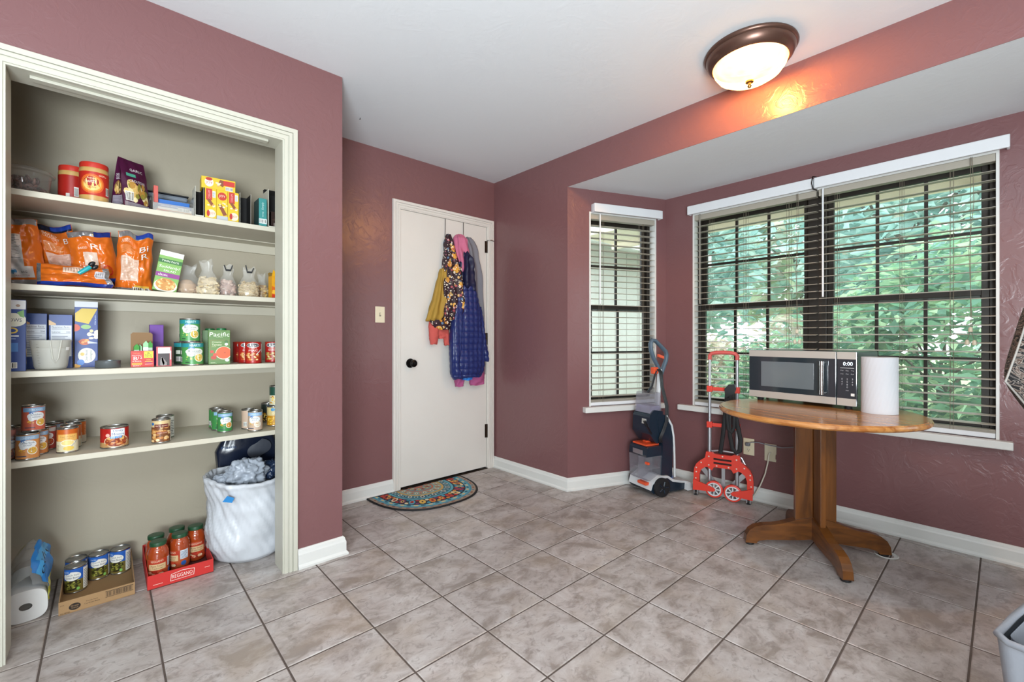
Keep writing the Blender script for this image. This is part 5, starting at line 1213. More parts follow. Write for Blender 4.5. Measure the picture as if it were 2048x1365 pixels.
# ------------------------------------------------------------------ lowest shelf: cans
Z4 = SH[4]
def soup_art(r, h, body, band, bandtxt, lines, bowl, dark='#3b4a63'):
    a = Art(); a.rect(-r * 1.2, r * 1.2, h * 0.70, h * 0.86, band); a.text(bandtxt, 0, h * 0.775, r * 1.25, h * 0.075, '#d9e6f2')
    a.ell(-r * 0.35, h * 0.665, r * 0.26, h * 0.05, '#4a78b8'); a.ell(0.0, h * 0.53, r * 0.78, h * 0.155, '#e9ebec'); a.ell(-r * 0.38, h * 0.46, r * 0.32, h * 0.12, '#e9ebec')
    for i, t in enumerate(lines): a.text(t, 0.0, h * (0.59 - 0.095 * i), r * (1.15 if len(t) > 8 else 0.9) * (1 - 0.25 * i), h * (0.07 if i == 0 else 0.05), dark)
    a.ell(r * 0.42, h * 0.285, r * 0.46, h * 0.15, '#f2eee2'); a.ell(r * 0.42, h * 0.29, r * 0.40, h * 0.125, bowl); a.blobs(r * 0.16, r * 0.68, h * 0.22, h * 0.36, 14, ['#e8c66a', bowl, '#c9913c'], r * 0.06, 3)
    a.blobs(-r * 0.75, -r * 0.2, h * 0.20, h * 0.34, 8, ['#f0c04a', '#d9a83c', body], r * 0.09, 8); a.rect(-r * 1.0, -r * 0.1, h * 0.08, h * 0.11, dark)
    a.lines(r * 1.5, r * 2.3, h * 0.15, h * 0.8, 9, '#d9d6cc'); a.bars(-r * 2.1, -r * 1.6, h * 0.1, h * 0.32, 9)
    return a
G4 = 'soup cans on the lowest shelf'
R0, H0 = 0.0332, 0.1015
def noodle(b_, top='#8fb0cf'): return soup_art(R0, H0, b_, top, 'CONDENSED', ['Chicken Noodle', 'SOUP'], '#e0b04a')
can('orange chicken noodle soup can at the front, below the stacked can', -0.226, 2.548, Z4, R0, H0, '#d08a4c', noodle('#d08a4c'), G4)
can('orange soup can supporting the back of the stacked red can', -0.207, 2.628, Z4, R0, H0, '#cf7f45', noodle('#cf7f45'), G4, 0.1)
can('red-orange chicken soup can stacked on top of two orange cans', -0.214, 2.588, Z4 + H0 + 0.0006, R0, H0, '#c8614a', soup_art(R0, H0, '#c8614a', '#7fa6c9', 'CONDENSED', ['Chicken', 'NOODLE'], '#e0b04a'), G4, 0.25)
can('dusty rose soup can cut by the left pantry casing', -0.292, 2.580, Z4, R0, H0 + 0.02, '#a57068', soup_art(R0, H0, '#a57068', '#9c7f7a', 'SOUP', ['Beef'], '#b98b5a'), G4, 0.9)
can('dusty grey-rose soup can behind the one at the left casing', -0.280, 2.690, Z4, R0, H0 + 0.012, '#9b7f78', soup_art(R0, H0, '#9b7f78', '#8d8480', 'SOUP', ['Beef'], '#b98b5a'), G4, 0.9)
can('red soup can half hidden behind the stacked red can', -0.190, 2.712, Z4, R0, H0, '#a8433a', soup_art(R0, H0, '#a8433a', '#c9c4bd', 'CONDENSED', ['Tomato'], '#b8452f'), G4)
can('brown soup can at the back behind the stacked red can', -0.171, 2.800, Z4, R0, H0, '#7f4a38', soup_art(R0, H0, '#7f4a38', '#6f86a0', 'CONDENSED', ['Bean'], '#9a7a4a'), G4)
def cheese_art(r=R0, h=H0):
    a = Art(); a.rect(-r * 1.0, r * 1.0, h * 0.42, h * 0.70, '#e0a050'); a.rect(-r * 0.9, r * 0.9, h * 0.44, h * 0.67, '#e9b563'); a.text('Cream of Chicken', 0, h * 0.60, r * 1.4, h * 0.05, '#8a4a20'); a.text('condensed soup', 0, h * 0.52, r * 1.2, h * 0.045, '#8a4a20')
    a.rect(-r * 1.3, r * 1.3, 0, h * 0.42, '#d9cfae'); a.ell(0.0, h * 0.34, r * 0.68, h * 0.13, '#f3ead0'); a.ell(0.0, h * 0.35, r * 0.58, h * 0.10, '#ecd488'); a.ell(r * 0.1, h * 0.13, r * 0.5, h * 0.09, '#e6c25a'); a.poly([(r * 0.3, h * 0.22), (r * 0.95, h * 0.45), (r * 1.0, h * 0.42), (r * 0.35, h * 0.18)], '#b9b4ac'); a.lines(-r * 1.15, -r * 0.75, h * 0.06, h * 0.3, 5, '#8a7a6a'); a.text('SOUP', r * 1.75, h * 0.5, h * 0.5, r * 0.3, '#e9b07a', PI / 2)
    a.rect(r * 1.3, r * 2.4, 0, h * 0.3, '#b9b2a4'); return a
can('orange and cream soup can standing at the front of its row of three', -0.118, 2.595, Z4, R0, H0, '#c4601f', cheese_art(), G4)
can('orange and cream soup can standing in the middle of its row of three', -0.112, 2.690, Z4, R0, H0, '#c4601f', cheese_art(), G4, -0.2)
can('orange and cream soup can standing at the back of its row of three', -0.100, 2.785, Z4, R0, H0, '#c4601f', cheese_art(), G4, -0.7)
r, h = 0.0475, 0.090
a = Art(); a.rect(-r * 2.2, r * 2.2, 0, h * 0.22, '#b78d5a'); a.ell(r * 0.15, h * 0.27, r * 0.92, h * 0.27, '#e6d2ae'); a.ell(r * 0.15, h * 0.27, r * 0.86, h * 0.245, '#8e3a22'); a.blobs(-r * 0.55, r * 0.85, h * 0.10, h * 0.45, 26, ['#c9793f', '#e3b56a', '#a04a2a', '#d8a070', '#7a2a1a'], r * 0.15, 9)
a.rect(-r * 0.25, r * 0.72, h * 0.50, h * 0.84, '#e9ecef'); a.text('Dinty', r * 0.24, h * 0.745, r * 0.72, h * 0.115, '#1f3f7a'); a.text('Moore', r * 0.24, h * 0.60, r * 0.86, h * 0.115, '#1f3f7a'); a.rect(-r * 0.30, r * 0.50, h * 0.40, h * 0.50, '#3f8fd0'); a.text('BEEF STEW', r * 0.10, h * 0.45, r * 0.68, h * 0.065, '#e9f0f6'); a.ell(-r * 0.48, h * 0.56, r * 0.17, h * 0.095, '#e8b8a8'); a.ring(-r * 0.48, h * 0.56, r * 0.17, h * 0.095, 0.0012, '#c23028')
can('wide red beef stew can with white lettered panel', 0.027, 2.585, Z4, r, h, '#b01d1a', a, G4)
def bean_art(r=0.0345, h=0.106):
    a = Art(); a.rect(-r * 2.5, r * 2.5, 0, h * 0.62, '#7a4a2a'); a.blobs(-r * 1.15, r * 1.15, h * 0.02, h * 0.62, 34, ['#d9a868', '#c98f50', '#e6c08a', '#b87a40', '#efd8ae'], r * 0.22, 13); a.rect(-r * 0.7, r * 0.8, h * 0.60, h * 0.74, '#6e2626'); a.text('PINTO BEANS', 0.05 * r, h * 0.67, r * 1.3, h * 0.06, '#e6c9a8'); a.ell(-r * 0.95, h * 0.76, r * 0.2, h * 0.06, '#2f6fb0'); a.rect(-r * 0.5, r * 0.7, h * 0.34, h * 0.42, '#8a3a30'); a.text('Great taste', 0.1 * r, h * 0.38, r * 1.0, h * 0.05, '#efd8ae'); a.rect(r * 1.15, r * 2.2, 0.0, h * 0.9, '#e8e6de'); a.lines(r * 1.25, r * 2.1, h * 0.1, h * 0.75, 9, '#555555')
    return a
can('tan pinto bean can standing in front of its twin', 0.183, 2.556, Z4, 0.0345, 0.106, '#d9bf8e', bean_art(), G4)
can('pinto bean can half hidden behind its tan twin', 0.205, 2.660, Z4, 0.0345, 0.106, '#3a2c26', bean_art(), G4, -0.9)
def broc(): return soup_art(R0, H0, '#3f8a48', '#8ab0d0', 'CONDENSED', ['Broccoli', '& Cheese'], '#d89a4a')
can('green broccoli soup can at the front of the green three', 0.441, 2.630, Z4, R0, H0, '#3f8a48', broc(), G4, 0.15)
can('green broccoli soup can in the middle of the green three', 0.428, 2.708, Z4, R0, H0, '#3f8a48', broc(), G4, 0.5)
can('green broccoli soup can at the back of the green three', 0.428, 2.785, Z4, R0, H0, '#3f8a48', broc(), G4, 0.9)
def pot(): return soup_art(R0, H0, '#c9a88e', '#8fb4d6', 'CONDENSED', ['Potato', 'SOUP'], '#e8d8c0', '#2c3d5e')
can('beige cream of potato soup can in front', 0.561, 2.560, Z4, R0, H0, '#cbb09a', pot(), G4, -0.1)
can('beige cream of potato soup can behind its twin', 0.548, 2.640, Z4, R0, H0, '#cbb09a', pot(), G4, 1.4)
def veg(c1, c2, r=0.0345, h=0.106):
    a = Art(); a.rect(-r * 3, r * 3, 0, h * 0.48, c2); a.blobs(-r * 1.5, r * 1.5, h * 0.02, h * 0.46, 40, ['#e2a11f', '#f0c23a', '#c98518', '#f4d46a'], r * 0.12, 21); a.ell(-r * 0.45, h * 0.78, r * 0.28, h * 0.085, '#3d8fc0'); a.text('CORN', 0, h * 0.60, r * 1.1, h * 0.09, '#f3ead0'); a.rect(r * 0.7, r * 1.9, h * 0.5, h * 0.92, '#e9e9e2'); a.lines(r * 0.75, r * 1.8, h * 0.53, h * 0.88, 6, '#444444'); return a
can('black-green corn can at the back beside the right casing', 0.672, 2.780, Z4, 0.0345, 0.106, '#1d2a26', veg('#1d2a26', '#3a2a18'), G4, 0.6)
can('yellow corn can below the stacked green-labelled can', 0.668, 2.640, Z4, 0.0345, 0.106, '#d9c48a', veg('#d9c48a', '#c98f1e'), G4, 0.3)
can('green-labelled vegetable can stacked above the yellow corn can', 0.680, 2.640, Z4 + 0.1068, 0.0345, 0.106, '#1f4a3c', veg('#1f4a3c', '#d8d2b8'), G4, 0.55)
can('yellow and white can cut off by the right casing', 0.716, 2.570, Z4, 0.0345, 0.106, '#e9e6da', veg('#e9e6da', '#e2b51c'), G4, 0.2)

# ------------------------------------------------------------------ third shelf: boxes, soup, cartons
Z3 = SH[3]
BLU = '#2c468c'
a = Art(); a.rect(-0.05, 0.05, 0.236, 0.27, '#dfe0e2'); a.ell(0.018, 0.25, 0.006, 0.005, '#a58a78'); a.ell(0.006, 0.195, 0.034, 0.026, '#e6e4d2'); a.text('ELBOWS', 0.0, 0.195, 0.055, 0.013, '#2c3558'); a.poly([(0.015, 0.224), (0.033, 0.234), (0.034, 0.204), (0.024, 0.208)], '#7fb36a'); a.ring(0.0, 0.155, 0.018, 0.012, 0.005, '#e3c455'); a.rect(-0.03, 0.02, 0.132, 0.137, '#e9ecef'); a.rect(-0.03, 0.012, 0.122, 0.125, '#9fb4dc'); a.rect(-0.03, 0.018, 0.075, 0.108, '#4a7cc0'); a.bars(-0.03, 0.016, 0.012, 0.034, 10)
a2 = Art(); a2.blobs(-0.03, 0.03, 0.03, 0.10, 9, ['#e8d49a', '#e0b06a', '#f0e6c4'], 0.012, 2); a2.ell(-0.006, 0.14, 0.014, 0.03, '#c9d4e6')
carton('blue elbow macaroni box cut by the left pantry casing', -0.2685, 2.555, Z3, 0.076, 0.075, 0.272, BLU, 0.06, front=a, right=a2, group='blue pasta boxes')
def nut_art(w, h):
    a = Art(); a.rect(-w * 0.42, w * 0.46, h * 0.22, h * 0.80, '#d3d7df'); a.text('Nutrition Facts', 0.0, h * 0.765, w * 0.74, h * 0.035, '#22304f'); a.rect(-w * 0.38, w * 0.42, h * 0.728, h * 0.735, '#22304f'); a.text('Calories', -w * 0.2, h * 0.675, w * 0.36, h * 0.03, '#22304f'); a.text('200', w * 0.32, h * 0.675, w * 0.18, h * 0.03, '#22304f'); a.rect(-w * 0.38, w * 0.42, h * 0.645, h * 0.650, '#22304f'); a.lines(-w * 0.38, w * 0.42, h * 0.26, h * 0.62, 12, '#5b6780', 0.3)
    a.poly([(-w * 0.5, h * 0.9), (-w * 0.2, h * 0.83), (-w * 0.2, h * 0.805), (-w * 0.5, h * 0.8)], '#e0b988'); a.poly([(-w * 0.5, h * 0.20), (-w * 0.36, h * 0.12), (-w * 0.4, h * 0.08), (-w * 0.5, h * 0.1)], '#e0a84a'); return a
carton('blue pasta box with nutrition panel beside the macaroni box', -0.217, 2.700, Z3, 0.070, 0.055, 0.228, BLU, 0.0, front=nut_art(0.070, 0.228), group='blue pasta boxes')
carton('blue pasta box with nutrition panel behind the measuring cup spout', -0.1415, 2.690, Z3, 0.070, 0.055, 0.225, BLU, 0.0, front=nut_art(0.070, 0.225), right=Art().lines(-0.02, 0.02, 0.02, 0.1, 8, '#c9d0e0'), group='blue pasta boxes')
w, h = 0.073, 0.285
a = Art(); a.rect(-w / 2, w / 2, h * 0.915, h, '#d9dbe0'); a.poly([(-w * 0.48, h * 0.82), (-w * 0.2, h * 0.895), (w * 0.48, h * 0.895), (w * 0.1, h * 0.66), (-w * 0.48, h * 0.70)], '#d9b93a'); a.ell(-w * 0.5, h * 0.60, w * 0.24, h * 0.055, '#c94a2f'); a.ell(-w * 0.02, h * 0.615, w * 0.22, h * 0.035, '#8fb873', 12); a.blobs(w * 0.12, w * 0.5, h * 0.43, h * 0.56, 9, ['#efe6c8', '#e0cf9c', '#f3ecd8'], 0.009, 4); a.ell(-w * 0.08, h * 0.385, w * 0.24, h * 0.05, '#c9642f', 10); a.blobs(-w * 0.3, w * 0.1, h * 0.35, h * 0.42, 8, ['#e8a05a', '#b84a22'], 0.006, 6); a.poly([(w * 0.05, h * 0.40), (w * 0.48, h * 0.372), (w * 0.48, h * 0.362), (w * 0.05, h * 0.36)], '#c9cdd6'); a.ell(w * 0.02, h * 0.18, w * 0.38, h * 0.115, '#e6e4d6', 24)
a.text('Oven Ready', w * 0.02, h * 0.18, h * 0.17, w * 0.13, '#3a4468', PI / 2); a.text('Lasagna', w * 0.20, h * 0.18, h * 0.15, w * 0.13, '#3a4468', PI / 2); a.ell(-w * 0.17, h * 0.20, w * 0.09, h * 0.025, '#d8bb5a'); a.ell(-w * 0.24, h * 0.075, w * 0.16, h * 0.045, '#3f78c4'); a.poly([(-w * 0.5, h * 0.055), (-w * 0.22, h * 0.03), (-w * 0.3, 0), (-w * 0.5, 0)], '#e0a83a'); a.text('Great', w * 0.38, h * 0.72, h * 0.15, w * 0.07, '#b9c8e6', PI / 2)
carton('tall blue oven ready lasagna box with white round label', -0.064, 2.700, Z3, w, 0.04, h, BLU, 0.0, front=a, right=Art().rect(-0.02, 0.02, 0.255, 0.285, '#4a3c38'), group='blue pasta boxes')
# measuring cup
mc = thing('measuring_cup', 'translucent plastic measuring cup in front of the blue pasta boxes', 'measuring cup', (-0.165, 2.583, Z3 + 0.0004), facing(-0.165, 2.56) + 0.15)
M_FROST = clear_mat('frosted_plastic', '#fbfbf8', 0.02, 0.3, '#f4f2ea', 0.42)
b = B(); b.lathe([(0.030, 0.0), (0.043, 0.003), (0.048, 0.012), (0.060, 0.118), (0.0625, 0.1185), (0.0605, 0.1165), (0.0465, 0.013), (0.030, 0.004)], M_FROST, 40, cap0=True, cap1=True, sharp=60); b.build('cup', None, mc)
b = B(); b.tube([(-0.012, -0.0615, 0.118), (-0.004, -0.0535, 0.045), (0.004, -0.0505, 0.028), (0.012, -0.0535, 0.045), (0.020, -0.0615, 0.118)], 0.0028, M_FROST, 8); b.build('handle_rib', None, mc)
a = Art()
for k in range(9): a.rect(-0.050, -0.044 + 0.004 * (k % 2), 0.016 + k * 0.0105, 0.0172 + k * 0.0105, '#77736a')
b = B(); a.emit(b, lambda u, v, e: ((0.0492 + v * 0.108 + e) * math.sin(u / 0.055), -(0.0492 + v * 0.108 + e) * math.cos(u / 0.055), v), du=0.01); a = Art().rect(0.036, 0.052, 0.078, 0.090, '#e9e9e6'); a.emit(b, lambda u, v, e: ((0.0492 + v * 0.108 + e) * math.sin(u / 0.055), -(0.0492 + v * 0.108 + e) * math.cos(u / 0.055), v), du=0.005); b.build('scale_marks', None, mc)
# small tin
tn = thing('round_tin', 'shallow round grey metal tin beside the lasagna box', 'tin', (0.0055, 2.575, Z3 + 0.0004))
b = B(); b.lathe([(0.039, 0.0), (0.041, 0.001), (0.0415, 0.028), (0.0425, 0.030), (0.0405, 0.031), (0.040, 0.003)], mat('dull_grey_tin', '#8d959b', 0.3, 0.75), 40, cap1=False, sharp=70); b.lathe([(0.040, 0.003), (0.0, 0.003)], MATS['dull_grey_tin'], 32, cap0=False, cap1=False); b.build('tin_wall', None, tn)
# vitamin sachet box
w, h = 0.078, 0.068
a = Art(); a.text('DIETARY', -w * 0.24, h * 0.88, w * 0.3, h * 0.06, '#e8a06a'); a.text('HIGH POTENCY', -w * 0.24, h * 0.74, w * 0.42, h * 0.06, '#f3e2d8'); a.text('B', -w * 0.30, h * 0.55, w * 0.18, h * 0.22, '#f6ece4'); a.text('12', -w * 0.10, h * 0.60, w * 0.16, h * 0.14, '#f6ece4'); a.text('6,000%', -w * 0.24, h * 0.36, w * 0.38, h * 0.09, '#f6ece4'); a.rect(-w * 0.46, -w * 0.02, h * 0.15, h * 0.27, '#e2b23a'); a.text('EXTREME', -w * 0.24, h * 0.21, w * 0.36, h * 0.07, '#a8241a'); a.text('BERRY', -w * 0.24, h * 0.08, w * 0.34, h * 0.06, '#f6ece4'); a.rect(w * 0.06, w * 0.46, h * 0.56, h * 1.0, '#d8d43c'); a.text('6', w * 0.26, h * 0.90, w * 0.10, h * 0.13, '#2c2c1c'); a.text('PACK', w * 0.26, h * 0.76, w * 0.30, h * 0.10, '#2c2c1c'); a.text('VALUE', w * 0.26, h * 0.64, w * 0.32, h * 0.08, '#2c2c1c'); a.rect(w * 0.16, w * 0.36, h * 0.42, h * 0.46, '#e8c05a'); a.rect(w * 0.10, w * 0.44, h * 0.32, h * 0.36, '#e8c05a'); a.rect(w * 0.16, w * 0.38, h * 0.24, h * 0.27, '#7a3a8a'); a.rect(w * 0.10, w * 0.44, h * 0.16, h * 0.18, '#f0d8cc')
vb = open_box('open red and yellow vitamin drink box with brown flap up', 0.118, 2.570, Z3, w, 0.055, 0.070, '#c8322c', '#8a6a48', 0.0, (0.082, 0.10), a)
for i, (dx, dy, dh, rz) in enumerate(((-0.020, -0.010, 0.098, 0.2), (-0.008, 0.008, 0.096, -0.2), (0.012, -0.010, 0.112, -0.15), (0.026, -0.006, 0.110, 0.15))):
    e = thing('drink_sachet', ('green drink sachet at the casing side of the vitamin box', 'green drink sachet leaning behind its neighbour in the vitamin box', 'tall green drink sachet in the middle of the vitamin box', 'tall green drink sachet at the yellow corner of the vitamin box')[i], 'sachet', (0.118 + dx, 2.570 + dy, Z3 + 0.003), rz, 'green drink sachets'); b = B()
    b.prism([(-0.008, 0), (0.008, 0), (0.009, dh * 0.9), (0.004, dh * 0.94), (0.002, dh), (-0.006, dh * 0.92), (-0.009, dh * 0.88)], -0.003, 0.003, C('#bfd0bd', 0.3)); b.build('sachet_film', None, e); b = B(); b.prism([(-0.0091, dh * 0.74), (0.0091, dh * 0.74), (0.0091, dh * 0.90), (0.004, dh * 0.945), (0.002, dh * 1.005), (-0.006, dh * 0.925), (-0.0091, dh * 0.885)], -0.0033, 0.0033, C('#4d9c4a', 0.35)); b.build('green_top', None, e)
carton('tall purple carton behind the vitamin box', 0.178, 2.740, Z3, 0.052, 0.05, 0.190, '#6a2f9a', 0.0, front=Art().rect(-0.012, 0.012, 0.02, 0.11, '#5a2386'), left=Art().rect(-0.03, 0.03, 0, 0.19, '#8a5ab0'))
rw = open_box('open red and white box of foil packets beside the vitamin box', 0.193, 2.560, Z3, 0.054, 0.050, 0.088, '#b8303a', '#3a2226', -0.05, None, Art().rect(-0.027, 0.027, 0, 0.088, '#c9424a').rect(-0.021, 0.022, 0.058, 0.084, '#e6e2dc').ell(0.0, 0.072, 0.010, 0.006, '#cfc8bc').rect(-0.021, 0.020, 0.003, 0.058, '#2a1518').rect(0.0215, 0.0255, 0.03, 0.07, '#e8dcd8'))
for i in range(2):
    b = B(); b.prism([(-0.006, 0), (0.006, 0), (0.008, 0.012), (-0.003, 0.037), (-0.008, 0.036), (-0.009, 0.02)], -0.0012, 0.0012, mat('shiny_foil', '#d5d2d6', 0.15, 0.9)); o = b.build('foil_packet'); o.location = (0.184 + i * 0.012, 2.5322 - i * 0.0, Z3 + 0.004); o.rotation_euler = (0, 0.15 - 0.3 * i, 0); tag(o, ('silver foil packet slumped in the open red and white box', 'silver foil packet standing upright in the red and white box')[i], 'packet')
# hearty soup cans
def hearty(r, h):
    a = Art(); a.rect(-r * 3, r * 3, h * 0.72, h * 0.885, '#2a8c92'); a.text('HEARTY', r * 0.05, h * 0.80, r * 1.0, h * 0.10, '#e2f2f0'); a.ell(-r * 0.30, h * 0.67, r * 0.30, h * 0.05, '#4f86c8'); a.text('Great', -r * 0.30, h * 0.67, r * 0.36, h * 0.04, '#f0f4f8'); a.ell(0.0, h * 0.53, r * 0.86, h * 0.15, '#e6eadf', 24); a.ell(-r * 0.35, h * 0.43, r * 0.4, h * 0.11, '#e6eadf'); a.text('Broccoli', -r * 0.02, h * 0.565, r * 1.1, h * 0.075, '#2a3c46'); a.text('& Cheese', r * 0.05, h * 0.485, r * 0.85, h * 0.05, '#2a3c46'); a.text('SOUP', -r * 0.2, h * 0.42, r * 0.5, h * 0.045, '#2a3c46'); a.ell(r * 0.42, h * 0.27, r * 0.46, h * 0.175, '#f2eedd'); a.ell(r * 0.42, h * 0.275, r * 0.41, h * 0.15, '#dcb95a'); a.blobs(r * 0.12, r * 0.72, h * 0.18, h * 0.38, 16, ['#e9cf7a', '#cfa33f', '#7fa04a'], r * 0.06, 12); a.blobs(-r * 0.75, -r * 0.1, h * 0.2, h * 0.34, 9, ['#e8d26a', '#a9c46a', '#6f9a4a'], r * 0.08, 14); a.rect(-r * 0.85, -r * 0.45, h * 0.06, h * 0.10, '#2a4c36'); a.bars(-r * 1.75, -r * 1.25, h * 0.1, h * 0.3, 8); a.rect(-r * 1.75, -r * 1.3, h * 0.42, h * 0.58, '#dfe6d6')
    return a
r, h = 0.0435, 0.1085
can('green hearty broccoli cheese soup can under its twin', 0.300, 2.560, Z3, r, h, '#4f9450', hearty(r, h), 'hearty soup cans', 0.2)
can('green hearty broccoli cheese soup can stacked on top', 0.291, 2.572, Z3 + h + 0.0006, r * 0.93, h, '#4f9450', hearty(r * 0.93, h), 'hearty soup cans', 0.05)
can('dark green soup can hidden behind the stacked hearty cans', 0.282, 2.668, Z3, r, h, '#2c4a30', hearty(r, h), 'hearty soup cans', 0.9)
# soup cartons
w, h = 0.088, 0.165
a = Art(); a.text('Pacific', 0.001, h * 0.875, w * 0.92, h * 0.12, '#eef0dc', 0, 0.1); a.text('FOODS', 0.0, h * 0.795, w * 0.3, h * 0.02, '#d8dcb8'); a.rect(-w * 0.40, w * 0.44, h * 0.12, h * 0.71, '#8a6a3a'); a.rect(-w * 0.385, w * 0.425, h * 0.13, h * 0.70, '#5c8038'); a.text('Creamy', -w * 0.12, h * 0.645, w * 0.44, h * 0.055, '#f0e8c8'); a.text('Tomato', -w * 0.12, h * 0.575, w * 0.44, h * 0.055, '#f0e8c8'); a.text('SOUP', -w * 0.25, h * 0.515, w * 0.2, h * 0.03, '#d8c89a'); a.ell(w * 0.32, h * 0.66, w * 0.09, h * 0.05, '#3d6a2c'); a.ell(w * 0.32, h * 0.585, w * 0.08, h * 0.04, '#e8ecdc'); a.ell(w * 0.20, h * 0.33, w * 0.38, h * 0.19, '#f0e2c8', 28); a.ell(w * 0.20, h * 0.335, w * 0.355, h * 0.175, '#d2581e', 28); a.ell(w * 0.25, h * 0.34, w * 0.05, h * 0.02, '#b8431a'); a.ell(-w * 0.34, h * 0.37, w * 0.09, h * 0.045, '#c23a24'); a.ell(-w * 0.26, h * 0.20, w * 0.13, h * 0.055, '#b8321f'); a.ell(-w * 0.20, h * 0.28, w * 0.10, h * 0.05, '#c9442a'); a.ell(w * 0.36, h * 0.12, w * 0.10, h * 0.045, '#e9ece2'); a.text('USDA', w * 0.36, h * 0.12, w * 0.14, h * 0.03, '#4a4a3a'); a.lines(-w * 0.4, -w * 0.1, h * 0.03, h * 0.07, 2, '#c8d0a8')
e = carton('green creamy tomato soup carton with white lettering', 0.408, 2.580, Z3, w, 0.058, h, '#557c36', -0.10, front=a, left=Art().lines(-0.022, 0.022, 0.03, 0.14, 10, '#b8c898'), group='soup cartons', name='soup_carton', cat='carton')
b = B(); b.lathe([(0.021, h), (0.021, h + 0.008), (0.0195, h + 0.0095), (0.0, h + 0.0095)], C('#1d6a3a', 0.4), 28, Matrix.Translation((0.010, 0.004, 0)), cap1=False); b.build('screw_cap', None, e)
e = carton('green soup carton half hidden behind the creamy tomato one', 0.395, 2.665, Z3, w, 0.058, h, '#4c7434', -0.10, left=Art().lines(-0.022, 0.022, 0.03, 0.14, 10, '#b8c898'), group='soup cartons', name='soup_carton', cat='carton')
b = B(); b.lathe([(0.021, h), (0.021, h + 0.008), (0.0195, h + 0.0095), (0.0, h + 0.0095)], C('#1d6a3a', 0.4), 28, Matrix.Translation((-0.012, 0.004, 0)), cap1=False); b.build('screw_cap', None, e)
def chunky(r, h, words, food):
    a = Art(); a.ell(0.0, h * 0.78, r * 0.80, h * 0.115, '#ece8e2'); a.ell(0.0, h * 0.78, r * 0.75, h * 0.095, '#2b2a35'); a.text("Campbell's", 0.0, h * 0.845, r * 0.6, h * 0.04, '#ece8e2'); a.text('CHUNKY', 0.0, h * 0.765, r * 1.2, h * 0.085, '#f2efe9'); a.text(words[0], 0.0, h * 0.62, r * 0.9, h * 0.045, '#f0dcc8'); a.text(words[1], 0.05 * r, h * 0.54, r * 1.1, h * 0.085, '#f2ece2'); a.ell(0.0, h * 0.26, r * 0.95, h * 0.20, '#a83a1e'); a.blobs(-r * 0.8, r * 0.8, h * 0.10, h * 0.40, 26, food, r * 0.14, 17); a.poly([(r * 0.35, h * 0.36), (r * 1.0, h * 0.60), (r * 1.05, h * 0.55), (r * 0.4, h * 0.32)], '#e0d8d0'); a.rect(r * 1.15, r * 1.7, h * 0.45, h * 0.85, '#e8e0dc'); a.rect(-r * 0.95, -r * 0.55, h * 0.88, h * 0.93, '#e8c83a'); return a
r, h = 0.037, 0.1075; FD = ['#d98a4a', '#e6b070', '#c2542e', '#f0cf95']
GC = 'red chunky soup cans'
can('red chunky soup can at the front of its row of three', 0.552, 2.560, Z3, r, h, '#b3231f', chunky(r, h, ('CHILI', 'MAC'), FD), GC, -0.05, ends=C('#a8201c', 0.3))
can('red chunky soup can in the middle of its row of three', 0.537, 2.640, Z3, r, h, '#b3231f', chunky(r, h, ('CHILI', 'MAC'), FD), GC, 0.1, ends=C('#a8201c', 0.3))
can('red chunky soup can at the back of its row of three', 0.529, 2.722, Z3, r, h, '#a51e1b', chunky(r, h, ('CHILI', 'MAC'), FD), GC, 0.3, ends=C('#a8201c', 0.3))
can('red chunky soup can standing alone beside the right casing', 0.655, 2.610, Z3, r, h, '#b3231f', chunky(r, h, ('CHICKEN', 'NOODLE'), ['#d9c07a', '#c9a860', '#8a9a4a', '#e6d8a8']), GC, -0.1, ends=C('#a8201c', 0.3))
# ------------------------------------------------------------------ second shelf: snack bags, salad box, bagged cereal
Z2 = SH[2]
ORG = mat('orange_foil_film', '#d4691e', 0.18, 0.0, bump=0.35, bscale=28, var=0.10, vscale=12)
SIL = mat('silver_foil', '#b9bcc2', 0.16, 0.75, bump=0.3, bscale=40)
GB = 'orange snack bags'
def nutri(a, u0, u1, v0, v1):
    a.rect(u0, u1, v0, v1, '#d6d2cf'); a.text('Nutrition Facts', (u0 + u1) / 2, v1 - (v1 - v0) * 0.05, (u1 - u0) * 0.8, (v1 - v0) * 0.04, '#3a3a3a'); a.lines(u0 + (u1 - u0) * 0.06, u1 - (u1 - u0) * 0.06, v0 + (v1 - v0) * 0.25, v1 - (v1 - v0) * 0.1, 15, '#6a6866', 0.3)
a = Art(); a.rect(0.10, 0.44, 0.80, 0.875, '#3a1a12'); a.text('Clancy', 0.27, 0.838, 0.30, 0.045, '#f0e8e0', 0, 0.2); nutri(a, 0.24, 0.66, 0.26, 0.76); a.rect(0.30, 0.80, 0.10, 0.26, '#dcd8d4'); a.ell(0.44, 0.19, 0.075, 0.04, '#3f8fc8'); a.text('BAG', 0.64, 0.18, 0.1, 0.03, '#3a3a3a'); a.text('RECYCLE', 0.6, 0.13, 0.24, 0.02, '#c2432c')
pillow_bag('orange snack bag with nutrition panel beside the left casing', -0.262, 2.690, Z2 + 0.011, 0.17, 0.268, 0.075, ORG, (0, -0.10, 0.0), a, (0.10, SIL), (0.07, SIL), 1.3, GB)
a = Art(); a.text('BAKED', 0.50, 0.84, 0.26, 0.04, '#f2dcc4', -0.2); a.text('CRUNCHY', 0.52, 0.79, 0.30, 0.04, '#f2dcc4', -0.2); a.text('B', 0.80, 0.74, 0.10, 0.09, '#f4ece4'); a.lines(0.35, 0.7, 0.56, 0.72, 8, '#f0c898', 0.3, 4); a.rect(0.34, 0.86, 0.30, 0.52, '#e0b9a8'); a.lines(0.38, 0.82, 0.32, 0.5, 9, '#b98a74', 0.35, 6); a.rect(0.55, 1.0, 0.92, 1.0, '#1f3f9a')
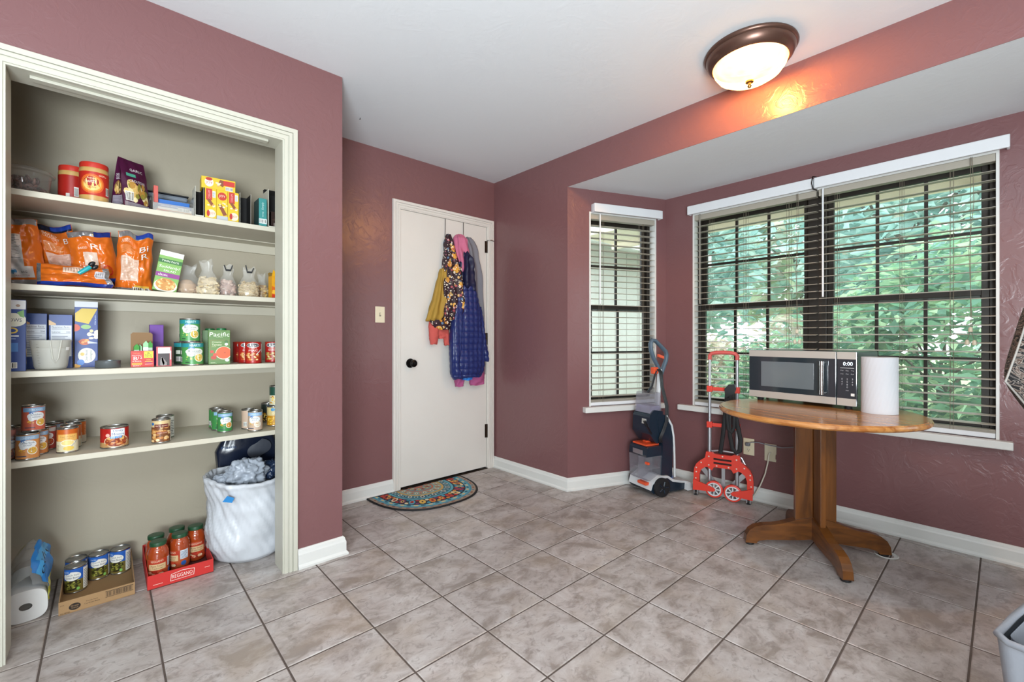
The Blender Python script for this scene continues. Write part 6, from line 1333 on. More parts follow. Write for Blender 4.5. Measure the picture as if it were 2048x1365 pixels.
pillow_bag('orange snack bag leaning at the back with a dark blue top corner', -0.138, 2.762, Z2 + 0.020, 0.17, 0.262, 0.07, ORG, (0, -0.20, 0.05), a, (0.11, '#141a30'), None, 2.6, GB)
a = Art(); a.rect(0.50, 0.98, 0.03, 0.16, '#1f3f9a'); a.text('Ri', 0.60, 0.72, 0.24, 0.10, '#f4ece4'); a.text('BAKED', 0.3, 0.70, 0.2, 0.04, '#f2dcc4'); a.rect(0.3, 0.6, 0.4, 0.62, '#e0c9b8'); a.ring(0.78, 0.30, 0.10, 0.09, 0.02, '#d0352a'); a.rect(0.60, 1.0, 0.90, 1.0, '#1c2f7a')
pillow_bag('crumpled orange snack bag with blue top beside the upright one', -0.022, 2.705, Z2 + 0.014, 0.16, 0.25, 0.075, ORG, (0, -0.14, -0.05), a, (0.10, SIL), (0.10, SIL), 4.1, GB)
a = Art(); a.rect(0.82, 0.99, 0.0, 1.0, '#1d3a96'); a.rect(0.10, 0.40, 0.35, 0.62, '#e6c9b4'); a.lines(0.12, 0.38, 0.38, 0.6, 6, '#b98a74'); a.rect(0.22, 0.58, 0.78, 0.93, '#cfccd0'); a.lines(0.26, 0.54, 0.8, 0.92, 4, '#8a8890')
lying = pillow_bag('orange snack bag lying flat in front with a blue edge', -0.205, 2.578, Z2 + 0.049, 0.092, 0.215, 0.085, ORG, (0, PI / 2, 0.02), a, (0.10, SIL), (0.06, SIL), 5.5, GB)
a = Art(); a.text('BAKED', 0.22, 0.845, 0.22, 0.03, '#f2dcc4'); a.text('CRUNCH', 0.22, 0.81, 0.24, 0.03, '#f2dcc4'); a.text('Bi', 0.76, 0.71, 0.28, 0.10, '#8a3c10'); a.text('Bi', 0.75, 0.715, 0.27, 0.095, '#f4ece4'); a.text('R', 0.78, 0.585, 0.20, 0.09, '#8a3c10'); a.text('R', 0.77, 0.59, 0.19, 0.085, '#f4ece4'); a.rect(0.12, 0.60, 0.17, 0.56, '#d9b9a4'); a.lines(0.16, 0.56, 0.2, 0.54, 14, '#c0957c', 0.3); a.lines(0.12, 0.5, 0.62, 0.76, 8, '#f0b880', 0.25, 9); a.rect(0.50, 0.9, 0.04, 0.10, '#e9b84a'); a.bars(0.45, 0.9, 0.01, 0.07, 9); a.rect(0.50, 1.0, 0.915, 1.0, '#1f3f9a')
pillow_bag('orange snack bag standing upright next to the salad box', 0.092, 2.660, Z2 + 0.005, 0.135, 0.268, 0.08, ORG, (0, 0.03, 0.0), a, (0.10, SIL), (0.05, SIL), 7.2, GB)
cl = thing('bag_clip', 'teal and black bag clip on the lying orange bag', 'clip', (-0.062, 2.528, Z2 + 0.075)); cl.rotation_euler = (0, 0.85, 0)
b = B(); b.tube([(0, 0, -0.028), (0, -0.002, 0.0), (0, 0, 0.018)], [0.007, 0.009, 0.008], C('#1fa0a8', 0.35), 12); b.build('handle', None, cl)
b = B(); b.sphere((-0.007, 0, 0.030), 0.011, M_BLACK, 12, 8, (0.8, 0.7, 1.2)); b.sphere((0.009, 0, 0.028), 0.011, M_BLACK, 12, 8, (0.8, 0.7, 1.2)); b.build('jaw', None, cl)
w, h = 0.088, 0.185
a = Art(); a.rect(-w / 2, w / 2, h * 0.875, h, '#e6e4de'); a.rect(-w / 2, w / 2, h * 0.70, h * 0.80, '#2f6a35'); a.text('TWIN PACK', 0, h * 0.75, w * 0.74, h * 0.05, '#eef2e4'); a.text('Suddenly!', 0, h * 0.60, w * 0.86, h * 0.085, '#f2f6ea', 0, 0.25); a.text('SALAD', 0.004, h * 0.515, w * 0.5, h * 0.05, '#f2f6ea'); a.rect(-w / 2, w / 2, h * 0.35, h * 0.46, '#8a3a86'); a.text('classic', -w * 0.2, h * 0.405, w * 0.4, h * 0.06, '#f2e6f0'); a.ell(0.0, h * 0.14, w * 0.48, h * 0.17, '#efe9da', 22); a.ell(0.0, h * 0.17, w * 0.42, h * 0.15, '#c98f48', 22); a.blobs(-w * 0.34, w * 0.34, h * 0.06, h * 0.29, 34, ['#e0b06a', '#c98a40', '#eac588', '#b87a38'], 0.006, 3)
carton('green and white pasta salad box tilted beside the clear bags', 0.196, 2.600, Z2 + 0.008, w, 0.04, h, '#7fae5a', 0.0, front=a, tilt=0.17, bev=0.001)
M_BAGCLEAR = clear_mat('clear_plastic_bag', '#fdfdfc', 0.02, 0.16, '#f4f2ee', 0.20)
def clear_bag(label, x, y, rb, hb, kind, cols, n, seed, clip=None, group='clear bags of cereal', ry=None):
    e = thing('cereal_bag', label, 'bag', (x, y, Z2 + 0.0006), 0, group); rnd = random.Random(seed); ry = ry or rb * 0.8
    prof = ((0.60, 0.0), (0.94, 0.03), (1.0, 0.16), (1.0, 0.34), (0.92, 0.48), (0.72, 0.60), (0.52, 0.70), (0.50, 0.78), (0.56, 0.90), (0.60, 1.0))
    def fn(u, v):
        f = v * (len(prof) - 1); i = min(int(f), len(prof) - 2); t = f - i; r = prof[i][0] * (1 - t) + prof[i + 1][0] * t; z = prof[i][1] * (1 - t) + prof[i + 1][1] * t; a = 2 * PI * u
        wv = 1 + (0.05 + 0.25 * max(0, z - 0.45)) * (noise.noise(Vector((math.cos(a) * 1.8 + seed, math.sin(a) * 1.8, z * 3))) + 0.4 * math.sin(7 * a + seed + z * 5))
        return (rb * r * wv * math.cos(a) + rb * 0.35 * max(0, z - 0.55) * math.sin(seed * 2.3), ry * r * wv * math.sin(a) * (1 - 0.75 * max(0, z - 0.45) / 0.55), hb * z * (1 + (0.14 * math.sin(2 * a + seed * 1.7) + 0.10 * math.cos(3 * a + seed)) * max(0, z - 0.6)))
    b = B(); b.surf(fn, 40, 36, M_BAGCLEAR, True, True); b.build('film', None, e)
    b = B()
    for i in range(n):
        a = rnd.uniform(0, 2 * PI); zz = rnd.uniform(0.02, 0.50) * hb; k = (0.86 if zz < 0.38 * hb else 0.62) * math.sqrt(rnd.uniform(0.5, 1.0)); c = (rb * k * math.cos(a), ry * k * math.sin(a), zz + 0.004)
        Mx = Matrix.Translation(c) @ Matrix.Rotation(rnd.uniform(0, 6), 4, 'X') @ Matrix.Rotation(rnd.uniform(0, 6), 4, 'Z'); m_ = C(rnd.choice(cols), 0.7)
        if kind == 'ring':
            q = B(); q.tube([(0.0052 * math.cos(2 * PI * t / 8), 0.0052 * math.sin(2 * PI * t / 8), 0) for t in range(8)], 0.0024, None, 5, closed=True); b.add(q.v, q.f, m_, True, Mx)
        elif kind == 'square': q = B(); q.box(-0.009, 0.009, -0.009, 0.009, -0.003, 0.003); b.add(q.v, q.f, m_, False, Mx)
        elif kind == 'stick': q = B(); q.box(-0.022, 0.022, -0.004, 0.004, -0.004, 0.004); b.add(q.v, q.f, m_, False, Matrix.Translation((c[0] * 0.7, c[1] * 0.7, zz * 0.45 + 0.006)) @ Matrix.Rotation(rnd.uniform(-0.4, 0.4), 4, 'Z'))
        else: q = B(); q.sphere((0, 0, 0), 0.008, None, 7, 5, (1.3, 1, 0.6)); b.add(q.v, q.f, m_, True, Mx)
    q = [(rb * 0.78 * math.cos(2 * PI * t / 16), ry * 0.78 * math.sin(2 * PI * t / 16)) for t in range(16)]
    b.lathe([(rb * 0.5, 0.003), (rb * 0.70, 0.012), (rb * 0.66, hb * 0.36), (rb * 0.3, hb * 0.50), (0.0, hb * 0.52)], C(cols[0], 0.8), 18, Matrix.Diagonal((1, ry / rb, 1, 1)))
    o = b.build('cereal', None, e); o['kind'] = 'stuff'
    if clip:
        cz = hb * 0.72; b = B(); b.box(-0.011, 0.011, -0.006, 0.006, cz - 0.004, cz + 0.004, M_BLACK)
        for s, l_ in ((-1, clip[0]), (1, clip[1])): b.rod((s * 0.010, 0, cz), (s * 0.018, -0.004, cz + l_), 0.0028, M_BLACK, 8)
        q = thing('binder_clip', clip[2], 'clip', (x, y - ry * 0.45, Z2 + hb * 0.12 + 0.004), 0, 'black bag clips'); b.build('clip_jaws', None, q)
    return e
clear_bag('clear bag of pale cracker sticks behind the salad box', 0.290, 2.665, 0.058, 0.150, 'stick', ['#c9a27e', '#d8b48e', '#bf9670'], 60, 1)
clear_bag('clear bag of square cereal beside the salad box', 0.366, 2.600, 0.045, 0.165, 'square', ['#dcc6a0', '#e6d3b0', '#cdb48a'], 80, 2)
clear_bag('clear bag of pinkish cereal flakes under a black clip', 0.452, 2.625, 0.040, 0.155, 'lump', ['#b8978a', '#c9a99a', '#a58478', '#d8c0b2'], 90, 3, (0.024, 0.026, 'black clip closing the bag of pinkish flakes'))
clear_bag('round clear bag of ring cereal under a black clip', 0.541, 2.605, 0.048, 0.150, 'ring', ['#d6bc8c', '#e2cba0', '#c8a974'], 260, 4, (0.034, 0.022, 'taller black clip closing the bag of ring cereal'))
clear_bag('clear bag of orange-brown cereal behind the yellow box', 0.622, 2.690, 0.032, 0.140, 'lump', ['#c9a05a', '#d8b872', '#a87a3c'], 80, 5)
a = Art(); a.rect(-0.05, 0.05, 0, 0.03, '#c9401f'); a.poly([(-0.05, 0.02), (0.05, 0.02), (0.05, 0.06), (0.0, 0.045), (-0.05, 0.07)], '#d9651f'); a.ell(-0.012, 0.078, 0.011, 0.022, '#efe6d0', 16); a.ring(-0.012, 0.078, 0.011, 0.022, 0.0015, '#4a6aa0'); a.blobs(-0.03, 0.02, 0.02, 0.05, 8, ['#f0b83a', '#e8952a'], 0.008, 4); a.rect(0.012, 0.04, 0.005, 0.11, '#e9e4da'); a.lines(0.014, 0.038, 0.02, 0.1, 9, '#a09a90')
yb = open_box('yellow and orange open food box at the right casing', 0.668, 2.570, Z2, 0.075, 0.045, 0.115, '#e2a01f', '#8a6a2a', 0.12, (0.028, 0.5), a)
b = B(); b.prism([(-0.0375, 0.0), (0.012, 0.0), (-0.004, 0.030), (-0.018, 0.018), (-0.036, 0.034)], -0.0012, 0.0, C('#e8aa22', 0.4), Matrix.Translation((0, -0.0225, 0.115)) @ Matrix.Rotation(0.35, 4, 'X')); b.build('torn_flap', None, yb)

# ------------------------------------------------------------------ top shelf
Z1 = SH[1]
cm = thing('clamshell_container', 'round clear plastic tub of chocolate pretzels at the left casing', 'container', (-0.243, 2.615, Z1 + 0.0005))
M_CLAM = clear_mat('clear_rigid_plastic', '#fcfcfb', 0.02, 0.04, '#f4f2ee', 0.10)
b = B(); b.lathe([(0.0, 0.001), (0.066, 0.001), (0.070, 0.006), (0.079, 0.084), (0.089, 0.086), (0.0895, 0.092), (0.086, 0.094), (0.083, 0.100), (0.074, 0.104), (0.0, 0.105)], M_CLAM, 44, cap0=False, cap1=False, sharp=40); b.build('tub', None, cm)
rnd = random.Random(8)
b = B()
for i in range(70):
    a_ = rnd.uniform(0, 2 * PI); k = 0.056 * math.sqrt(rnd.random()); zz = rnd.uniform(0.016, 0.066)
    Mx = Matrix.Translation((k * math.cos(a_), k * math.sin(a_), zz)) @ Matrix.Rotation(rnd.uniform(0, 6), 4, 'X') @ Matrix.Rotation(rnd.uniform(0, 6), 4, 'Y'); q = B(); q.tube([(0.011 * math.cos(2 * PI * t / 9), 0.011 * math.sin(2 * PI * t / 9), 0) for t in range(9)], 0.0048, None, 6, closed=True); b.add(q.v, q.f, C(rnd.choice(['#4a2b26', '#5b3830', '#3a211e', '#6e4a42']), 0.45), True, Mx)
o = b.build('pretzels', None, cm); o['kind'] = 'stuff'
PBP = [(0.86, 0.0), (0.97, 0.02), (1.0, 0.06), (1.0, 0.82), (0.96, 0.87), (0.92, 0.89), (0.92, 0.93)]
M_PB = mat('peanut_butter', '#c79f5e', 0.3, coat=0.5); LRED = mat('red_plastic_lid', '#c23326', 0.35)
def pb_art(r, hl):
    a = Art(); a.ell(-r * 0.15, hl * 0.48, r * 0.85, hl * 0.42, '#d8622a', 22); a.ell(-r * 0.15, hl * 0.48, r * 0.72, hl * 0.34, '#e8953c', 22); a.ell(-r * 0.15, hl * 0.48, r * 0.60, hl * 0.28, '#f2c878', 22); a.ell(-r * 0.2, hl * 0.58, r * 0.52, hl * 0.21, '#a82420'); a.text('Peanut', -r * 0.22, hl * 0.72, r * 0.5, hl * 0.07, '#f4e2c0'); a.text('nutty', -r * 0.2, hl * 0.56, r * 0.72, hl * 0.16, '#f6ecd8', 0.12); a.text('CREAMY', -r * 0.15, hl * 0.33, r * 0.6, hl * 0.06, '#7a2a1a'); a.bars(r * 0.85, r * 1.2, hl * 0.08, hl * 0.42, 7); a.rect(r * 1.35, r * 2.0, hl * 0.35, hl * 0.9, '#ece6dc'); a.lines(r * 1.4, r * 1.95, hl * 0.38, hl * 0.86, 9, '#5a5550'); a.lines(r * 1.4, r * 1.95, hl * 0.08, hl * 0.3, 4, '#e8b8a8'); a.lines(r * 0.3, r * 0.9, hl * 0.84, hl * 0.92, 2, '#f0d0b8'); return a
jar('large peanut butter jar with red lid standing in front', -0.038, 2.590, Z1, 0.047, 0.168, PBP, M_PB, LRED, (C('#b8281e', 0.35), pb_art(0.047, 0.098)), 0.030, 0.098, 'peanut butter jars', 0.022, 'peanut_butter_jar', 0.0, 0.97)
jar('peanut butter jar with red lid half hidden behind the large one', -0.108, 2.690, Z1, 0.044, 0.165, PBP, M_PB, LRED, (C('#a5231b', 0.35), Art().bars(0.005, 0.022, 0.01, 0.05, 7).rect(-0.02, -0.008, 0.0, 0.02, '#e0d8d0')), 0.026, 0.098, 'peanut butter jars', 0.022, 'peanut_butter_jar', 0.0, 0.97)
# purple gusseted pouch
pg = thing('snack_pouch', 'purple gusseted crouton pouch beside the peanut butter', 'pouch', (0.082, 2.640, Z1 + 0.0006), 0.62)
w, d, h = 0.115, 0.075, 0.232; PUR = mat('purple_film', '#4a1838', 0.2, bump=0.25, bscale=35)
def pouch(u, v, ex=0.0, sgn=-1):
    bl = 0.012 * math.sin(PI * u) * math.sin(PI * v) + 0.004 * noise.noise(Vector((u * 4, v * 5, sgn)))
    return ((u - 0.5) * w * (1 - 0.06 * v), sgn * (d / 2 * (1 - v) ** 0.8 + bl + 0.001 + ex), v * h)
b = B(); b.surf(lambda u, v: pouch(u, v), 16, 20, PUR); b.surf(lambda u, v: pouch(1 - u, v, 0, 1), 16, 20, PUR)
def side(s): return lambda u, v: (s * (w / 2 * (1 - 0.06 * v) - 0.010 * math.sin(PI * u) * (1 - v)), (u - 0.5) * -s * 2 * (-(d / 2 * (1 - v) ** 0.8 + 0.001)), v * h)
b.surf(side(-1), 8, 20, PUR); b.surf(side(1), 8, 20, PUR); b.add([pouch(0, 0), pouch(1, 0), pouch(1, 0, 0, 1), pouch(0, 0, 0, 1)], [(0, 1, 2, 3)], PUR); b.build('film', None, pg)
a = Art(); a.rect(0.04, 0.96, 0.03, 0.16, '#8d8690'); a.text('2 OZ (56g)', 0.5, 0.085, 0.6, 0.03, '#4a1838'); a.blobs(0.12, 0.88, 0.20, 0.52, 34, ['#d9b56a', '#e8cd8a', '#b98a3f', '#8f8a3a', '#efe0ae'], 0.09, 5); a.bars(0.06, 0.34, 0.18, 0.36, 9); a.rect(0.15, 0.5, 0.66, 0.72, '#4fa08a'); a.text('GARLIC', 0.58, 0.80, 0.5, 0.05, '#e6dce4'); a.text('CROUTONS', 0.55, 0.58, 0.62, 0.05, '#e6dce4'); a.bounds = (0.02, 0.98, 0.01, 0.98)
b = B(); a.emit(b, lambda u, v, ex: pouch(u, v, ex + 0.0007), du=1 / 16, dv=1 / 20, rough=0.3)
b.build('print', None, pg); b = B()
a = Art(); a.text('CHEESE &', 0.5, 0.66, 0.62, 0.05, '#e6dce4'); a.text('GARLIC', 0.5, 0.60, 0.52, 0.05, '#e6dce4'); a.ell(0.5, 0.42, 0.40, 0.13, '#7a5a3a'); a.blobs(0.2, 0.8, 0.34, 0.52, 16, ['#c9a25a', '#a87f3a', '#5a4a2a', '#e0c080'], 0.08, 7); a.rect(0.08, 0.92, 0.10, 0.27, '#a09aa6'); a.lines(0.12, 0.88, 0.12, 0.26, 5, '#6a6470'); a.bounds = (0.05, 0.95, 0.02, 0.95)
sL = side(-1); a.emit(b, lambda u, v, ex: (sL(u, v)[0] - 0.0008 - ex, sL(u, v)[1], v * h), du=0.12, dv=1 / 20, rough=0.3); b.build('print', None, pg)
# grey storage container behind
sc_ = thing('storage_container', 'grey storage container with black-rimmed lid behind the crouton pouch', 'container', (0.225, 2.810, Z1 + 0.0005), 0.0)
b = B(); b.box(-0.085, 0.075, -0.06, 0.06, 0.0, 0.112); b.build('body', clear_mat('smoky_plastic', '#d8dade', 0.05, 0.2, '#a9adb5', 0.6), sc_, bevel=0.012)
b = B(); b.box(-0.089, 0.079, -0.064, 0.064, 0.1125, 0.138); b.build('lid', mat('grey_lid', '#7d8590', 0.35), sc_, bevel=0.010); b = B(); b.box(-0.091, 0.081, -0.066, 0.066, 0.1385, 0.144); b.build('lid_rim', M_BLACK, sc_, bevel=0.002)
# clear organiser with packets
og = thing('organiser_bin', 'clear plastic organiser holding blue and orange packets', 'bin', (0.230, 2.640, Z1 + 0.0005), 0.0)
M_ORGN = clear_mat('clear_bin_plastic', '#fafaf8', 0.03, 0.12, '#f0eee8', 0.25); b = B()
for x0, x1, y0, y1, z0, z1 in ((-0.076, 0.076, -0.085, -0.083, 0, 0.045), (-0.076, 0.076, 0.083, 0.085, 0, 0.105), (-0.076, -0.074, -0.083, 0.083, 0, 0.085), (0.074, 0.076, -0.083, 0.083, 0, 0.105), (-0.074, 0.074, -0.083, 0.083, 0, 0.002)): b.box(x0, x1, y0, y1, z0, z1)
b.build('bin_walls', M_ORGN, og)
carton('flat orange packet at the bottom of the clear organiser', 0.232, 2.630, Z1 + 0.003, 0.130, 0.11, 0.020, '#d9782c', 0.03, front=Art().rect(0.0, 0.067, 0.002, 0.018, '#e0a85a').bars(-0.02, 0.035, 0.002, 0.016, 12).rect(-0.067, -0.03, 0.0, 0.02, '#d0602a'), name='food_packet', cat='packet')
carton('white and navy packet lying on the orange one', 0.236, 2.632, Z1 + 0.0238, 0.125, 0.10, 0.026, '#1f3378', 0.0, front=Art().rect(-0.0625, 0.0625, 0, 0.011, '#e2ddd0').text('WATER PETITE', -0.02, 0.0185, 0.06, 0.006, '#dfe4f0').bars(0.01, 0.055, 0.002, 0.018, 14), name='food_packet', cat='packet')
carton('bright blue packet on top in the clear organiser', 0.228, 2.640, Z1 + 0.0504, 0.125, 0.09, 0.022, '#2a69b8', 0.05, name='food_packet', cat='packet')
carton('slim red packet standing at the end of the clear organiser', 0.166, 2.600, Z1 + 0.0505, 0.016, 0.05, 0.075, '#c2554c', 0.0, name='food_packet', cat='packet')
# dessert boxes
YEL = '#e3bd28'
def dess(w, h, flip):
    a = Art()
    if flip == 1:
        a.ell(0, h * 0.80, w * 0.40, h * 0.13, '#c2392c'); a.text('JOY', 0, h * 0.80, w * 0.55, h * 0.09, '#f4e9d0'); a.poly([(-w * 0.4, h * 0.52), (-w * 0.1, h * 0.55), (w * 0.45, h * 0.22), (w * 0.1, h * 0.18)], '#8a4a30'); a.blobs(-w * 0.4, w * 0.4, h * 0.45, h * 0.6, 6, ['#e8cf9a', '#f2e6c4'], 0.005, 3); a.rect(-w * 0.5, w * 0.5, h * 0.03, h * 0.17, '#b9bcc0')
    else:
        a.rect(-w * 0.42, w * 0.12, h * 0.62, h * 0.98, '#c23a30'); a.text('CREAM', -w * 0.14, h * 0.80, h * 0.26, w * 0.2, '#e8a0a0', PI / 2); a.rect(w * 0.14, w * 0.42, h * 0.72, h * 0.92, '#d8dcdf'); a.lines(w * 0.16, w * 0.4, h * 0.74, h * 0.9, 5, '#7a8088'); a.poly([(-w * 0.35, h * 0.62), (-w * 0.1, h * 0.66), (w * 0.35, h * 0.46), (w * 0.05, h * 0.44)], '#8a4a30'); a.blobs(-w * 0.3, w * 0.4, h * 0.40, h * 0.5, 7, ['#d9a86a', '#f0e0b8'], 0.004, 6); a.ell(w * 0.05, h * 0.20, w * 0.40, h * 0.13, '#f0dcc0'); a.ell(-w * 0.22, h * 0.20, w * 0.14, h * 0.10, '#b8302a'); a.text('JOY', w * 0.15, h * 0.20, w * 0.45, h * 0.09, '#b8302a')
    return a
GD = 'yellow dessert boxes'
carton('upright yellow dessert box nearest the clear organiser', 0.3685, 2.585, Z1, 0.0455, 0.09, 0.150, YEL, 0, front=dess(0.0455, 0.15, 0), left=Art().rect(-0.045, 0.045, 0, 0.15, '#3a2620'), group=GD)
carton('upright yellow dessert box in the middle of three', 0.4150, 2.585, Z1, 0.0455, 0.09, 0.150, YEL, 0, front=dess(0.0455, 0.15, 1), group=GD)
carton('upright yellow dessert box nearest the black open box', 0.4615, 2.585, Z1, 0.0455, 0.09, 0.150, YEL, 0, front=dess(0.0455, 0.15, 0), group=GD)
w, h = 0.138, 0.056
a = Art(); a.ell(-w * 0.28, h * 0.55, w * 0.13, h * 0.38, '#f0e6d4'); a.ell(-w * 0.28, h * 0.82, w * 0.10, h * 0.14, '#b8302a'); a.text('JOY', -w * 0.28, h * 0.48, w * 0.2, h * 0.28, '#b8302a'); a.poly([(-w * 0.02, h * 0.5), (w * 0.04, h * 0.9), (w * 0.25, h * 0.85), (w * 0.12, h * 0.3)], '#8a4a30'); a.rect(w * 0.14, w * 0.48, h * 0.45, h * 0.88, '#c8352c'); a.bars(w * 0.2, w * 0.42, h * 0.05, h * 0.38, 12); a.blobs(-w * 0.1, w * 0.05, h * 0.3, h * 0.6, 5, ['#f0e0b8', '#d9a86a'], 0.006, 2)
carton('yellow dessert box lying across the three upright ones', 0.404, 2.590, Z1 + 0.1508, w, 0.08, h, YEL, -0.05, front=a, group=GD)
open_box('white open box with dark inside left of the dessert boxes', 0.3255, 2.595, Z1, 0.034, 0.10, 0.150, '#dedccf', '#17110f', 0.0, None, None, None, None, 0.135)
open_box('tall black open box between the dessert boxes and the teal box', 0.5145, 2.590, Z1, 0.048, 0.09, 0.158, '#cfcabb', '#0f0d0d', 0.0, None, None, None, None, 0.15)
w, h = 0.036, 0.150
a = Art(); a.text('Lipton', 0.0, h * 0.72, h * 0.3, w * 0.3, '#cfe6e2', PI / 2, 0.2) if False else a.text('Simply', 0.0, h * 0.74, h * 0.26, w * 0.32, '#cfe6e2', PI / 2, 0.2); a.text('tea bags', 0.0, h * 0.46, h * 0.18, w * 0.22, '#cfe6e2', PI / 2); a.rect(-w / 2, w / 2, h * 0.14, h * 0.31, '#c6d6d6'); a.bars(-w * 0.44, w * 0.44, h * 0.16, h * 0.29, 9)
carton('teal tea box between two open dark boxes', 0.5930, 2.600, Z1, w, 0.105, h, '#3f8f8c', 0.0, front=a, left=Art().rect(-0.05, 0.05, 0, 0.15, '#1d4a4c'))
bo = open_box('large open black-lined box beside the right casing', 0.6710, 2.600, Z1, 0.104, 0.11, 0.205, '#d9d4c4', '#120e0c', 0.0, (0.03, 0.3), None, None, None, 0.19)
carton('dark brown packet standing inside the large open box', 0.6680, 2.622, Z1 + 0.002, 0.045, 0.03, 0.105, '#33201a', 0.0, front=Art().rect(-0.01, 0.008, 0.01, 0.045, '#8a8078').rect(-0.018, 0.018, 0.06, 0.064, '#54382c'), name='food_packet', cat='packet')

# ------------------------------------------------------------------ pantry floor
KR = '#a5835c'
def tray(label, x, y, w, d, h, outer, inner, art, rot=0.0, hb=None):
    e = thing('cardboard_tray', label, 'tray', (x, y, 0.0006), rot, None); t = 0.003; hb = hb or h * 1.25; b = B(); mo = mat('card_' + outer[1:], outer, 0.85, bump=0.08, bscale=90); mi_ = mat('card_' + inner[1:], inner, 0.9)
    b.box(-w / 2, w / 2, -d / 2, d / 2, 0, t, mi_); b.box(-w / 2, w / 2, -d / 2, -d / 2 + t, t, h, mo); b.box(-w / 2, w / 2, d / 2 - t, d / 2, t, hb, mo)
    for s in (-1, 1):
        x0, x1 = (-w / 2, -w / 2 + t) if s < 0 else (w / 2 - t, w / 2)
        b.add([(x0, -d / 2 + t, t), (x1, -d / 2 + t, t), (x1, d / 2 - t, t), (x0, d / 2 - t, t), (x0, -d / 2 + t, h), (x1, -d / 2 + t, h), (x1, d / 2 - t, hb), (x0, d / 2 - t, hb)], [(0, 3, 2, 1), (4, 5, 6, 7), (0, 1, 5, 4), (1, 2, 6, 5), (2, 3, 7, 6), (3, 0, 4, 7)], mo)
    b.build('tray_walls', None, e); art.bounds = (-w / 2, w / 2, 0, h); b = B(); art.emit(b, on_front(0, -d / 2, 0), rough=0.8); b.build('print', None, e)
    return e
w, h = 0.232, 0.052; K2 = '#2c211a'
a = Art(); a.ell(-w * 0.30, h * 0.42, w * 0.075, h * 0.26, K2); a.text('Great', -w * 0.30, h * 0.50, w * 0.10, h * 0.13, KR); a.text('Value', -w * 0.30, h * 0.34, w * 0.09, h * 0.11, KR); a.text('French Style', -w * 0.08, h * 0.56, w * 0.15, h * 0.10, K2); a.text('Cut Green Beans', -w * 0.08, h * 0.40, w * 0.20, h * 0.10, K2); a.bars(w * 0.10, w * 0.47, h * 0.42, h * 0.86, 26, K2, KR); a.rect(w * 0.095, w * 0.475, h * 0.84, h * 0.88, K2); a.rect(w * 0.095, w * 0.475, h * 0.40, h * 0.43, K2); a.text('00-78742', -w * 0.42, h * 0.10, w * 0.12, h * 0.08, K2); a.text('24 CT', -w * 0.455, h * 0.72, w * 0.05, h * 0.07, K2)
tray('brown cardboard tray of green bean cans on the pantry floor', -0.0245, 2.705, w, 0.37, h, KR, '#9c7a52', a)
def gba(r, h):
    a = Art(); a.rect(-r * 3, r * 3, 0, h * 0.46, '#6f6030'); a.ell(r * 0.05, h * 0.30, r * 0.75, h * 0.23, '#2a2412'); a.blobs(-r * 0.6, r * 0.7, h * 0.14, h * 0.45, 40, ['#8a8a34', '#6d6f28', '#a5a14a', '#4a4a1c'], r * 0.12, 23); a.ell(0.0, h * 0.62, r * 0.80, h * 0.17, '#eceae2', 24); a.ell(-r * 0.5, h * 0.79, r * 0.40, h * 0.085, '#2f6fc0'); a.text('Great Value', -r * 0.5, h * 0.79, r * 0.55, h * 0.05, '#f0f2f4'); a.text('French Style', r * 0.05, h * 0.66, r * 1.2, h * 0.075, '#33405a'); a.text('Green Beans', r * 0.05, h * 0.565, r * 1.2, h * 0.075, '#33405a'); a.rect(r * 1.0, r * 1.9, h * 0.04, h * 0.86, '#e4e2da'); a.lines(r * 1.08, r * 1.8, h * 0.1, h * 0.8, 11, '#4a4a4a', 0.3); a.ell(r * 0.55, h * 0.12, r * 0.14, h * 0.06, '#7fb85a'); return a
r, h = 0.0368, 0.111
for lab, x, y, rt_ in (('green bean can at the near corner of the cardboard tray', -0.099, 2.727, -0.35), ('green bean can hidden behind the near corner can', -0.100, 2.808, -0.1), ('green bean can in the middle of the cardboard tray', -0.0255, 2.806, 0.0), ('green bean can at the far end of the cardboard tray', 0.049, 2.806, -0.5)):
    can(lab, x, y, 0.0038, r, h, '#2a5fb4', gba(r, h), 'green bean cans in the tray', rt_, 'vegetable_can')
w, h = 0.242, 0.062
a = Art(); P = [(-w * 0.17, h * 0.22), (w * 0.19, h * 0.26), (w * 0.20, h * 0.74), (w * 0.02, h * 0.84), (-w * 0.16, h * 0.72)]; a.poly(P, '#ecdcd4'); a.poly([(x * 0.955 + w * 0.0005, (y - h * 0.5) * 0.88 + h * 0.5) for x, y in P], '#c8322e'); a.text('REGGANO', w * 0.012, h * 0.50, w * 0.31, h * 0.26, '#f0e2da'); a.rect(-w * 0.42, -w * 0.28, h * 0.27, h * 0.31, '#e6b8ac'); a.rect(w * 0.36, w * 0.44, h * 0.52, h * 0.56, '#e6b8ac')
tray('red cardboard tray of pasta sauce jars on the pantry floor', 0.2535, 2.690, w, 0.36, h, '#c8322e', '#5a2420', a)
SJP = [(0.80, 0.0), (0.96, 0.015), (1.0, 0.05), (1.0, 0.66), (0.97, 0.74), (0.86, 0.82), (0.74, 0.86), (0.74, 0.92)]
M_SAUCE = mat('tomato_sauce_glass', '#a8431a', 0.06, coat=1.0, var=0.25, vscale=30); LGRN = mat('dark_green_lid', '#1f4a2e', 0.4)
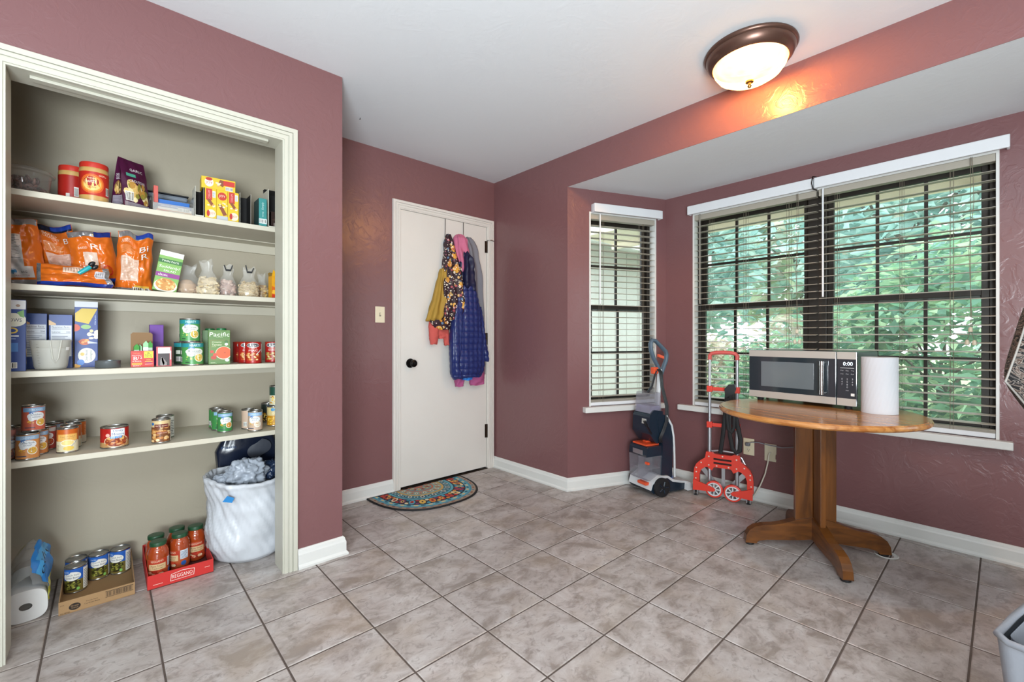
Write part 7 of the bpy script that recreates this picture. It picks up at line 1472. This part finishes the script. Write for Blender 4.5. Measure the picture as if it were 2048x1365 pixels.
def sauce(r, hl):
    a = Art(); a.rect(-r * 1.0, r * 1.0, hl * 0.62, hl * 0.98, '#b83a22'); a.text('REGGANO', 0, hl * 0.88, r * 1.2, hl * 0.12, '#f0d8b8'); a.rect(-r * 0.85, r * 0.85, hl * 0.38, hl * 0.72, '#d9b98a'); a.text('Pasta Sauce', 0, hl * 0.62, r * 1.2, hl * 0.10, '#7a3a20'); a.text('Traditional', 0, hl * 0.48, r * 1.0, hl * 0.09, '#6a5a2a'); a.ell(-r * 0.1, hl * 0.18, r * 0.8, hl * 0.2, '#a82c1a'); a.blobs(-r * 0.8, r * 0.8, hl * 0.05, hl * 0.32, 14, ['#c2452a', '#e0b08a', '#e8d4b0', '#8a2a16'], r * 0.2, 31); a.rect(r * 1.05, r * 1.9, hl * 0.45, hl * 0.98, '#d6dce2'); a.lines(r * 1.1, r * 1.85, hl * 0.5, hl * 0.94, 6, '#6a7a9a'); a.ell(r * 1.4, hl * 0.2, r * 0.28, hl * 0.14, '#2f5fa8'); return a
r, h = 0.0395, 0.166
for lab, x, y, rt_ in (('sauce jar at the near corner of the red tray', 0.177, 2.620, -0.1), ('sauce jar behind the near corner of the red tray', 0.175, 2.712, 0.3), ('sauce jar in the middle front of the red tray', 0.261, 2.660, -1.0), ('sauce jar at the middle back of the red tray', 0.258, 2.748, 0.2), ('sauce jar at the far side of the red tray', 0.3305, 2.715, 0.1)):
    jar(lab, x, y, 0.0038, r, h, SJP, M_SAUCE, LGRN, (C('#b5532a', 0.4), sauce(r, 0.078)), 0.018, 0.078, 'pasta sauce jars', 0.016, 'sauce_jar', rt_, 0.80)

# wrapped paper towel pack
pk = thing('paper_towel_pack', 'plastic-wrapped paper towel roll lying on the pantry floor', 'paper towel', (-0.232, 2.555, 0.0006), 0.06)
def rsq(t, r): c, s = math.cos(t), math.sin(t); k = (abs(c) ** 3.2 + abs(s) ** 3.2) ** (-1 / 3.2); return (r * k * c, r * k * s)
def rollfn(u, v): x, z = rsq(2 * PI * u, 0.060 + 0.0015 * noise.noise(Vector((u * 6, v * 4, 1)))); return (x + 0.006 * v, v * 0.27, z + 0.0605)
M_TOWEL = mat('white_paper_towel', '#e4e3e0', 0.85, bump=0.1, bscale=60)
b = B(); b.surf(rollfn, 48, 12, M_TOWEL, True, True)
ring = [rollfn(k / 48, 0) for k in range(48)]; cen = (0.0, 0.0, 0.058); inn = [(0.018 * math.cos(2 * PI * k / 48), 0.001, 0.058 + 0.013 * math.sin(2 * PI * k / 48)) for k in range(48)]
b.add(ring + inn, [(k, (k + 1) % 48, (k + 1) % 48 + 48, k + 48) for k in range(48)], M_TOWEL); b.build('roll', None, pk)
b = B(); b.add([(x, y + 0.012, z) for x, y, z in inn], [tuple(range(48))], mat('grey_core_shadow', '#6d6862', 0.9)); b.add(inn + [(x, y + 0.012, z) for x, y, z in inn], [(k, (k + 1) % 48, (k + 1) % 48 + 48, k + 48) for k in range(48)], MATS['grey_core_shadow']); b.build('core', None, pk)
M_FILM = clear_mat('crinkled_clear_film', '#ffffff', 0.015, 0.14, '#f6f9fb', 0.16)
def film(u, v):
    a_ = PI * (1.15 - 1.3 * u); rr = 0.0635 + v * 0.0; x, z = rsq(a_, rr); y = -0.004 + 0.282 * v
    top = max(0.0, math.sin(PI * u)) ** 2; up_ = 0.145 * top * (0.30 + 0.7 * math.sin(PI * min(1, v * 1.1)))
    n_ = noise.noise(Vector((u * 7, v * 8, 3))) * 0.018 * (0.2 + top) + noise.noise(Vector((u * 16, v * 18, 5))) * 0.007
    return (x * (1 - 0.30 * top) + n_ + 0.055 * top * v * u, y + n_, max(0.001, z + 0.0605 + up_ + n_ * (z > -0.02)))
b = B(); b.surf(film, 56, 44, M_FILM)
fa = Art(); fa.poly([(0.56, 0.05), (0.80, 0.05), (0.80, 0.62), (0.56, 0.72)], '#2f7fc8'); fa.poly([(0.62, 0.05), (0.70, 0.05), (0.70, 0.62), (0.62, 0.66)], '#4fa3dc'); fa.poly([(0.80, 0.02), (0.90, 0.02), (0.90, 0.3), (0.80, 0.35)], '#d8d23a'); fa.poly([(0.50, 0.8), (0.62, 0.85), (0.6, 0.98), (0.5, 0.96)], '#2368b8'); fa.ell(0.36, 0.55, 0.05, 0.04, '#d8d23a'); fa.text('evolve', 0.68, 0.30, 0.42, 0.06, '#16223a', PI / 2)
fa.emit(b, lambda u, v, e: (lambda p: (p[0] + 0.0015 + e, p[1] - 0.001, p[2] + 0.001 + e))(film(u, v)), du=1 / 56, dv=1 / 44, rough=0.25); b.build('wrapper', None, pk)

# white bin bag with grey carrier bags stuffed inside, dark bag behind
wb = thing('white_bin_bag', 'big white bin bag stuffed with carrier bags on the pantry floor', 'bag', (0.556, 2.632, 0.0006))
M_BINBAG = mat('white_bin_bag_film', '#cfd2d8', 0.32, bump=0.45, bscale=16, detail=6)
WBP = ((0.70, 0.80, 0.0), (0.86, 0.92, 0.02), (0.95, 1.0, 0.09), (1.0, 1.0, 0.18), (1.0, 1.0, 0.27), (0.98, 0.98, 0.34), (0.97, 0.97, 0.385), (1.0, 1.0, 0.402), (1.0, 1.0, 0.415), (0.94, 0.94, 0.418), (0.90, 0.90, 0.405), (0.88, 0.88, 0.36))
def bagfn(u, v):
    f = v * (len(WBP) - 1); i = min(int(f), len(WBP) - 2); t = f - i; kx, ky, z = (WBP[i][q] * (1 - t) + WBP[i + 1][q] * t for q in range(3)); a_ = 2 * PI * u
    n_ = noise.noise(Vector((math.cos(a_) * 1.5, math.sin(a_) * 1.5, z * 6))) * 0.022 + noise.noise(Vector((math.cos(a_) * 4 + z * 9, math.sin(a_) * 4, z * 16))) * 0.010 + 0.0035 * math.sin(26 * a_ + z * 70)
    n_ *= min(1, z * 12); tilt = 0.03 * (math.sin(a_) * 0.5 + 0.35 * math.cos(2 * a_)) * (z / 0.4)
    return (0.193 * kx * math.cos(a_) + n_ * math.cos(a_), 0.164 * ky * math.sin(a_) + n_ * math.sin(a_), z + tilt + 0.006 * noise.noise(Vector((u * 9, 2, 1))) * (z > 0.3))
b = B(); b.surf(bagfn, 96, 66, M_BINBAG, True, True); b.build('bag_film', None, wb)
b = B(); p0 = Vector(bagfn(0.645, 0.50)); b.add([(-0.142, -0.1345, 0.330), (-0.108, -0.1535, 0.322), (-0.100, -0.160, 0.345), (-0.125, -0.148, 0.358)], [(0, 1, 2, 3)], C('#2f86c8', 0.4)); b.v = [(x * 1.06, y * 1.06 - 0.008, z) for x, y, z in b.v]; b.build('blue_tape', None, wb)
b = B(); b.tube([(0.152, -0.115, 0.39), (0.168, -0.118, 0.34), (0.185, -0.105, 0.28), (0.19, -0.10, 0.24)], 0.0022, C('#e6e8ea', 0.4), 6); b.build('drawstring', None, wb)
M_CARR = mat('grey_carrier_film', '#a4abb6', 0.25, bump=0.5, bscale=20, detail=5); M_CARD = mat('dark_blue_carrier_film', '#23324c', 0.25, bump=0.5, bscale=22)
def wad(label, x, y, z, r, sc, m, seed):
    b = B()
    def fn(u, v):
        t, ph = 2 * PI * u, PI * v; d_ = Vector((math.sin(ph) * math.cos(t), math.sin(ph) * math.sin(t), math.cos(ph))); k = r * (1 + 0.30 * noise.noise(d_ * 2.2 + Vector((seed, 0, 0))) + 0.14 * noise.noise(d_ * 6 + Vector((0, seed, 0))) + 0.09 * abs(math.sin(5 * t + seed + 3 * ph)) + 0.22 * abs(noise.noise(d_ * 4.5 + Vector((seed, seed, 1)))) + 0.10 * abs(noise.noise(d_ * 11)))
        return (d_.x * k * sc[0], d_.y * k * sc[1], -d_.z * k * sc[2])
    b.surf(fn, 72, 44, m, True, True); o = b.build('carrier_bag'); o.location = (x, y, z); return tag(o, label, 'carrier bag', 'carrier bags stuffed in the white bag')
wad('grey crumpled carrier bag sticking out of the white bag', 0.530, 2.605, 0.418, 0.064, (1.25, 1.0, 1.0), M_CARR, 1.0)
wad('smaller grey carrier bag at the rim of the white bag', 0.436, 2.630, 0.388, 0.042, (1.1, 1.0, 0.8), M_CARR, 4.0)
wad('dark blue carrier bag tucked behind the grey one', 0.655, 2.645, 0.400, 0.048, (1.2, 1.0, 0.9), M_CARD, 7.0)
db = thing('dark_plastic_sack', 'dark blue plastic sack standing behind the white bin bag', 'bag', (0.590, 2.858, 0.0006))
M_SACK = mat('navy_translucent_sack', '#1a2338', 0.22, bump=0.6, bscale=13, detail=5, var=0.35, vscale=9)
def sackfn(u, v):
    a_ = 2 * PI * u; z = 0.575 * v; k = min(1.0, 0.75 + 2.2 * v) * (1 - 0.25 * max(0, v - 0.85) / 0.15)
    n_ = noise.noise(Vector((math.cos(a_) * 2, math.sin(a_) * 2, z * 7))) * 0.012
    c_, s_ = math.cos(a_), math.sin(a_); ex = math.copysign(abs(c_) ** 0.6, c_); ey = math.copysign(abs(s_) ** 0.6, s_)
    return (0.150 * k * ex + n_, 0.040 * k * ey + n_ * 0.5, z)
b = B(); b.surf(sackfn, 60, 40, M_SACK, True, True); ring = [sackfn(k / 60, 1.0) for k in range(60)]; b.add(ring, [tuple(range(60))], M_SACK); b.build('sack_film', None, db)
b = B(); b.surf(lambda u, v: (0.045 + 0.075 * (u - 0.5) * math.sqrt(max(0.05, 1 - (2 * v - 1) ** 2)) * 1.6, -0.0545 - 0.004 * math.sin(PI * u) * math.sin(PI * v), 0.43 + 0.09 * v + 0.02 * u), 12, 10, mat('pale_contents', '#464a55', 0.4, bump=0.5, bscale=20)); b.build('pale_patch', None, db)
b = B(); Art().text('Thank you', -0.085, 0.555, 0.09, 0.014, '#3a5a8c').text('Plastic', -0.10, 0.515, 0.07, 0.014, '#3a5a8c').emit(b, on_front(0, -0.049, 0.0)); b.build('print', None, db)

# small nail left in the ceiling
b = B(); b.rod((0.0, 0, -0.010), (0.004, 0.003, -0.0002), 0.0016, M_BRONZE, 6); b.lathe([(0.0035, -0.012), (0.0035, -0.010)], M_BRONZE, 8); o = b.build('ceiling_nail'); o.location = (1.135, 2.617, HC); tag(o, 'tiny dark nail sticking out of the white ceiling', 'nail')
